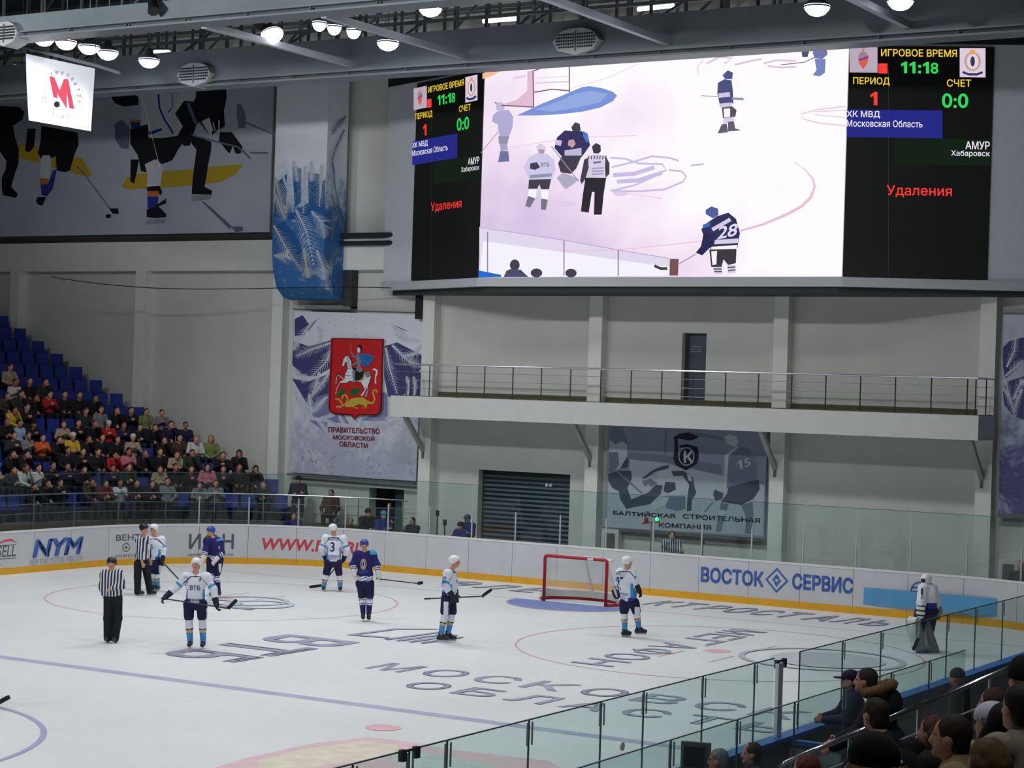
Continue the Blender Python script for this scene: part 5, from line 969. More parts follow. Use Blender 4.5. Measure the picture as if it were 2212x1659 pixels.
speaker(418, 160, 23.75, 1.25, 0.85, 'perforated loudspeaker on the near girder left of the frost duct'); speaker(1243, 88, 23.75, 1.35, 0.85, 'perforated loudspeaker on the near girder above the video screen'); speaker(8, 72, 17.0, 0.95, 0.8, 'perforated loudspeaker cut by the left picture edge')
# theatre lights
def stage_light(px, py, Y, label):
    c = at_y(px, py, Y); r = empty('stage_light', c, label, 'lamp', 'dark stage lights'); ax = unit((0.5, -0.4, -0.8)); m = MB(); m.lathe(c-ax*0.25, ax, [(0, 0), (0.1, 0.02), (0.12, 0.3), (0.15, 0.5), (0, 0.48)], 10); m.build('can', mat('can_black', (26, 28, 32), 0.6), r)
    m = MB(); m.tube([c, c+np.array([0, 0, 0.7])], 0.03, 6); m.build('bracket', STEELD, r)
stage_light(330, 10, 17.0, 'black stage light hanging at the top left'); stage_light(560, 42, 20.2, 'black stage light next to the tilted floodlight')
# white flag with red letter
FY = 19.2; fl = empty('club_flag', at_y(128, 285, FY), 'white hanging club flag with big red letter at the upper left', 'flag')
FP = Print((0, FY, 0), (0, -1, 0)); nx, nz = 40, 24; A, B, C, D = ((56, 116), (205, 148), (200, 284), (58, 259)); V = []
FLW = mat('flag_white', (246, 246, 250), 0.8)
_fm = FLW.node_tree; _b = _fm.nodes['Principled BSDF']; _t = _fm.nodes.new('ShaderNodeBsdfTranslucent'); _t.inputs[0].default_value = (0.9, 0.9, 0.95, 1); _x = _fm.nodes.new('ShaderNodeMixShader'); _x.inputs[0].default_value = 0.4
_fm.links.new(_b.outputs[0], _x.inputs[1]); _fm.links.new(_t.outputs[0], _x.inputs[2]); _fm.links.new(_x.outputs[0], _fm.nodes['Material Output'].inputs[0])
def flagpt(u, v, off=0.0):
    x = (A[0]*(1-u)+B[0]*u)*(1-v)+(D[0]*(1-u)+C[0]*u)*v; y = (A[1]*(1-u)+B[1]*u)*(1-v)+(D[1]*(1-u)+C[1]*u)*v
    return FP.hit(x, y)+np.array([0, -off+0.05*v*math.sin(u*23+1.2*v)+0.03*v*v*math.sin(u*41+2), 0])
V = [flagpt(i/nx, j/nz) for j in range(nz+1) for i in range(nx+1)]; m = MB(); m.add(V, [(j*(nx+1)+i, j*(nx+1)+i+1, (j+1)*(nx+1)+i+1, (j+1)*(nx+1)+i) for j in range(nz) for i in range(nx)]); m.build('cloth', FLW, fl, smooth=True)
def flag_uv(px, py):
    for _ in range(1): pass
    u = (px-57)/(146); yt = A[1]+(B[1]-A[1])*u; ybm = D[1]+(C[1]-D[1])*u; return u, (py-yt)/(ybm-yt)
def flag_poly(pts, mt, name, off=0.012):
    P = [flagpt(*flag_uv(*q), off) for q in pts]; m = MB(); m.add(P, [tuple(t) for t in tessellate_polygon([[Vector(p) for p in P]])]); m.build(name, mt, fl)
fz = lambda pts: [(x*400/2212, y*300/1659) for x, y in pts]
FRED = mat('flag_red', (255, 84, 112), 0.7); FGR = mat('flag_grey', (46, 46, 56), 0.7)
flag_poly(fz([(595, 910), (660, 925), (725, 1080), (770, 945), (815, 945), (910, 1305), (850, 1295), (800, 1110), (795, 1300), (700, 1120), (710, 1180), (655, 1165)]), FRED, 'red_letter', 0.03)
flag_poly([(126+9*math.cos(t)*0.7, 226+7.0*math.sin(t)) for t in np.linspace(0, 6.28, 14)], mat('flag_black', (40, 40, 62), 0.7), 'puck', 0.03)
def flag_arc(txt, cx, cy, r, a0, a1, sc=7.5):
    for ch, t in zip(txt, np.linspace(a0, a1, len(txt))):
        V2, F2, _ = text2d(ch, 0.0); ang = math.radians(t); bx, by = cx+r*math.cos(ang)*0.83, cy+r*math.sin(ang)+ (r*math.cos(ang)*0.83)*0.2; ux, uy = -math.sin(ang), math.cos(ang)
        P = [flagpt(*flag_uv(bx+(u-0.5)*sc*0.7*ux+(v-0.5)*sc*math.cos(ang), by+(u-0.5)*sc*0.7*uy+(v-0.5)*sc*math.sin(ang)), 0.03) for u, v in V2]; m = MB(); m.add(P, F2); m.build('arc_letter', FGR, fl, recalc=False)
flag_arc('НОВОКУЗНЕЦК', 134, 205, 47, 62, 190); flag_arc('МЕТАЛЛУРГ', 134, 205, 47, 10, -120)
m = MB(); m.tube([at_y(30, 96, FY-0.02), at_y(210, 142, FY-0.02), at_y(260, 158, FY+0.1)], 0.05, 8); m.build('rod', STEEL, fl)
m = MB(); m.tube([at_y(56, 100, FY), at_y(56, 100, FY)*np.array([1, 1, 0])+np.array([0, 0, 17])], 0.012, 5); m.tube([at_y(205, 141, FY), at_y(205, 141, FY)*np.array([1, 1, 0])+np.array([0, 0, 17])], 0.012, 5); m.build('cable', STEELD, fl)
m = MB(); a = at_y(301, 188, 24.3); b = at_y(345, 360, 24.3); m.tube([a, b], 0.008, 5); m.build('guy_line', mat('guy_pale', (120, 124, 124), 0.5), fl)

# ================================================================== goal
GR = mat('goal_red', (178, 34, 48), 0.4); NETM = mat('net_white', (226, 226, 222), 0.8)
goal = empty('hockey_goal', (0, 26, 0), 'red framed hockey goal with white net', 'goal')
gr = 0.045; H = 1.22; hw = 0.94
m = MB(); m.tube([(-hw, 26, 0), (-hw, 26, H-0.06), (-hw+0.02, 26, H-0.02), (-hw+0.06, 26, H), (hw-0.06, 26, H), (hw-0.02, 26, H-0.02), (hw, 26, H-0.06), (hw, 26, 0)], gr, 10); m.build('front_frame', GR, goal, smooth=True)
base = [(-hw, 26)]+[(-1.2*math.cos(t)*0.98, 26.25+0.82*math.sin(t)) for t in np.linspace(0, math.pi, 17)]+[(hw, 26)]
m = MB(); m.tube([(x, y, 0.04) for x, y in base], 0.04, 8); m.build('base_frame', GR, goal, smooth=True)
m = MB(); m.tube([(x*0.86, 26+(y-26)*0.5, H-0.02) for x, y in base], 0.028, 8); m.build('top_frame', NETM, goal)
m = MB(); m.tube([(0, 26.5, H-0.03), (0.0, 27.07, 0.06)], 0.032, 8); m.build('centre_stay', NETM, goal)
m = MB(); m.box((0.38, 25.948, H-0.03), (0.55, 25.956, H+0.03)); m.build('maker_plate', WHITEP, goal)
def goal_pt(u, v):                                   # u around, v up
    t = math.pi*u; xb, yb_ = -1.18*math.cos(t), 26.2+0.85*math.sin(t); xt, yt = -0.9*math.cos(t), 26.05+0.44*math.sin(t); b = 1-v; q = 0.5*v*b
    return (xb*b+xt*v, yb_*b+yt*v+q*0.25*math.sin(t), 0.05+(H-0.07)*v)
m = MB(); V = []; NU, NV = 64, 26; wd = 0.0035
def cord(p, q):
    p, q = np.array(p), np.array(q); d = unit(q-p); s1 = unit(np.cross(d, (0.3, 0.9, 0.1)))*wd; s2 = unit(np.cross(d, s1))*wd; m.add([p+s1, p-s1*0.5+s2*0.87, p-s1*0.5-s2*0.87, q+s1, q-s1*0.5+s2*0.87, q-s1*0.5-s2*0.87], [(0, 1, 4, 3), (1, 2, 5, 4), (2, 0, 3, 5)])
for i in range(0, NU): 
    for j in range(NV):
        cord(goal_pt(i/NU, j/NV), goal_pt((i+1)/NU, (j+1)/NV)); cord(goal_pt((i+1)/NU, j/NV), goal_pt(i/NU, (j+1)/NV))
for k in range(30):
    x = -0.88+1.76*k/29; dd_ = 0.42*math.sqrt(max(0, 1-(x/0.92)**2)); cord((x, 26.02, H-0.01), (x*0.97, 26.06+dd_, H-0.03))
for k in range(1, 9): y = 26.02+0.42*k/9; xx = 0.9*math.sqrt(max(0, 1-((y-26.02)/0.46)**2)); cord((-xx, y, H-0.015), (xx, y, H-0.015))
net = m.build('net', NETM, goal, recalc=False); net['kind'] = 'stuff'
m = MB(); V = [(-0.95*0.98, 26.12, 0.07), (0.95*0.98, 26.12, 0.07)]
skirt = [(-1.12*math.cos(t), 26.22+0.76*math.sin(t)) for t in np.linspace(0.05, math.pi-0.05, 17)]
m.add([(x, y, 0.08) for x, y in skirt]+[(x*0.96, 26.2+(y-26.2)*0.96, 0.26) for x, y in skirt], [(i, i+1, 18+i, 17+i) for i in range(16)]); m.build('skirt_pad', mat('net_pad', (206, 206, 204), 0.8), goal)

# ================================================================== figures: smooth implicit bodies
def surface_nets(D, org, h):
    """mesh of the zero level of grid D"""
    ins = D < 0; nx, ny, nz = D.shape
    acc = np.zeros((nx-1, ny-1, nz-1, 3), np.float32); cnt = np.zeros((nx-1, ny-1, nz-1), np.float32)
    for ax in range(3):
        o = [a for a in range(3) if a != ax]
        for i in (0, 1):
            for j in (0, 1):
                sl0 = [None]*3; sl1 = [None]*3; n = [nx, ny, nz]
                sl0[ax] = slice(0, n[ax]-1); sl1[ax] = slice(1, n[ax]); 
                for a, q in ((o[0], i), (o[1], j)): sl0[a] = slice(q, n[a]-1+q); sl1[a] = slice(q, n[a]-1+q)
                d0, d1 = D[tuple(sl0)], D[tuple(sl1)]; cr = (d0 < 0) != (d1 < 0); t = np.where(cr, d0/np.where(cr, d0-d1, 1), 0)
                p = np.zeros(3); p[o[0]] = i; p[o[1]] = j
                for a in range(3): acc[..., a] += np.where(cr, t if a == ax else p[a], 0)
                cnt += cr
    act = cnt > 0; idx = -np.ones(act.shape, np.int64); idx[act] = np.arange(act.sum())
    C = np.stack(np.nonzero(act), 1); V = (C+acc[act]/cnt[act][:, None])*h+org
    Q = []
    for ax in range(3):
        o = [(ax+1) % 3, (ax+2) % 3]; n = [nx, ny, nz]
        sl0 = [slice(1, n[a]-1) for a in range(3)]; sl1 = list(sl0); sl0[ax] = slice(0, n[ax]-1); sl1[ax] = slice(1, n[ax])
        a0, a1 = ins[tuple(sl0)], ins[tuple(sl1)]; ch = np.nonzero(a0 != a1); base = np.stack(ch, 1)
        base = base+np.array([0 if a == ax else 1 for a in range(3)]); fl = a0[ch]
        def cell(du, dv): q = base.copy(); q[:, o[0]] += du; q[:, o[1]] += dv; return idx[q[:, 0], q[:, 1], q[:, 2]]
        q = np.stack([cell(-1, -1), cell(0, -1), cell(0, 0), cell(-1, 0)], 1); q[~fl] = q[~fl][:, ::-1]; Q.append(q)
    return V.astype(np.float32), np.concatenate(Q).astype(np.int32)
def cap(a, b, ra, rb=None, t=0): return ('c', np.asarray(a, float), np.asarray(b, float), ra, ra if rb is None else rb, t)
def ell(c, r, R=None, t=0): return ('e', np.asarray(c, float), np.asarray(r, float), np.eye(3) if R is None else np.asarray(R, float), t)
def _len(p): return np.sqrt(np.einsum('ij,ij->i', p, p))
def prim_d(P, q):
    if q[0] == 'c':
        a, b, ra, rb = q[1:5]; ba = (b-a).astype(np.float32); L = ba@ba+1e-9; pa = P-a.astype(np.float32); h = np.clip((pa@ba)/L, 0, 1); pa -= h[:, None]*ba; return _len(pa)-(ra+(rb-ra)*h)
    c, r, R = q[1:4]; p = (P-c.astype(np.float32))@(R/r).astype(np.float32); k0 = _len(p); p /= r.astype(np.float32); k1 = _len(p)+1e-9; return k0*(k0-1)/k1
def prim_box(q):
    if q[0] == 'c': m_ = max(q[3], q[4]); return np.minimum(q[1], q[2])-m_, np.maximum(q[1], q[2])+m_
    m_ = max(q[2]); return q[1]-m_, q[1]+m_
def sdf(P, prims, k=0.03, clips=(), want_tag=False):
    P = np.asarray(P, np.float32); d = None; best = None; tg = None
    for q in prims:
        e = prim_d(P, q).astype(np.float32)
        if want_tag:
            if best is None: best = e.copy(); tg = np.full(len(P), q[-1], np.int32)
            else: mk = e < best; best[mk] = e[mk]; tg[mk] = q[-1]
        if d is None: d = e
        else: hh = np.clip(0.5+0.5*(d-e)/k, 0, 1); d = d+(e-d)*hh-k*hh*(1-hh)
    for p, n in clips: d = np.maximum(d, (P-np.asarray(p, np.float32))@np.asarray(n, np.float32))
    return (d, tg) if want_tag else d
def mesh_sdf(prims, h, k=0.03, clips=(), wob=0.0):
    lo = np.min([prim_box(q)[0] for q in prims], 0)-2*h-k*0.3; hi = np.max([prim_box(q)[1] for q in prims], 0)+2*h+k*0.3
    for p, n in clips:
        for a in range(3):
            if n[a] == 1: hi[a] = min(hi[a], p[a]+2*h)
            if n[a] == -1: lo[a] = max(lo[a], p[a]-2*h)
    nb = np.ceil((np.ceil((hi-lo)/h)+1)/4).astype(int); bi = np.stack(np.meshgrid(*[np.arange(v) for v in nb], indexing='ij'), -1).reshape(-1, 3)
    Dc = sdf((bi*4+1.5)*h+lo, prims, k, clips); near = abs(Dc) < 5.2*h+k
    D = np.repeat(Dc[:, None], 64, 1).astype(np.float32); o4 = np.stack(np.meshgrid(*[np.arange(4)]*3, indexing='ij'), -1).reshape(-1, 3)
    g = ((bi[near][:, None, :]*4+o4[None])*h+lo).reshape(-1, 3); d = sdf(g, prims, k, clips)
    if wob: d = d+wob*(np.sin(g[:, 0]*37+g[:, 2]*21)*np.sin(g[:, 1]*33-g[:, 2]*17)+0.6*np.sin(g[:, 0]*71+1)*np.sin(g[:, 2]*63+g[:, 1]*40)).astype(np.float32)
    D[near] = d.reshape(-1, 64); D = D.reshape(nb[0], nb[1], nb[2], 4, 4, 4).transpose(0, 3, 1, 4, 2, 5).reshape(nb[0]*4, nb[1]*4, nb[2]*4)
    return surface_nets(D, lo, h)
def body_part(name, prims, mats, parent, h=0.018, k=0.03, clips=(), rule=None, wob=0.0):
    """one smooth mesh; rule(centres, tags) -> material index"""
    V, Q = mesh_sdf(prims, h, k, clips, wob)
    if len(Q) == 0: return None
    C = V[Q].mean(1); mi = None
    if rule is not None: _, tg = sdf(C, prims, k, (), True); mi = rule(C, tg)
    me = make_mesh(name, V, Q, mats, mi, True); return link(name, me, parent)
def rz(phi): c, s = math.cos(phi), math.sin(phi); return np.array([[c, -s, 0], [s, c, 0], [0, 0, 1.0]])
# local frame of a figure: x to the right in the photo, y away from the camera, z up; facing 0 = towards the camera
def basis(phi):
    """columns: figure's own left-right, forward, up; forward = (sin, -cos)"""
    f = np.array([math.sin(phi), -math.cos(phi), 0.0]); r = np.array([math.cos(phi), math.sin(phi), 0.0]); return np.stack([r, f, np.array([0, 0, 1.0])], 1)
SKIN = mat('skin', (206, 150, 124), 0.6); SKIN2 = mat('skin_dark', (176, 122, 98), 0.6); EYE = mat('eye_dark', (40, 30, 28), 0.4); LIP = mat('lip', (160, 86, 80), 0.6)
def head_prims(H, phi, tilt=0.0, sc=1.0):
    B = basis(phi); r, f, u = B.T; q = lambda a, b, c: H+(r*a+f*b+u*c)*sc
    return [ell(q(0, -0.012, 0.02), np.array([0.078, 0.098, 0.105])*sc, B), ell(q(0, 0.022, -0.05), np.array([0.06, 0.07, 0.075])*sc, B), cap(q(0, 0.088, 0.005), q(0, 0.104, -0.03), 0.011*sc, 0.017*sc),
            ell(q(0.08, -0.005, -0.015), np.array([0.014, 0.025, 0.034])*sc, B), ell(q(-0.08, -0.005, -0.015), np.array([0.014, 0.025, 0.034])*sc, B), ell(q(0, 0.07, -0.095), np.array([0.03, 0.025, 0.022])*sc, B)]
def hand_prims(W, d, side, r=1.0, curl=0.5, palm=None, t=0):
    """palm with four unequal fingers and a thumb; d: pointing direction, side: thumb side"""
    d = unit(d); s = unit(np.asarray(side)-d*(np.asarray(side)@d)); n = np.cross(d, s); out = [ell(W+d*0.05*r, np.array([0.045, 0.05, 0.022])*r, np.stack([s, d, n], 1), t)]
    for i, L in enumerate((0.072, 0.082, 0.076, 0.06)):
        b = W+d*0.088*r+s*(0.030-0.02*i)*r; m1 = b+(d*0.55-n*curl*0.5)*L*r*0.6; e = m1+(d*(0.5-curl*0.6)-n*curl)*L*r*0.5; out += [cap(b, m1, 0.0098*r, 0.009*r, t), cap(m1, e, 0.009*r, 0.008*r, t)]
    tb = W+d*0.03*r+s*0.04*r; t1 = tb+(s*0.6+d*0.6-n*0.3)*0.035*r; out += [cap(tb, t1, 0.012*r, 0.011*r, t), cap(t1, t1+(d*0.8-n*0.5)*0.03*r, 0.011*r, 0.009*r, t)]
    return out
def skeleton_prims(J, phi, fat=1.0):
    """whole body: trunk, limbs, neck (tags: 0 skin)"""
    B = basis(phi); f = B[:, 1]; cs = (J['sl']+J['sr'])/2; ch = (J['hl']+J['hr'])/2
    P = [cap(J['head']-np.array([0, 0, 0.07]), cs+np.array([0, 0, 0.03]), 0.056, 0.066), ell(cs+(ch-cs)*0.35, (0.165*fat, 0.115*fat, 0.22), B), ell(cs+(ch-cs)*0.8, (0.15*fat, 0.11*fat, 0.2), B), cap(J['sl'], J['sr'], 0.06)]
    for s in 'lr':
        P += [cap(J['s'+s], J['e'+s], 0.055, 0.045), cap(J['e'+s], J['w'+s], 0.045, 0.032), cap(J['h'+s], J['k'+s], 0.085, 0.06), cap(J['k'+s], J['a'+s], 0.058, 0.042), cap(J['a'+s], J['a'+s]+J['f'+s]*0.07-np.array([0, 0, 0.04]), 0.034, 0.022)]
    return P
def face_rule(H, phi, nskin=0, sc=1.0):
    B = basis(phi)
    def rule(C, tg):
        L = ((C-H)@B)/sc; mi = np.zeros(len(C), int)
        fr = L[:, 1] > 0.05; mi[fr & (abs(abs(L[:, 0])-0.032) < 0.014) & (abs(L[:, 2]-0.012) < 0.009)] = 1
        mi[fr & (abs(L[:, 0]) < 0.026) & (abs(L[:, 2]+0.062) < 0.008)] = 2
        return mi
    return rule
def joints(tag_, pts, G, scale=None):
    """photo points (crop coordinates, optional depth in metres) -> local frame of the figure standing at G"""
    out = {}
    for k, p in pts.items():
        x, y = cp(tag_ if len(p) < 4 else p[3], [p[:2]])[0]; d = ray(x, y); t = ((G-CAM)@FH)/(d@FH); w_ = CAM+d*t-G
        out[k] = np.array([w_@RH, (p[2] if len(p) > 2 else 0.0), w_[2]])
    return out
def root_at(name, G, label, cat='person', group=None): return empty(name, G, label, cat, group, rz=-YAW)

# ---- materials of the two teams
T = dict(white=mat('jersey_white', (226, 230, 240), 0.8), navy=mat('navy_cloth', (26, 26, 66), 0.8), blue=mat('royal_cloth', (40, 56, 150), 0.8), sky=mat('sky_cloth', (70, 150, 205), 0.8), orange=mat('apricot_cloth', (226, 178, 130), 0.8),
         black=mat('black_cloth', (20, 20, 28), 0.8), hw=mat('helmet_white', (236, 238, 240), 0.35), hb=mat('helmet_blue', (52, 76, 160), 0.3), hk=mat('helmet_black', (34, 36, 44), 0.35), skate=mat('skate_boot', (44, 44, 56), 0.5), blade=mat('skate_blade', (214, 216, 216), 0.35),
         glove=mat('glove_navy', (28, 26, 52), 0.7), glovew=mat('glove_white', (214, 210, 204), 0.7), purple=mat('jersey_navy', (36, 30, 98), 0.8), pad=mat('pad_white', (206, 210, 208), 0.6), padg=mat('pad_grey', (128, 136, 138), 0.6))
STRIPE = bpy.data.materials.new('striped_cloth'); STRIPE.use_nodes = True
def _stripe():
    nt = STRIPE.node_tree; b = nt.nodes['Principled BSDF']; b.inputs['Roughness'].default_value = 0.8; tc = nt.nodes.new('ShaderNodeTexCoord'); sx = nt.nodes.new('ShaderNodeSeparateXYZ'); nt.links.new(tc.outputs['Object'], sx.inputs[0])
    w_ = nt.nodes.new('ShaderNodeMath'); w_.operation = 'MULTIPLY'; w_.inputs[1].default_value = 95.0; nt.links.new(sx.outputs[0], w_.inputs[0]); s_ = nt.nodes.new('ShaderNodeMath'); s_.operation = 'SINE'; nt.links.new(w_.outputs[0], s_.inputs[0])
    g_ = nt.nodes.new('ShaderNodeMath'); g_.operation = 'GREATER_THAN'; g_.inputs[1].default_value = 0.05; nt.links.new(s_.outputs[0], g_.inputs[0]); mx = nt.nodes.new('ShaderNodeMix'); mx.data_type = 'RGBA'; mx.inputs[6].default_value = (*lin((28, 32, 48)), 1); mx.inputs[7].default_value = (*lin((214, 218, 228)), 1)
    nt.links.new(g_.outputs[0], mx.inputs[0]); nt.links.new(mx.outputs[2], b.inputs['Base Color'])
_stripe()

def torso_text(par, txt, prims, k, x0, x1, z0, z1, mt, back=True, bold=0.03, clips=(), name='number'):
    """lettering laid on the camera side of a garment"""
    V2, F2, lay = text2d(txt, bold); P = np.array([(x0+(x1-x0)*u, -0.6, z0+(z1-z0)*v) for u, v in V2])
    for _ in range(24): d = sdf(P, prims, k); P[:, 1] += np.clip(d-0.004, -0.05, 0.2)*0.8
    P[:, 1] -= 0.0008*lay
    m = make_mesh(name, P, F2, [mt]); return link(name, m, par)

def skater(label, tag_, foot, pts, phi, kind, stick=None, hem=None, number=None, sock_hi=None, group=None, h=0.017, extra=None, shoulders=1.0, lift=(0, 0), head_phi=None, stick_label=None, foot_dir=None):
    fx, fy = cp(tag_, [foot])[0]; G = at_z(fx, fy, 0.0); root = root_at('person', G, label, 'person', group)
    J = joints(tag_, pts, G); B = basis(phi); r, f, u = B.T; hp = phi if head_phi is None else head_phi
    for s in 'lr': J['f'+s] = basis((foot_dir or {}).get(s, phi))[:, 1]
    H = J['head']; cs = (J['sl']+J['sr'])/2; ch = (J['hl']+J['hr'])/2
    prims = skeleton_prims(J, phi)+head_prims(H, hp)
    for s in 'lr': prims += [ell(J['w'+s]+unit(J['w'+s]-J['e'+s])*0.06, (0.035, 0.035, 0.05))] if kind != 'ref' else hand_prims(J['w'+s], J['w'+s]-J['e'+s], f)
    body_part('body', prims, [SKIN, EYE, LIP], root, 0.02, 0.025, rule=face_rule(H, hp))
    # jersey
    jp = [ell(cs+(ch-cs)*0.30, (0.205*shoulders, 0.145, 0.22), B), ell(cs+(ch-cs)*0.72, (0.20*shoulders, 0.155, 0.26), B), cap(J['sl'], J['sr'], 0.085), ell(J['sl'], (0.105,)*3), ell(J['sr'], (0.105,)*3)]
    for s in 'lr': jp += [cap(J['s'+s], J['e'+s], 0.088, 0.078, 1), cap(J['e'+s], J['w'+s]-(J['w'+s]-J['e'+s])*0.08, 0.078, 0.062, 1)]
    zh = joints(tag_, {'x': (foot[0], hem[0], 0, hem[1])}, G)['x'][2] if hem else ch[2]-0.02
    clips = [((0, 0, zh), (0, 0, -1))]
    if kind == 'ref':
        body_part('striped_jersey', jp, [STRIPE], root, h, 0.05, clips)
    elif kind == 'white':
        def rule(C, tg):
            L = (C-cs)@B; mi = np.zeros(len(C), int); a = abs(L[:, 0]); z = C[:, 2]
            arm = tg == 1
            mi[(~arm) & (a > 0.155) & (z < cs[2]-0.24)] = 2; mi[(~arm) & (z < zh+0.05) & (a < 0.16)] = 4; mi[(~arm) & (z < zh+0.10) & (a > 0.10)] = 3
            pipe = abs((z-cs[2])-(0.03-0.9*np.maximum(a-0.1, 0)-0.1*a)) < 0.012; mi[pipe & (a < 0.26) & (z > cs[2]-0.2)] = 1
            for s in 'lr':
                t_ = ((C-J['s'+s])@(J['e'+s]-J['s'+s]))/((J['e'+s]-J['s'+s])@(J['e'+s]-J['s'+s])+1e-9); mi[arm & (abs(t_-0.75) < 0.10) & (np.linalg.norm(C-(J['s'+s]+J['e'+s])/2, axis=1) < 0.26)] = 2
            return mi
        body_part('jersey', jp, [T['white'], T['navy'], T['sky'], T['blue'], T['white']], root, h, 0.05, clips, rule)
    elif kind == 'blue':
        def rule(C, tg):
            L = (C-cs)@B; mi = np.zeros(len(C), int); z = C[:, 2]; arm = tg == 1; w_ = z-0.35*L[:, 0]*np.sign(L[:, 1]+1e-6)
            mi[(~arm) & (z < zh+0.13)] = 1; mi[(~arm) & (z < zh+0.13) & (np.sin((w_-zh)*95) > 0.55)] = 0; mi[(L[:, 0] > 0.12) & (z > cs[2]+0.015)] = 2
            for s in 'lr':
                d_ = J['w'+s]-J['e'+s]; t_ = ((C-J['e'+s])@d_)/(d_@d_+1e-9); mi[arm & (abs(t_-0.35) < 0.16) & (abs(t_-0.35) > 0.05) & (np.linalg.norm(C-(J['e'+s]+J['w'+s])/2, axis=1) < 0.2)] = 1
            return mi
        body_part('jersey', jp, [T['purple'], T['white'], T['sky']], root, h, 0.05, clips, rule)
    if number:
        for txt, x0, x1, z0, z1, mt_ in number:
            a_, b_ = joints(tag_, {'a': (x0, z1), 'b': (x1, z0)}, G).values(); torso_text(root, txt, jp, 0.05, a_[0], b_[0], a_[2], b_[2], mt_, name='print')
    # trousers or shorts and socks
    pelv = [ell(ch, (0.175, 0.14, 0.13), B)]
    if kind == 'ref':
        for s in 'lr': pelv += [cap(J['h'+s], J['k'+s], 0.11, 0.095), cap(J['k'+s], J['a'+s]-np.array([0, 0, 0.02]), 0.095, 0.085)]
        body_part('trousers', pelv, [T['black']], root, h, 0.03)
    else:
        for s in 'lr': pelv += [cap(J['h'+s], J['k'+s]+(J['h'+s]-J['k'+s])*0.12, 0.118, 0.108, 1)]
        def srule(C, tg): L = (C-ch)@B; mi = np.zeros(len(C), int); mi[(abs(L[:, 0]) > 0.155) & (abs(L[:, 1]) < 0.05) & (C[:, 2] < ch[2]-0.08)] = 1; return mi
        body_part('shorts', pelv, [T['navy'], T['white']], root, h, 0.02, rule=srule)
        for s in 'lr':
            K_, A_ = J['k'+s], J['a'+s]; d_ = A_-K_; L_ = d_@d_
            def krule(C, tg, K_=K_, d_=d_, L_=L_):
                t_ = ((C-K_)@d_)/L_; mi = np.zeros(len(C), int)
                if kind == 'blue': mi[:] = 1; mi[(t_ > 0.12) & (t_ < 0.48)] = 0; mi[abs(t_-0.19) < 0.025] = 1; mi[abs(t_-0.40) < 0.025] = 1
                else: mi[t_ > 0.42] = 1; mi[t_ > 0.47] = 2; mi[t_ > 0.58] = 3
                return mi
            body_part('sock', [cap(K_+(J['h'+s]-K_)*0.12, K_+d_*0.35, 0.085, 0.078), cap(K_+d_*0.35, A_, 0.078, 0.058)], [T['white'], T['purple'] if kind == 'blue' else T['navy'], T['orange'], T['sky']] , root, h*0.9, 0.03, rule=krule)
        for s in 'lr':
            d_ = unit(J['w'+s]-J['e'+s]); W_ = J['w'+s]; gp = [cap(W_-d_*0.06, W_+d_*0.02, 0.07, 0.062), ell(W_+d_*0.075, (0.058, 0.05, 0.06))]+hand_prims(W_+d_*0.03, d_, f, 1.45, 0.8)
            body_part('glove', gp, [T['glove'] if kind != 'blue' else T['glovew']], root, 0.016, 0.02)
    # skates
    for s in 'lr':
        A_ = J['a'+s]; fd = J['f'+s]; sole = A_*np.array([1, 1, 0])+np.array([0, 0, max(0.085, A_[2]-0.09)]); k_ = body_part('skate', [cap(A_+np.array([0, 0, 0.05]), sole-fd*0.03, 0.055, 0.045), cap(sole-fd*0.05, sole+fd*0.16, 0.048, 0.043), cap(A_, sole+fd*0.1, 0.05, 0.045)], [T['skate']], root, 0.015, 0.02)
        m = MB(); zs_ = sole[2]-0.03; c0, c1 = sole-fd*0.1, sole+fd*0.2; sd = np.array([-fd[1], fd[0], 0])*0.006
        m.add([c0+sd+[0, 0, zs_-sole[2]], c1+sd+[0, 0, zs_-sole[2]], c1+sd-fd*0.02+[0, 0, zs_-sole[2]-0.055], c0+sd+fd*0.02+[0, 0, zs_-sole[2]-0.055], c0-sd+[0, 0, zs_-sole[2]], c1-sd+[0, 0, zs_-sole[2]], c1-sd-fd*0.02+[0, 0, zs_-sole[2]-0.055], c0-sd+fd*0.02+[0, 0, zs_-sole[2]-0.055]], [(0, 1, 2, 3), (7, 6, 5, 4), (0, 4, 5, 1), (1, 5, 6, 2), (2, 6, 7, 3), (3, 7, 4, 0)])
        me = make_mesh('blade', m.v, m.f, [T['blade']]); link('blade', me, k_)
    # helmet
    Bh = basis(hp); q = lambda a, b, c: H+Bh@np.array([a, b, c]); hm = dict(ref='hk', white='hw', blue='hb')[kind]
    hl = body_part('helmet', [ell(q(0, -0.018, 0.045), (0.105, 0.132, 0.098), Bh), ell(q(0.07, -0.03, -0.01), (0.035, 0.05, 0.07), Bh), ell(q(-0.07, -0.03, -0.01), (0.035, 0.05, 0.07), Bh)], [T[hm], T['black']], root, 0.014, 0.03, clips=[(q(0, 0.085, 0.028), Bh@np.array([0, 0.55, -0.83])), (q(0, 0, -0.05), (0, 0, -1))])
    if kind != 'ref':
        m = MB(); A_ = np.linspace(-1.15, 1.15, 9); V = [q(0.108*math.sin(a), 0.02+0.115*math.cos(a), z) for z in (0.035, -0.035) for a in A_]; m.add(V, [(i, i+1, 10+i, 9+i) for i in range(8)]); me = make_mesh('visor', m.v, m.f, [VISOR], smooth=True); link('visor', me, hl)
    if stick:
        st, lab = stick, stick_label; Pj = [joints(tag_, {'p': p_}, G)['p'] for p_ in st]; W2 = [G+RH*p_[0]+FH*p_[1]+np.array([0, 0, p_[2]]) for p_ in Pj]
        hockey_stick(W2, lab)
    return root, J, G
VISOR = glass('visor_clear', (0.96, 0.97, 0.97))
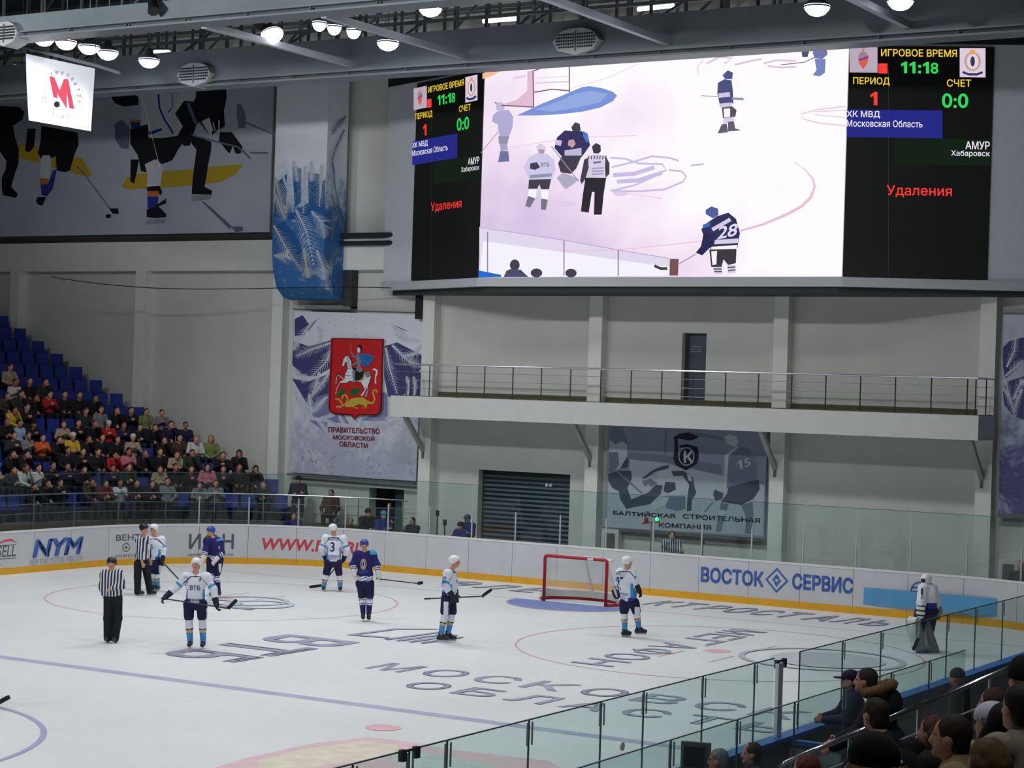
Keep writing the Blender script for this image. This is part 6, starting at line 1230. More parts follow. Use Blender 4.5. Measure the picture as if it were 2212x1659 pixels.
STK, STKB, STKW = mat('stick_shaft', (70, 66, 70), 0.4), mat('stick_blade', (28, 28, 34), 0.6), mat('stick_shaft_pale', (170, 168, 166), 0.4)
def hockey_stick(W2, label, shaft=None):
    """W2: butt, ..., heel, blade tip in world space"""
    W2 = [np.array(p, float) for p in W2]
    for p in W2: p[2] = max(p[2], 0.035)
    r = empty('hockey_stick', W2[0]*np.array([1, 1, 0])+np.array([0, 0, min(p[2] for p in W2)]), label, 'hockey stick', 'hockey sticks')
    m = MB(); m.bar(W2[0], W2[-2], 0.032, 0.024); m.build('shaft', shaft or STK, r)
    a, b = W2[-2], W2[-1]; d = b-a; m = MB(); V = []
    for i in range(7):
        t = i/6; c = a+d*t+np.array([d[1], -d[0], 0])*0.12*t*t; hh = 0.038 if i < 6 else 0.03; sd = unit(np.array([-d[1], d[0], 0]) if np.hypot(d[0], d[1]) > 1e-3 else np.array([1, 0, 0]))*0.006; upv = unit(np.cross(d, sd)); upv = upv if upv[2] > 0 else -upv
        V += [c-sd-upv*hh, c+sd-upv*hh, c+sd+upv*hh, c-sd+upv*hh]
    m.add(V, [(4*i+j, 4*i+(j+1) % 4, 4*i+4+(j+1) % 4, 4*i+4+j) for i in range(6) for j in range(4)]+[(0, 1, 2, 3), (27, 26, 25, 24)]); m.build('blade', STKB, r)
    g0 = W2[0]; dd_ = unit(W2[-2]-W2[0]); m = MB(); m.bar(g0, g0+dd_*0.14, 0.038, 0.03); m.build('grip_tape', STKB, r)
    return r

# ================================================================== people on the ice
NV = mat('print_navy', (34, 40, 96), 0.7); PSK = mat('print_sky_blue', (70, 110, 180), 0.7); PWH = mat('print_white', (214, 212, 220), 0.7); PTN = mat('print_tan', (170, 150, 132), 0.7)
skater('linesman in striped shirt facing the camera with one arm across his chest', 'E1', (858, 692), dict(head=(860, 82), sl=(808, 168), sr=(915, 165), el=(790, 262), wl=(806, 350), er=(945, 250, -0.05), wr=(880, 268, -0.22), hl=(838, 345), hr=(905, 345), kl=(832, 505), kr=(908, 505), al=(830, 650), ar=(886, 655)), 0.0, 'ref', hem=(335, 'E1'))
skater('white clad player standing square to the camera holding his stick level', 'E1', (1512, 735), dict(head=(1510, 88), sl=(1432, 190), sr=(1592, 190), el=(1365, 262, -0.05), wl=(1305, 318, -0.15), er=(1648, 280, -0.05), wr=(1672, 372, -0.15), hl=(1455, 395), hr=(1555, 395), kl=(1455, 505), kr=(1560, 505), al=(1466, 690), ar=(1566, 690)), 0.0, 'white', hem=(388, 'E1'),
       stick=[(1255, 342, -0.2), (1770, 420, -0.24), (1838, 352, -0.24)], stick_label='stick held level by the white clad player facing the camera', number=[('ВТБ', 1470, 1552, 248, 282, NV), ('РЖД', 1425, 1470, 182, 197, PSK), ('*', 1540, 1556, 185, 222, mat('print_brown', (120, 70, 70), 0.7)), ('РР', 1432, 1455, 215, 238, PSK), ('московская', 1425, 1560, 352, 366, NV)])
skater('linesman in striped shirt seen from the side talking to a white clad player', 'E1', (1105, 328), dict(head=(1112, 1222, 0, 'D1'), sl=(1082, 1308, -0.12, 'D1'), sr=(1112, 1308, 0.2, 'D1'), el=(1090, 1400, -0.2, 'D1'), wl=(1108, 1480, -0.2, 'D1'), er=(1125, 1400, 0.25, 'D1'), wr=(1140, 1470, 0.25, 'D1'), hl=(1070, 80, -0.1), hr=(1110, 80, 0.1), kl=(1066, 180, -0.1), kr=(1130, 180, 0.1), al=(1066, 290, -0.1), ar=(1150, 290, 0.1)), 1.25, 'ref', hem=(1455, 'D1'), head_phi=1.2)
skater('white clad player facing left towards the talking linesman', 'E1', (1200, 292), dict(head=(1183, 1222, 0, 'D1'), sl=(1150, 1305, -0.05, 'D1'), sr=(1240, 1308, 0.1, 'D1'), el=(1135, 1385, -0.15, 'D1'), wl=(1140, 1440, -0.25, 'D1'), er=(1262, 1385, 0, 'D1'), wr=(1258, 1450, -0.1, 'D1'), hl=(1168, 70), hr=(1215, 75), kl=(1180, 150), kr=(1205, 155), al=(1190, 258), ar=(1216, 262)), -0.35, 'white', hem=(1460, 'D1'), head_phi=-0.6, number=[('ВТБ', 1130, 1185, 1338-1404, 1372-1404, NV)],
       stick=[(1230, 1440, -0.15, 'D1'), (1420, 210, -0.5), (1470, 235, -0.5)], stick_label='stick of the white clad player beside the talking linesman')
skater('navy clad player bending forward behind the foremost white player', 'E1', (1660, 335), dict(head=(1622, 1242, 0, 'D1'), sl=(1602, 1312, -0.1, 'D1'), sr=(1690, 1318, 0.08, 'D1'), el=(1592, 1390, -0.2, 'D1'), wl=(1580, 1442, -0.3, 'D1'), er=(1708, 1402, 0, 'D1'), wr=(1672, 1452, -0.2, 'D1'), hl=(1625, 55), hr=(1690, 55), kl=(1622, 150), kr=(1668, 165), al=(1660, 290, -0.1), ar=(1684, 290)), -0.6, 'blue', hem=(1462, 'D1'),
       stick=[(1575, 1440, -0.3, 'D1'), (1540, 130, -0.35), (1505, 140, -0.4)], stick_label='stick of the navy clad player bending forward', number=[('1', 1688, 1700, 1350-1404, 1372-1404, PWH)])
skater('white clad player number 3 seen from behind near the boards', 'D2', (605, 1562), dict(head=(606, 1078), sl=(548, 1150), sr=(682, 1155), el=(518, 1225, -0.05), wl=(535, 1295, 0.15), er=(712, 1235, -0.03), wr=(690, 1300, 0.1), hl=(572, 1340), hr=(640, 1340), kl=(550, 1425), kr=(655, 1430), al=(532, 1530), ar=(660, 1532)), math.pi, 'white', hem=(1340, 'D2'), head_phi=2.5,
       stick=[(690, 1290, 0.25), (512, 1518, 0.1), (420, 1530, 0.05)], stick_label='stick of the white clad player number 3', number=[('3', 585, 622, 1178, 1252, NV), ('РУЗАНОВ', 566, 652, 1143, 1166, NV), ('МОСКОВСКАЯ', 550, 652, 1278, 1294, PSK), ('ОБЛАСТЬ', 565, 636, 1298, 1310, PSK)])
skater('navy clad player with crest on his chest skating towards the camera', 'E2', (850, 525), dict(head=(845, 1202, 0, 'D2'), sl=(792, 1278, 0, 'D2'), sr=(908, 1275, 0, 'D2'), el=(757, 1358, -0.05, 'D2'), wl=(768, 1412, -0.15, 'D2'), er=(945, 1358, -0.03, 'D2'), wr=(955, 1420, -0.1, 'D2'), hl=(815, 235), hr=(885, 235), kl=(828, 335), kr=(888, 335), al=(836, 465), ar=(880, 470)), 0.1, 'blue', hem=(1480, 'D2'),
       stick=[(940, 195, -0.15), (1255, 240, 0.1), (1290, 236, 0.2)], stick_label='stick held to the right by the navy clad player facing the camera', number=[('●', 815, 868, 42, 128, PTN), ('0', 826, 856, 56, 112, PWH), ('АМУР', 800, 880, 132, 152, PSK)])
skater('white clad player in profile facing right holding his stick across his hips', 'E2', (1475, 688), dict(head=(1545, 68), sl=(1490, 158, -0.15), sr=(1520, 158, 0.2), el=(1468, 245, -0.22), wl=(1515, 312, -0.2), er=(1540, 250, 0.22), wr=(1548, 315, 0.1), hl=(1478, 345, -0.1), hr=(1510, 345, 0.1), kl=(1468, 465, -0.1), kr=(1522, 470, 0.08), al=(1438, 620, -0.1), ar=(1490, 622, 0.05)), 1.35, 'white', hem=(330, 'E2'), foot_dir=dict(l=1.5, r=1.5),
       stick=[(1310, 348, -0.2), (1755, 332, -0.1), (1815, 290, 0.2)], stick_label='stick held level by the white clad player in profile', number=[('АРР', 1445, 1480, 175, 250, PSK)])
skater('white clad player number 27 seen from behind beside the goal', 'E3', (925, 652), dict(head=(912, 72), sl=(858, 150, -0.05), sr=(945, 150, 0.05), el=(845, 230, 0.05), wl=(850, 300, 0.15), er=(965, 215, -0.08), wr=(990, 270, -0.12), hl=(885, 385), hr=(965, 385), kl=(886, 455), kr=(980, 455), al=(890, 590), ar=(998, 572)), 2.7, 'white', hem=(375, 'E3'), head_phi=2.0, foot_dir=dict(l=2.2, r=1.6),
       stick=[(990, 250, 0.12), (826, 364, 0.35), (796, 305, 0.5)], stick_label='stick of the white clad player number 27', number=[('27', 822, 878, 182, 285, NV), ('ТОЧИЦ', 822, 862, 148, 170, PSK), ('МОСКОВСКАЯ', 834, 912, 305, 325, PSK), ('ОБЛАСТЬ', 836, 890, 335, 352, PSK)])
# ---- goalkeeper with leg pads
def goalie():
    fx, fy = cp('E4', [(1470, 765)])[0]; G = at_z(fx, fy, 0.0); root = root_at('person', G, 'goalkeeper in white pads and mask skating along the near boards'); phi = -0.9
    J = joints('E4', dict(head=(1458, 212), sl=(1428, 275, -0.12), sr=(1512, 275, 0.12), el=(1405, 370, -0.25), wl=(1390, 440, -0.3), er=(1545, 370, 0.15), wr=(1555, 440, 0.15), hl=(1418, 455, -0.1), hr=(1500, 455, 0.1), kl=(1385, 585, -0.14), kr=(1482, 600, 0.12), al=(1415, 700, -0.1), ar=(1532, 735, 0.1)), G); B = basis(phi); r, f, u = B.T
    for s in 'lr': J['f'+s] = f
    H = J['head']; cs = (J['sl']+J['sr'])/2; ch = (J['hl']+J['hr'])/2
    pr = skeleton_prims(J, phi, 1.2)+head_prims(H, phi)
    for s in 'lr': pr += hand_prims(J['w'+s], J['w'+s]-J['e'+s], f)
    body_part('body', pr, [SKIN, EYE, LIP], root, 0.022, 0.025, rule=face_rule(H, phi))
    jp = [ell(cs+(ch-cs)*0.3, (0.25, 0.19, 0.26), B), ell(cs+(ch-cs)*0.7, (0.24, 0.2, 0.28), B), cap(J['sl'], J['sr'], 0.11)]
    for s in 'lr': jp += [cap(J['s'+s], J['e'+s], 0.12, 0.105, 1), cap(J['e'+s], J['w'+s], 0.105, 0.085, 1)]
    def rule(C, tg): L = (C-cs)@B; mi = np.zeros(len(C), int); mi[(L[:, 0] > 0.1) & (C[:, 2] < cs[2]-0.3) & (tg == 0)] = 1; mi[(abs(L[:, 0]) < 0.03) & (C[:, 2] > cs[2]-0.05)] = 0; return mi
    body_part('jersey', jp, [T['white'], T['blue']], root, 0.018, 0.05, [((0, 0, ch[2]-0.02), (0, 0, -1))], rule)
    pv = [ell(ch, (0.27, 0.22, 0.2), B)]+[cap(J['h'+s], J['k'+s], 0.17, 0.14) for s in 'lr']
    body_part('shorts', pv, [T['navy']], root, 0.018, 0.03)
    for s in 'lr':
        k_, a_ = J['k'+s], J['a'+s]; up_ = unit(k_-a_)
        pad = body_part('leg_pad', [cap(k_+up_*0.2+f*0.1+r*o, a_-up_*0.06+f*0.12+r*o, 0.1, 0.09) for o in (-0.09, 0.0, 0.09)]+[ell(k_+f*0.12, (0.18, 0.13, 0.2), B), ell(a_-up_*0.04+f*0.16, (0.15, 0.16, 0.09), B)], [T['pad'], T['padg'], T['sky']], root, 0.018, 0.035, rule=lambda C, tg, k_=k_: np.where(abs(((C-k_)@r)) > 0.115, 1, np.where((C[:, 2] < k_[2]-0.3) & (((C-k_)@r) > 0.06), 2, 0)))
        sk = body_part('skate', [cap(a_, a_-np.array([0, 0, 0.06])+f*0.12, 0.055, 0.045)], [T['skate']], root, 0.016, 0.02)
        m = MB(); c = a_*np.array([1, 1, 0])+np.array([0, 0, 0.04]); m.obox(c+f*0.04, f*0.16, r*0.007, np.array([0, 0, 0.045])); link('blade', make_mesh('blade', m.v, m.f, [T['blade']]), sk)
    w_ = J['wl']; m = MB(); body_part('blocker', [ell(w_+np.array([0, -0.06, 0.02]), (0.13, 0.06, 0.19), B), ell(w_, (0.06, 0.06, 0.07))], [T['pad'], T['black']], root, 0.018, 0.03, rule=lambda C, tg: np.where(np.sin(C[:, 2]*60) > 0.6, 1, 0))
    body_part('catching_glove', [ell(J['wr']+np.array([0.02, 0, -0.04]), (0.12, 0.08, 0.14), B)]+hand_prims(J['wr'], (0, 0, -1), f, 1.8), [T['padg']], root, 0.018, 0.03)
    q = lambda a, b, c: H+B@np.array([a, b, c]); hm = body_part('mask', [ell(q(0, -0.005, 0.02), (0.112, 0.135, 0.135), B), ell(q(0, 0.05, -0.07), (0.08, 0.085, 0.08), B)], [T['hw'], T['black']], root, 0.014, 0.03, rule=lambda C, tg: np.where((((C-H)@f) > 0.095) & (abs((C-H)@r) < 0.06) & (abs(C[:, 2]-H[2]) < 0.045), 1, 0))
    Pj = joints('E4', dict(a=(1390, 430, -0.35), b=(1370, 640, -0.4), c=(1330, 735, -0.4)), G); W2 = [G+RH*p_[0]+FH*p_[1]+np.array([0, 0, p_[2]]) for p_ in (Pj['a'], Pj['b'], Pj['c'])]
    up_ = W2[0]+(W2[0]-W2[1])*0.8; hockey_stick([up_, W2[1], W2[2]], 'goalkeeper stick held low beside his pads', STKW)
goalie()
# ---- stick and glove reaching in at the left picture edge
skater('player at the left picture edge with only his stick in the picture', 'E1', (-150, 1180), dict(head=(-140, 480), sl=(-225, 590), sr=(-60, 590), el=(-235, 700, -0.1), wl=(-180, 790, -0.2), er=(-40, 700, -0.1), wr=(-60, 800, -0.25), hl=(-190, 830), hr=(-95, 830), kl=(-190, 960), kr=(-95, 960), al=(-190, 1130), ar=(-95, 1130)), 0.3, 'blue', hem=(820, 'E1'), stick=[(-170, 780, -0.25), (10, 1142, -0.2), (84, 1100, -0.1)], stick_label='pink and black stick blade poking in at the left edge')

# ================================================================== spectators in the far stand
def seated_mesh(variant):
    v = variant; rnd = random.Random(v); lean = (0.0, 0.06, -0.03, 0.12, 0.0, 0.04)[v % 6]; phi = math.pi
    J = dict(head=np.array([0.0, 0.0+lean, 1.19-lean*0.4]), sl=np.array([-0.18, -0.09+lean*0.6, 0.98]), sr=np.array([0.18, -0.09+lean*0.6, 0.98]), hl=np.array([-0.1, -0.1, 0.52]), hr=np.array([0.1, -0.1, 0.52]), kl=np.array([-0.13, 0.33, 0.53]), kr=np.array([0.13, 0.33, 0.53]), al=np.array([-0.13, 0.31, 0.1]), ar=np.array([0.13, 0.31, 0.1]))
    arms = [((-0.27, 0.02, 0.72), (-0.12, 0.22, 0.62), (0.27, 0.02, 0.72), (0.12, 0.22, 0.62)), ((-0.26, 0.04, 0.74), (-0.02, 0.16, 0.7), (0.26, 0.04, 0.74), (0.03, 0.18, 0.74)), ((-0.27, 0.0, 0.74), (-0.06, 0.17, 0.86), (0.27, 0.0, 0.74), (0.06, 0.17, 0.86)), ((-0.25, 0.12, 0.72), (-0.05, 0.2, 1.02), (0.25, 0.12, 0.72), (0.08, 0.28, 0.64))][v % 4]
    for k_, p_ in zip(('el', 'wl', 'er', 'wr'), arms): J[k_] = np.array(p_)+np.array([0, lean*0.4, 0])
    H = J['head']; P = []
    for q in head_prims(H, phi): P.append(q[:-1]+(0,))
    P.append(cap(H-np.array([0, 0, 0.08]), np.array([0, -0.07+lean*0.6, 1.02]), 0.055, 0.06, 0))
    hair = v % 3
    if hair == 0: P += [ell(H+np.array([0, -0.03, 0.05]), (0.088, 0.1, 0.09), None, 1)]
    elif hair == 1: P += [ell(H+np.array([0, -0.03, 0.05]), (0.093, 0.105, 0.095), None, 1), cap(H+np.array([-0.06, -0.07, 0]), H+np.array([-0.07, -0.07, -0.17]), 0.05, 0.04, 1), cap(H+np.array([0.06, -0.07, 0]), H+np.array([0.07, -0.07, -0.17]), 0.05, 0.04, 1)]
    else: P += [ell(H+np.array([0, -0.012, 0.068]), (0.1, 0.115, 0.085), None, 1)]
    cs, ch = (J['sl']+J['sr'])/2, (J['hl']+J['hr'])/2; B = np.eye(3)
    P += [ell(cs+(ch-cs)*0.3, (0.2, 0.14, 0.22), B, 2), ell(cs+(ch-cs)*0.78, (0.19, 0.15, 0.2), B, 2), cap(J['sl'], J['sr'], 0.075, 0.075, 2)]
    for s in 'lr':
        d_ = unit(J['w'+s]-J['e'+s]); P += [cap(J['s'+s], J['e'+s], 0.072, 0.06, 2), cap(J['e'+s], J['w'+s], 0.06, 0.048, 2)]+hand_prims(J['w'+s], d_, (0, 0, 1), 1.0, 0.4, t=0)
        P += [cap(J['h'+s], J['k'+s], 0.1, 0.075, 3), cap(J['k'+s], J['a'+s], 0.07, 0.055, 3), cap(J['a'+s]-np.array([0, 0, 0.05]), J['a'+s]+np.array([0, 0.14, -0.06]), 0.05, 0.042, 4)]
    V, Q = mesh_sdf(P, 0.024, 0.025); C = V[Q].mean(1); _, tg = sdf(C, P, 0.02, (), True)
    return make_mesh('spectator', V, Q, [SKIN, T['black'], T['black'], T['black'], T['black']], tg, True)
CROWD_ME = [seated_mesh(v) for v in range(12)]
CC = {'black': (22, 22, 26), 'dark grey jacket': (46, 46, 50), 'navy': (30, 34, 66), 'brown': (70, 54, 44), 'red': (176, 30, 36), 'dark red': (110, 28, 34), 'orange': (216, 92, 30), 'yellow': (206, 172, 60), 'white': (206, 206, 204), 'beige': (168, 152, 126), 'grey': (122, 124, 130), 'olive green': (120, 132, 74), 'pale blue': (150, 176, 204), 'pink': (196, 110, 130), 'dark green': (44, 58, 46), 'striped grey': (100, 104, 110)}
HAIRC = {'d': (30, 24, 22), 'b': (78, 52, 36), 'f': (150, 120, 80), 'k': (18, 18, 20), 'w': (210, 206, 196), 'r': (120, 60, 36)}
HATV, LONGV, SHORTV = [2, 5, 8, 11], [1, 4, 7, 10], [0, 3, 6, 9]
def crowd_mats(o, top, hair, trousers=(26, 28, 36)):
    ms = [SKIN if random.random() < 0.7 else SKIN2, mat('hair_or_hat', HAIRC[hair], 0.8), mat('coat', CC[top], 0.85, noise=0.15, nscale=9), mat('trousers', trousers, 0.85), mat('shoes', (20, 20, 22), 0.6)]
    for i, mm in enumerate(ms): o.material_slots[i].link = 'OBJECT'; o.material_slots[i].material = mm
# distinctive people read off the photograph: crop x, y of the head, coat, hair, style
PEOPLE = [(95, 20, 'beige', 'b', 'l'), (155, 65, 'white', 'd', 's'), (120, 125, 'black', 'd', 's'), (205, 70, 'black', 'd', 's'), (340, 70, 'dark grey jacket', 'd', 's'), (530, 150, 'black', 'd', 's'), (265, 180, 'black', 'b', 's'), (345, 190, 'red', 'd', 's'), (630, 185, 'black', 'd', 's'), (760, 160, 'black', 'k', 's'), (10, 165, 'brown', 'b', 's'), (105, 265, 'yellow', 'd', 's'), (925, 260, 'black', 'd', 's'), (1055, 310, 'black', 'k', 's'), (1175, 268, 'olive green', 'b', 's'), (1238, 280, 'grey', 'd', 's'),
          (1300, 365, 'navy', 'd', 's'), (1405, 390, 'navy', 'd', 's'), (820, 290, 'grey', 'b', 's'), (875, 372, 'red', 'w', 'h'), (740, 300, 'dark grey jacket', 'b', 'l'), (60, 360, 'black', 'b', 's'), (135, 360, 'pale blue', 'd', 's'), (300, 370, 'black', 'k', 'h'), (440, 365, 'black', 'd', 's'), (540, 365, 'beige', 'b', 's'), (680, 360, 'brown', 'b', 'l'), (770, 370, 'black', 'b', 's'), (310, 450, 'beige', 'd', 's'), (75, 470, 'dark grey jacket', 'd', 's'), (420, 465, 'black', 'd', 's'), (510, 465, 'black', 'd', 's'), (730, 485, 'black', 'd', 's'), (940, 482, 'black', 'b', 's'), (1045, 495, 'beige', 'w', 'h'), (1215, 478, 'black', 'd', 's'), (1292, 498, 'black', 'd', 's'), (835, 500, 'black', 'd', 's'),
          (240, 572, 'grey', 'd', 's'), (350, 565, 'orange', 'd', 's'), (570, 568, 'yellow', 'w', 'h'), (700, 570, 'black', 'b', 's'), (800, 580, 'striped grey', 'd', 's'), (1020, 580, 'pink', 'd', 'l'), (1120, 582, 'black', 'r', 's'), (1220, 600, 'black', 'd', 's'), (1355, 615, 'beige', 'b', 's'), (1460, 580, 'white', 'f', 's'), (1542, 580, 'red', 'd', 's'), (1605, 505, 'olive green', 'f', 'l'), (1672, 600, 'black', 'k', 'h'), (1790, 590, 'navy', 'd', 'l'), (60, 620, 'black', 'd', 's'), (200, 720, 'white', 'b', 'l'), (285, 735, 'white', 'd', 's'), (490, 690, 'black', 'd', 'l'), (590, 690, 'black', 'd', 'l'), (85, 730, 'dark grey jacket', 'd', 's'), (390, 730, 'black', 'd', 's'), (700, 700, 'navy', 'd', 's'), (820, 705, 'navy', 'd', 's'), (912, 688, 'red', 'd', 's'), (1015, 708, 'dark green', 'd', 's'), (1130, 690, 'black', 'b', 's'), (1260, 695, 'beige', 'b', 's'), (1362, 718, 'black', 'd', 's'), (1470, 698, 'dark green', 'd', 's'), (1580, 720, 'pink', 'd', 'l'), (1672, 740, 'black', 'd', 'l'), (1800, 705, 'black', 'b', 's'),
          (12, 790, 'beige', 'w', 'h'), (112, 798, 'dark red', 'd', 's'), (205, 800, 'dark red', 'r', 'l'), (530, 788, 'navy', 'd', 's'), (440, 800, 'dark grey jacket', 'd', 's'), (620, 800, 'black', 'd', 's'), (750, 822, 'dark green', 'd', 's'), (850, 840, 'dark red', 'd', 's'), (1000, 830, 'black', 'd', 's'), (1078, 840, 'black', 'd', 's'), (1150, 840, 'black', 'd', 's'), (1275, 800, 'black', 'd', 's'), (1362, 820, 'navy', 'd', 's'), (1522, 832, 'grey', 'd', 's'), (1620, 830, 'grey', 'd', 's'), (1965, 805, 'black', 'k', 'l'), (350, 830, 'black', 'd', 's'),
          (250, 860, 'black', 'd', 's'), (475, 912, 'black', 'd', 's'), (635, 918, 'dark grey jacket', 'b', 's'), (715, 910, 'brown', 'b', 's'), (810, 918, 'dark green', 'd', 's'), (940, 900, 'white', 'd', 's'), (1065, 930, 'dark green', 'b', 's'), (1180, 912, 'dark grey jacket', 'b', 's'), (1290, 915, 'grey', 'd', 's'), (1400, 930, 'dark red', 'd', 's'), (1520, 915, 'dark grey jacket', 'd', 's'), (1645, 930, 'dark red', 'd', 's'), (1745, 925, 'pink', 'd', 'l'), (1858, 935, 'navy', 'd', 's'), (1985, 915, 'dark grey jacket', 'b', 's'),
          (380, 935, 'pink', 'b', 'l'), (190, 1065, 'black', 'b', 's'), (510, 1130, 'dark green', 'b', 's'), (1020, 1100, 'grey', 'b', 's'), (1150, 1125, 'dark grey jacket', 'd', 's'), (700, 1060, 'black', 'd', 's'), (1260, 1010, 'navy', 'd', 's'), (2005, 1110, 'dark red', 'b', 's'), (2105, 1105, 'black', 'd', 's'), (1850, 1090, 'black', 'd', 's')]
used = {}
for i, (x, y, top, hair, st) in enumerate(PEOPLE):
    px = np.array(cp('D1', [(x, y)])[0]); best = None
    for j, s in enumerate(SEATS):
        if j in used: continue
        d = np.linalg.norm((s['px']-px)*np.array([1, 1.3]))
        if best is None or d < best[0]: best = (d, j)
    if best and best[0] < 22: used[best[1]] = (top, hair, st, tuple(px))
# the rest of the crowd: dark coats in the remaining seats of the filled part
for j, s in enumerate(SEATS):
    if j in used: continue
    x, y = s['px']; limit = 845 if x < 200 else 845+(x-200)*0.36
    if 8 < x < 530 and y > limit and y < 1120 and s['k'] >= 1 and random.random() < 0.5: used[j] = (random.choice(['black', 'black', 'dark grey jacket', 'navy', 'black', 'brown', 'dark green']), random.choice('ddbk'), random.choice('sssl'), None)
ROWW = ['front row', 'second row', 'third row', 'fourth row', 'fifth row', 'sixth row', 'seventh row', 'eighth row', 'ninth row', 'tenth row', 'eleventh row', 'twelfth row', 'thirteenth row', 'fourteenth row', 'fifteenth row', 'sixteenth row', 'top row']
HAIRW = {'d': 'dark hair', 'b': 'brown hair', 'f': 'fair hair', 'k': 'black hair', 'w': 'pale hat', 'r': 'red hair'}
seen_lab = {}
crowd = []
for j, (top, hair, st, px) in sorted(used.items()):
    s = SEATS[j]; v = random.choice({'s': SHORTV, 'l': LONGV, 'h': HATV}[st]); o = bpy.data.objects.new('person', CROWD_ME[v]); COL.objects.link(o)
    q = s['q']; o.location = (q[0], q[1], s['z']); o.rotation_euler.z = rot_of(s['d'])+random.uniform(-0.15, 0.15); sc = random.uniform(0.94, 1.04); o.scale = (sc, sc, sc)
    crowd_mats(o, top, hair, random.choice([(26, 28, 36), (40, 46, 66), (30, 28, 30)]))
    hw = HAIRW[hair] if not (st == 'h' and hair != 'w') else 'dark hat'
    lab = 'spectator in %s with %s, %s of the far stand' % (top if 'jacket' in top else top+' coat', ('long '+hw) if st == 'l' else hw, ROWW[s['k']]); tag(o, lab, 'person', 'spectators in the far stand'); crowd.append((o, lab, s))
# tell those with one label apart by their place in the row
from collections import defaultdict
dl = defaultdict(list)
for o, lab, s in crowd: dl[lab].append((s['px'][0], o))
ORDW = ['leftmost', 'second from left', 'third from left', 'fourth from left', 'fifth from left', 'sixth from left', 'seventh from left', 'eighth from left', 'ninth from left', 'tenth from left', 'eleventh from left', 'twelfth from left']
for lab, lst in dl.items():
    if len(lst) > 1:
        for i, (_, o) in enumerate(sorted(lst, key=lambda t: t[0])): o['label'] = lab.replace(' of the far stand', '')+', '+ORDW[min(i, 11)]+' of %d such' % len(lst)
# blue seats under and around them
nseat = 0
for j, s in enumerate(SEATS):
    if nseat > 285: break
    if s['top'][0] > 640 or s['k'] > 14: continue
    if j in used and s['k'] > 0 and random.random() < 0.35: continue
    o = bpy.data.objects.new('stadium_seat', seat_me); COL.objects.link(o); o.location = (s['q'][0], s['q'][1], s['z']); o.rotation_euler.z = rot_of(s['d']); nseat += 1
    tag(o, 'blue plastic stadium seat in the far stand, %s' % ROWW[s['k']], 'seat', 'blue seats of the far stand')

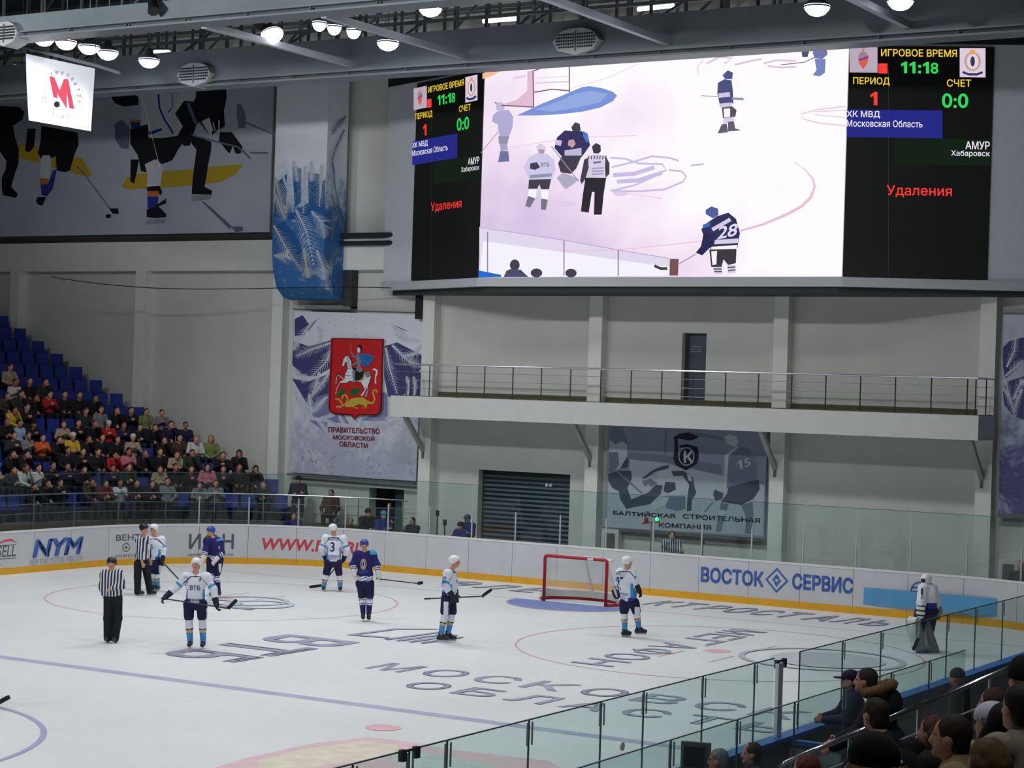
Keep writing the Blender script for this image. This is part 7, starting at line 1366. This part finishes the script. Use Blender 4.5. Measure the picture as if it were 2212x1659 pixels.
# ================================================================== people behind the end glass
def stander(label, px, Y, top, hair, hat=None, phi=0.0, seated=False, sc=1.0, x_plane=None, lean=0.0, arms='down', D=None, trousers=(28, 30, 40), h=0.022, group=None, wall_floor=None, top_mat=None):
    """figure whose head centre sits at photo pixel px on the plane Y (or X, or at depth D)"""
    Hw = at_x(*px, x_plane) if x_plane is not None else (at_d(*px, D) if D is not None else at_y(*px, Y)); hz = 1.66*sc if not seated else 1.2*sc; fz = Hw[2]-hz if wall_floor is None else wall_floor
    G = np.array([Hw[0], Hw[1], fz]); root = root_at('person', G, label, 'person', group); B = basis(phi); r, f, u = B.T; hz = Hw[2]-fz
    q = lambda a, b, c: r*a+f*b+u*c
    top_z = hz-0.2*sc; hip = (hz-0.72*sc) if not seated else 0.5
    J = dict(head=np.array([0, 0, hz]), sl=q(-0.19*sc, -0.05-lean*0.3, top_z), sr=q(0.19*sc, -0.05-lean*0.3, top_z), hl=q(-0.1, -0.08-lean, hip), hr=q(0.1, -0.08-lean, hip))
    if seated: J.update(kl=q(-0.13, 0.34, hip+0.02), kr=q(0.13, 0.34, hip+0.02), al=q(-0.13, 0.32, 0.1), ar=q(0.13, 0.32, 0.1))
    else: J.update(kl=q(-0.11, 0.0, hip*0.52), kr=q(0.11, 0.0, hip*0.52), al=q(-0.12, -0.05, 0.1), ar=q(0.12, -0.05, 0.1))
    A_ = dict(down=((-0.27, -0.04, -0.3), (-0.26, 0.08, -0.54), (0.27, -0.04, -0.3), (0.26, 0.08, -0.54)), front=((-0.26, 0.08, -0.26), (-0.1, 0.32, -0.3), (0.26, 0.08, -0.26), (0.1, 0.32, -0.3)), cross=((-0.25, 0.06, -0.26), (0.05, 0.18, -0.22), (0.25, 0.06, -0.26), (-0.05, 0.2, -0.26)), rest=((-0.28, 0.06, -0.28), (-0.22, 0.27, -0.38), (0.28, 0.06, -0.28), (0.22, 0.27, -0.38)))[arms]
    for k_, p_ in zip(('el', 'wl', 'er', 'wr'), A_): J[k_] = q(p_[0]*sc, p_[1], top_z+p_[2]*sc)
    for s in 'lr': J['f'+s] = f
    H = J['head']; cs, ch = (J['sl']+J['sr'])/2, (J['hl']+J['hr'])/2
    pr = skeleton_prims(J, phi, 0.95)+head_prims(H, phi)
    for s in 'lr': pr += hand_prims(J['w'+s], J['w'+s]-J['e'+s], u if arms != 'down' else f)
    body_part('body', pr, [SKIN, EYE, LIP], root, h, 0.022, rule=face_rule(H, phi))
    jp = [ell(cs+(ch-cs)*0.28, (0.215*sc, 0.15, 0.23), B), ell(cs+(ch-cs)*0.75, (0.205*sc, 0.165, 0.24), B), cap(J['sl'], J['sr'], 0.085), cap(cs+np.array([0, 0, 0.02]), cs+np.array([0, 0, 0.085]), 0.08, 0.072)]
    for s in 'lr': jp += [cap(J['s'+s], J['e'+s], 0.085, 0.068), cap(J['e'+s], J['w'+s]-(J['w'+s]-J['e'+s])*0.04, 0.068, 0.054)]
    jm = top_mat or mat('jacket', top, 0.85, noise=0.12, nscale=8); jk = body_part('jacket', jp, [jm], root, h, 0.04, wob=0.002)
    tp = [ell(ch, (0.17, 0.14, 0.13), B)]
    for s in 'lr': tp += [cap(J['h'+s], J['k'+s], 0.105, 0.08), cap(J['k'+s], J['a'+s], 0.08, 0.065)]
    body_part('trousers', tp, [mat('trousers', trousers, 0.85)], root, h*1.1, 0.03)
    for s in 'lr': body_part('shoe', [cap(J['a'+s]-np.array([0, 0, 0.04]), J['a'+s]+f*0.15-np.array([0, 0, 0.055]), 0.055, 0.045)], [mat('shoes', (20, 20, 22), 0.6)], root, 0.02, 0.02)
    w3 = lambda a, b, c: H+q(a, b, c)
    if hat is None or hat in ('cap', 'whitecap'):
        hr = [ell(w3(0, -0.028, 0.035), (0.091, 0.103, 0.1), B), ell(w3(0, -0.055, -0.035), (0.078, 0.066, 0.085), B)]
        if hair[1] == 'l': hr += [cap(w3(-0.065, -0.05, 0), w3(-0.075, -0.06, -0.2), 0.05, 0.045), cap(w3(0.065, -0.05, 0), w3(0.075, -0.06, -0.2), 0.05, 0.045), cap(w3(0, -0.09, 0), w3(0, -0.1, -0.2), 0.07, 0.06)]
        if hat is None: body_part('hair', hr, [mat('hair', hair[0], 0.75, noise=0.35, nscale=30)], root, h*0.7, 0.03, clips=[(w3(0, 0.062, 0.045), B@np.array([0, 0.9, -0.43])) if hair[1] != 'l' else (w3(0, 0.07, 0.05), B@np.array([0, 0.95, -0.3]))], wob=0.003)
    if hat in ('cap', 'whitecap'):
        c_ = hair[0] if hat == 'cap' else (214, 208, 222); cm = mat('cap_cloth', c_, 0.8); hp_ = body_part('cap', [ell(w3(0, -0.015, 0.05), (0.103, 0.12, 0.095), B)], [cm], root, h*0.6, 0.02, clips=[(w3(0, 0, 0.025), (0, 0, -1))])
        if hat == 'cap': body_part('cap_peak', [ell(w3(0, 0.13, 0.035), (0.075, 0.09, 0.012), B)], [cm], root, 0.012, 0.01)
        body_part('hair', [ell(w3(0, -0.03, 0.0), (0.09, 0.1, 0.08), B)], [mat('hair', (40, 30, 26), 0.75)], root, h*0.8, 0.02, clips=[(w3(0, 0.0, 0), f), (w3(0, 0, 0.03), (0, 0, 1))])
    elif hat == 'beanie': body_part('knit_hat', [ell(w3(0, -0.015, 0.045), (0.1, 0.115, 0.11), B)], [mat('knit', hair[0], 0.9)], root, h*0.7, 0.02, clips=[(w3(0, 0, 0.01), (0, 0, -1))])
    return root, J, G, jp, B
stander('man in black jacket and knit hat seated left of the low doorway', (795, 1108), 31.2, (24, 24, 30), ((20, 20, 26), 's'), 'beanie', 0.5, True, arms='front'); stander('person in pale blue cap and blue jacket in front of the doorway', (829, 1113), 31.3, (52, 66, 130), ((86, 150, 196), 's'), 'beanie', 0.6, True, arms='cross')
stander('man in dark uniform standing inside the low doorway', (842, 1092), 33.4, (26, 28, 40), ((24, 22, 24), 's'), None, 0.4, False, arms='front', wall_floor=0.0); stander('bald man in dark jacket half hidden behind the corner glass', (757, 1127), 31.3, (52, 52, 54), ((120, 96, 84), 's'), None, 0.0, True)
stander('man in dark grey jacket seated right of the low doorway', (890, 1126), 31.3, (48, 52, 54), ((40, 34, 32), 's'), None, -0.7, True, arms='front')
stander('man in blue jacket and blue cap beside the roller gate', (1009, 1121), 31.2, (36, 52, 120), ((58, 86, 130), 's'), 'cap', -0.5, True, arms='cross'); stander('crouching person in blue beside the man with blue cap', (994, 1137), 31.0, (40, 60, 130), ((36, 40, 60), 's'), 'beanie', -0.6, True, sc=0.86, arms='front')
stander('steward in dark uniform with folded arms by the crest banner', (645, 1037), 31.8, (28, 30, 48), ((20, 20, 26), 's'), 'beanie', 0.1, True, arms='cross'); stander('cameraman in brown vest behind the corner railing', (715, 1066), 31.9, (84, 62, 54), ((40, 32, 28), 's'), None, -0.2, True, arms='rest'); stander('person in violet jacket below the steward at the corner glass', (635, 1115), 30.2, (50, 44, 120), ((30, 26, 26), 's'), None, 0.3, False, wall_floor=0.0)
stander('goal judge in striped shirt seated behind the end glass', (1452, 1157), 31.0, (200, 200, 206), ((46, 40, 36), 's'), None, 0.0, True, arms='front', top_mat=STRIPE, wall_floor=0.05); stander('man at the right picture edge behind the end glass', (2204, 1224), 31.0, (50, 56, 62), ((180, 120, 110), 's'), None, -0.4, True)
ch = empty('office_chair', at_y(1478, 1215, 31.25)*np.array([1, 1, 0]), 'blue office chair of the goal judge behind the glass', 'chair'); c0 = ORG[ch.name]; CB = mat('chair_blue', (40, 60, 120), 0.7)
m = MB(); m.box(c0+np.array([-0.25, 0.2, 0.5]), c0+np.array([0.25, 0.26, 0.95])); m.build('backrest', CB, ch); m = MB(); m.box(c0+np.array([-0.24, -0.22, 0.4]), c0+np.array([0.24, 0.22, 0.47])); m.build('seat', CB, ch); m = MB(); m.tube([c0, c0+np.array([0, 0, 0.4])], 0.03, 8); m.build('column', CLAMPD, ch); m = MB(); m.box(c0+np.array([-0.25, -0.03, 0.02]), c0+np.array([0.25, 0.03, 0.06])); m.box(c0+np.array([-0.03, -0.25, 0.02]), c0+np.array([0.03, 0.25, 0.06])); m.build('base', CLAMPD, ch)
# goal lamps on a stand
gl = empty('goal_lamp', at_y(1408, 1130, 30.3)*np.array([1, 1, 0]), 'red and green goal lamps on a bracket behind the end glass', 'lamp'); g0 = at_y(1396, 1123, 30.3); g1 = at_y(1419, 1121, 30.3)
m = MB(); m.lathe(g0-np.array([0, 0, 0.09]), (0, 0, 1), [(0, 0), (0.075, 0), (0.06, 0.12), (0.03, 0.17), (0, 0.18)], 12); m.build('red_lamp', mat('lamp_red', (150, 40, 40), 0.4), gl); m = MB(); m.lathe(g1-np.array([0, 0, 0.06]), (0, 0, 1), [(0, 0), (0.045, 0.02), (0.05, 0.06), (0.03, 0.1), (0, 0.11)], 12); m.build('green_lamp', emis('lamp_green', (60, 255, 130), 2.5), gl)
m = MB(); m.bar(g0-np.array([0.1, 0, 0.11]), g1-np.array([-0.06, 0, 0.08]), 0.12, 0.03); m.build('shelf', mat('shelf_red', (120, 60, 56), 0.6), gl); c_ = (g0+g1)/2; m = MB(); m.tube([c_-np.array([0, 0, 0.1]), c_*np.array([1, 1, 0])], 0.02, 6); m.build('pole', RAILM, gl)
def mic(px, py, Y, label):
    b_ = at_y(px, py, Y); r = empty('standing_mop', b_*np.array([1, 1, 0]), label, 'tool'); m = MB(); m.tube([b_*np.array([1, 1, 0]), b_], 0.02, 6); m.build('pole', CLAMPD, r); m = MB(); m.box(b_-np.array([0.05, 0.03, 0.1]), b_+np.array([0.05, 0.03, 0.08])); m.build('head', CLAMPD, r)
mic(945, 1108, 31.4, 'tall dark pole standing left of the roller gate'); mic(961, 1128, 31.4, 'shorter dark pole leaning left of the roller gate'); mic(1518, 1168, 30.6, 'small dark fan on a pole right of the goal judge')

# ================================================================== near stand and foreground people
TF = lambda X: 2.85+0.52*(X-22.5)
for i in range(9):
    xa = 18.4+0.8*i; m = MB(); m.box((xa, -16, -0.05), (xa+0.8, -4.6, max(0.4, TF(xa+0.4)))); o = m.build('floor_tier', STEP); tag(o, 'concrete tier of the near stand', 'stand tier', 'tiers of the near stand', 'structure')
m = MB(); m.box((17.05, -16, -0.05), (18.4, 14, 0.5)); o = m.build('floor_walkway', STEP); tag(o, 'concrete walkway behind the bench glass', 'walkway', kind='structure')
m = MB(); m.box((15.4, -8, -0.05), (16.84, 8, 0.42)); o = m.build('floor_bench', mat('rubber_dark', (60, 64, 66), 0.8)); tag(o, 'raised floor of the officials bench', 'bench floor', kind='structure')
for i in range(6): xa = 18.4+0.8*i; m = MB(); m.box((xa, -4.6, -0.05), (xa+0.8, -3.35, max(0.5, TF(xa+0.4)))); o = m.build('floor_stair', STEP); tag(o, 'concrete stair step of the near stand aisle', 'stair step', 'aisle steps of the near stand', 'structure')
m = MB(); m.box((18.4, -3.3, -0.05), (23.5, 10, 0.5)); o = m.build('floor_aisle', mat('asphalt', (84, 86, 90), 0.8)); tag(o, 'dark floor beside the near stand', 'floor', kind='structure')
hr_ = empty('aisle_handrail', (19.6, -3.3, 1.2), 'shiny steel aisle handrail rising towards the right', 'handrail'); A_ = at_y(1692, 1646, -3.3); B_ = at_y(2300, 1392, -3.3)
m = MB(); m.tube([A_+np.array([-0.05, 0, -0.5]), A_+np.array([-0.03, 0, -0.06]), A_+np.array([0.03, 0, 0.0]), B_], 0.026, 10); m.build('hand_rail', mat('polished_steel', (210, 208, 214), 0.12, metal=1.0), hr_, smooth=True); m = MB(); m.tube([A_+np.array([0.0, 0, -0.24]), B_+np.array([0, 0, -0.24])], 0.012, 6); m.build('mid_rail', RAILM, hr_)
for t in (0.25, 0.5, 0.75, 1.0): p_ = A_+(B_-A_)*t; m = MB(); m.tube([p_, p_*np.array([1, 1, 0])+np.array([0, 0, TF(p_[0])-0.1])], 0.018, 6); m.build('post', RAILM, hr_)
FACE = -2.11
stander('man in navy cap and navy uniform standing behind the bench glass', (1835, 1470), 0, (34, 40, 76), ((30, 30, 62), 's'), 'cap', FACE+0.5, x_plane=16.25, wall_floor=0.42, arms='front', h=0.016)
stander('hooded man standing in dark green coat behind the glass at the right', (2066, 1464), 0, (54, 66, 62), ((60, 66, 62), 's'), 'beanie', FACE, x_plane=16.3, wall_floor=0.42, h=0.016)
stander('grey haired official seated at the bench beside the monitor', (1549, 1642), 0, (38, 42, 66), ((132, 130, 128), 's'), None, FACE+0.4, True, x_plane=16.35, arms='front', h=0.014); stander('young dark haired official seated at the bench in black jacket', (1622, 1628), 0, (28, 30, 40), ((66, 52, 40), 's'), None, FACE+0.6, True, x_plane=16.4, arms='front', h=0.014)
mo = empty('monitor', at_x(1503, 1655, 16.1), 'flat grey monitor turned away beside the grey haired official', 'monitor'); c_ = at_x(1503, 1632, 16.1); dr = unit(np.array([0.5, 0.87, 0])); m = MB(); m.obox(c_, np.array([0.35, 0.1, 0])*0.45, np.array([-0.1, 0.35, 0])*0.08, np.array([0, 0, 0.15])); m.build('screen_case', mat('monitor_grey', (104, 106, 104), 0.5), mo); m = MB(); m.obox(c_+np.array([0.01, -0.06, 0]), np.array([0.35, 0.1, 0])*0.3, np.array([-0.1, 0.35, 0])*0.1, np.array([0, 0, 0.11])); m.build('screen_back', mat('monitor_dark', (36, 38, 44), 0.5), mo); m = MB(); m.tube([c_, c_-np.array([0, 0, 0.4])], 0.03, 6); m.build('stand', CLAMPD, mo)
tb = empty('bench_table', (15.85, -0.3, 0.42), 'narrow officials table along the near boards', 'table'); m = MB(); m.box((15.5, -3.5, 1.14), (16.05, 1.8, 1.18)); m.build('table_top', mat('table_pale', (190, 194, 192), 0.5), tb)
for y in (-3.3, 1.6): m = MB(); m.box((15.55, y-0.03, 0.42), (16.0, y+0.03, 1.14)); m.build('leg', CLAMPD, tb)
# man with fur trimmed hood
rt, J, G, jp, B = stander('man in dark coat with brown fur hood trim leaning at the aisle', (1868, 1470), 0, (20, 22, 34), ((52, 44, 42), 's'), None, FACE+0.25, D=20.0, arms='rest', sc=1.12, h=0.014, lean=0.25, trousers=(24, 24, 30))
m = MB(); m.box((G[0]-0.4, G[1]-0.4, -0.05), (G[0]+0.4, G[1]+0.4, G[2])); tag(m.build('floor_step', STEP), 'concrete step under the man with fur hood', 'stair step', kind='structure')
cs = (J['sl']+J['sr'])/2; FUR = mat('fur_brown', (120, 92, 62), 0.95, noise=0.4, nscale=40)
body_part('fur_trim', [cap(cs+B@np.array([0.17*math.cos(a), -0.02+0.13*math.sin(a), 0.05+0.09*(1-math.sin(a))*0.5+0.06]), cs+B@np.array([0.17*math.cos(a+0.35), -0.02+0.13*math.sin(a+0.35), 0.05+0.09*(1-math.sin(a+0.35))*0.5+0.06]), 0.05) for a in np.arange(0.9+math.pi/2-math.pi, 5.4, 0.35)], [FUR], rt, 0.014, 0.02, wob=0.007)
body_part('hood', [ell(cs+B@np.array([0, -0.16, 0.0]), (0.17, 0.1, 0.16), B)], [mat('jacket', (20, 22, 34), 0.85, noise=0.12, nscale=8)], rt, 0.016, 0.03)
# guard in black with emblem on the back
rt, J, G, jp, B = stander('guard in black jacket with coat of arms printed on the back', (1889, 1543), 0, (14, 14, 20), ((50, 38, 28), 's'), None, FACE-0.45, D=15.0, arms='front', h=0.014, sc=1.3, lean=0.35, trousers=(18, 18, 24))
cs = (J['sl']+J['sr'])/2
def back_print(txt, x, z, w_, hh, mt_): torso_text(rt, txt, jp, 0.04, x-w_/2, x+w_/2, z-hh/2, z+hh/2, mt_, bold=0.03, name='back_print')
GLD = mat('thread_gold', (206, 166, 80), 0.7); back_print('РОССИИ', 0.03, cs[2]+0.075, 0.2, 0.035, GLD); back_print('■', 0.03, cs[2]-0.0, 0.26, 0.09, mat('thread_pale', (170, 178, 184), 0.7)); back_print('♦', 0.03, cs[2]-0.0, 0.07, 0.1, mat('thread_amber', (190, 100, 50), 0.7)); back_print('МВД МО', 0.05, cs[2]-0.085, 0.3, 0.04, GLD)
def footing(G, label):
    m = MB(); m.box((G[0]-0.4, G[1]-0.4, -0.05), (G[0]+0.4, G[1]+0.4, G[2])); tag(m.build('floor_step', STEP), label, 'stair step', kind='structure')
footing(G, 'concrete step under the guard in black')
# seated people in front of the camera
def near_sitter(label, px, D, top, hair, hat=None, phi=FACE, sc=1.0, arms='front', h=0.013):
    R_ = stander(label, px, 0, top, hair, hat, phi, True, sc, D=D, arms=arms, h=h); G = R_[2]; o = bpy.data.objects.new('stadium_seat', seat_me); COL.objects.link(o); o.location = (G[0], G[1], G[2]); o.rotation_euler.z = math.pi/2; tag(o, 'blue plastic seat under the '+label.split(',')[0][:60], 'seat', 'seats of the near stand')
    m = MB(); m.box((G[0]-0.45, G[1]-0.3, -0.05), (G[0]+0.4, G[1]+0.3, G[2])); o2 = m.build('floor_tier', STEP); tag(o2, 'concrete tier of the near stand', 'stand tier', 'tiers of the near stand', 'structure'); return R_
near_sitter('spectator in black hat seen in profile at the bottom edge', (1880, 1655), 8.6, (16, 16, 22), ((14, 14, 18), 's'), 'beanie', FACE+0.35)
near_sitter('brown haired woman in beige jacket looking left', (2050, 1592), 11.4, (150, 128, 92), ((48, 34, 28), 's'), None, FACE+0.25)
near_sitter('auburn haired spectator half hidden behind the guard', (2012, 1582), 15.0, (40, 30, 34), ((82, 52, 46), 'l'))
rt, J, G, jp, B = near_sitter('spectator in white cap with green scarf', (2141, 1567), 11.6, (120, 104, 76), ((40, 30, 26), 's'), 'whitecap', FACE-0.3)
body_part('scarf', [cap(J['head']+B@np.array([0.1*math.cos(a), 0.1*math.sin(a), -0.13]), J['head']+B@np.array([0.1*math.cos(a+0.5), 0.1*math.sin(a+0.5), -0.13]), 0.03) for a in np.arange(0, 6.2, 0.5)]+[cap(J['head']+B@np.array([-0.1, 0.02, -0.12]), J['head']+B@np.array([-0.22, 0.0, -0.17]), 0.02)], [mat('scarf_green', (120, 160, 70), 0.9)], rt, 0.013, 0.02)
torso_text(rt, 'РОССИЯ', [ell(J['head']+B@np.array([0, -0.015, 0.05]), (0.105, 0.122, 0.097), B)], 0.01, -0.075, 0.075, J['head'][2]+0.035, J['head'][2]+0.06, mat('cap_print', (96, 40, 70), 0.8), name='cap_lettering')
near_sitter('dark haired spectator in beige quilted jacket at the right edge', (2200, 1530), 10.4, (150, 140, 120), ((34, 26, 24), 's'), None, FACE-0.5)
near_sitter('spectator in black hat cut by the right picture edge', (2212, 1470), 11.5, (24, 24, 28), ((16, 16, 20), 's'), 'beanie', FACE-0.5)
near_sitter('brown haired spectator behind the white cap', (2141, 1520), 16.0, (46, 44, 46), ((70, 48, 40), 's'))
near_sitter('woman with curly golden brown hair at the bottom right', (2128, 1650), 9.6, (90, 70, 46), ((96, 70, 36), 'l'), None, FACE-0.6)
near_sitter('auburn haired spectator at the bottom edge by the handrail', (1738, 1664), 16.0, (40, 32, 34), ((96, 52, 44), 's'))
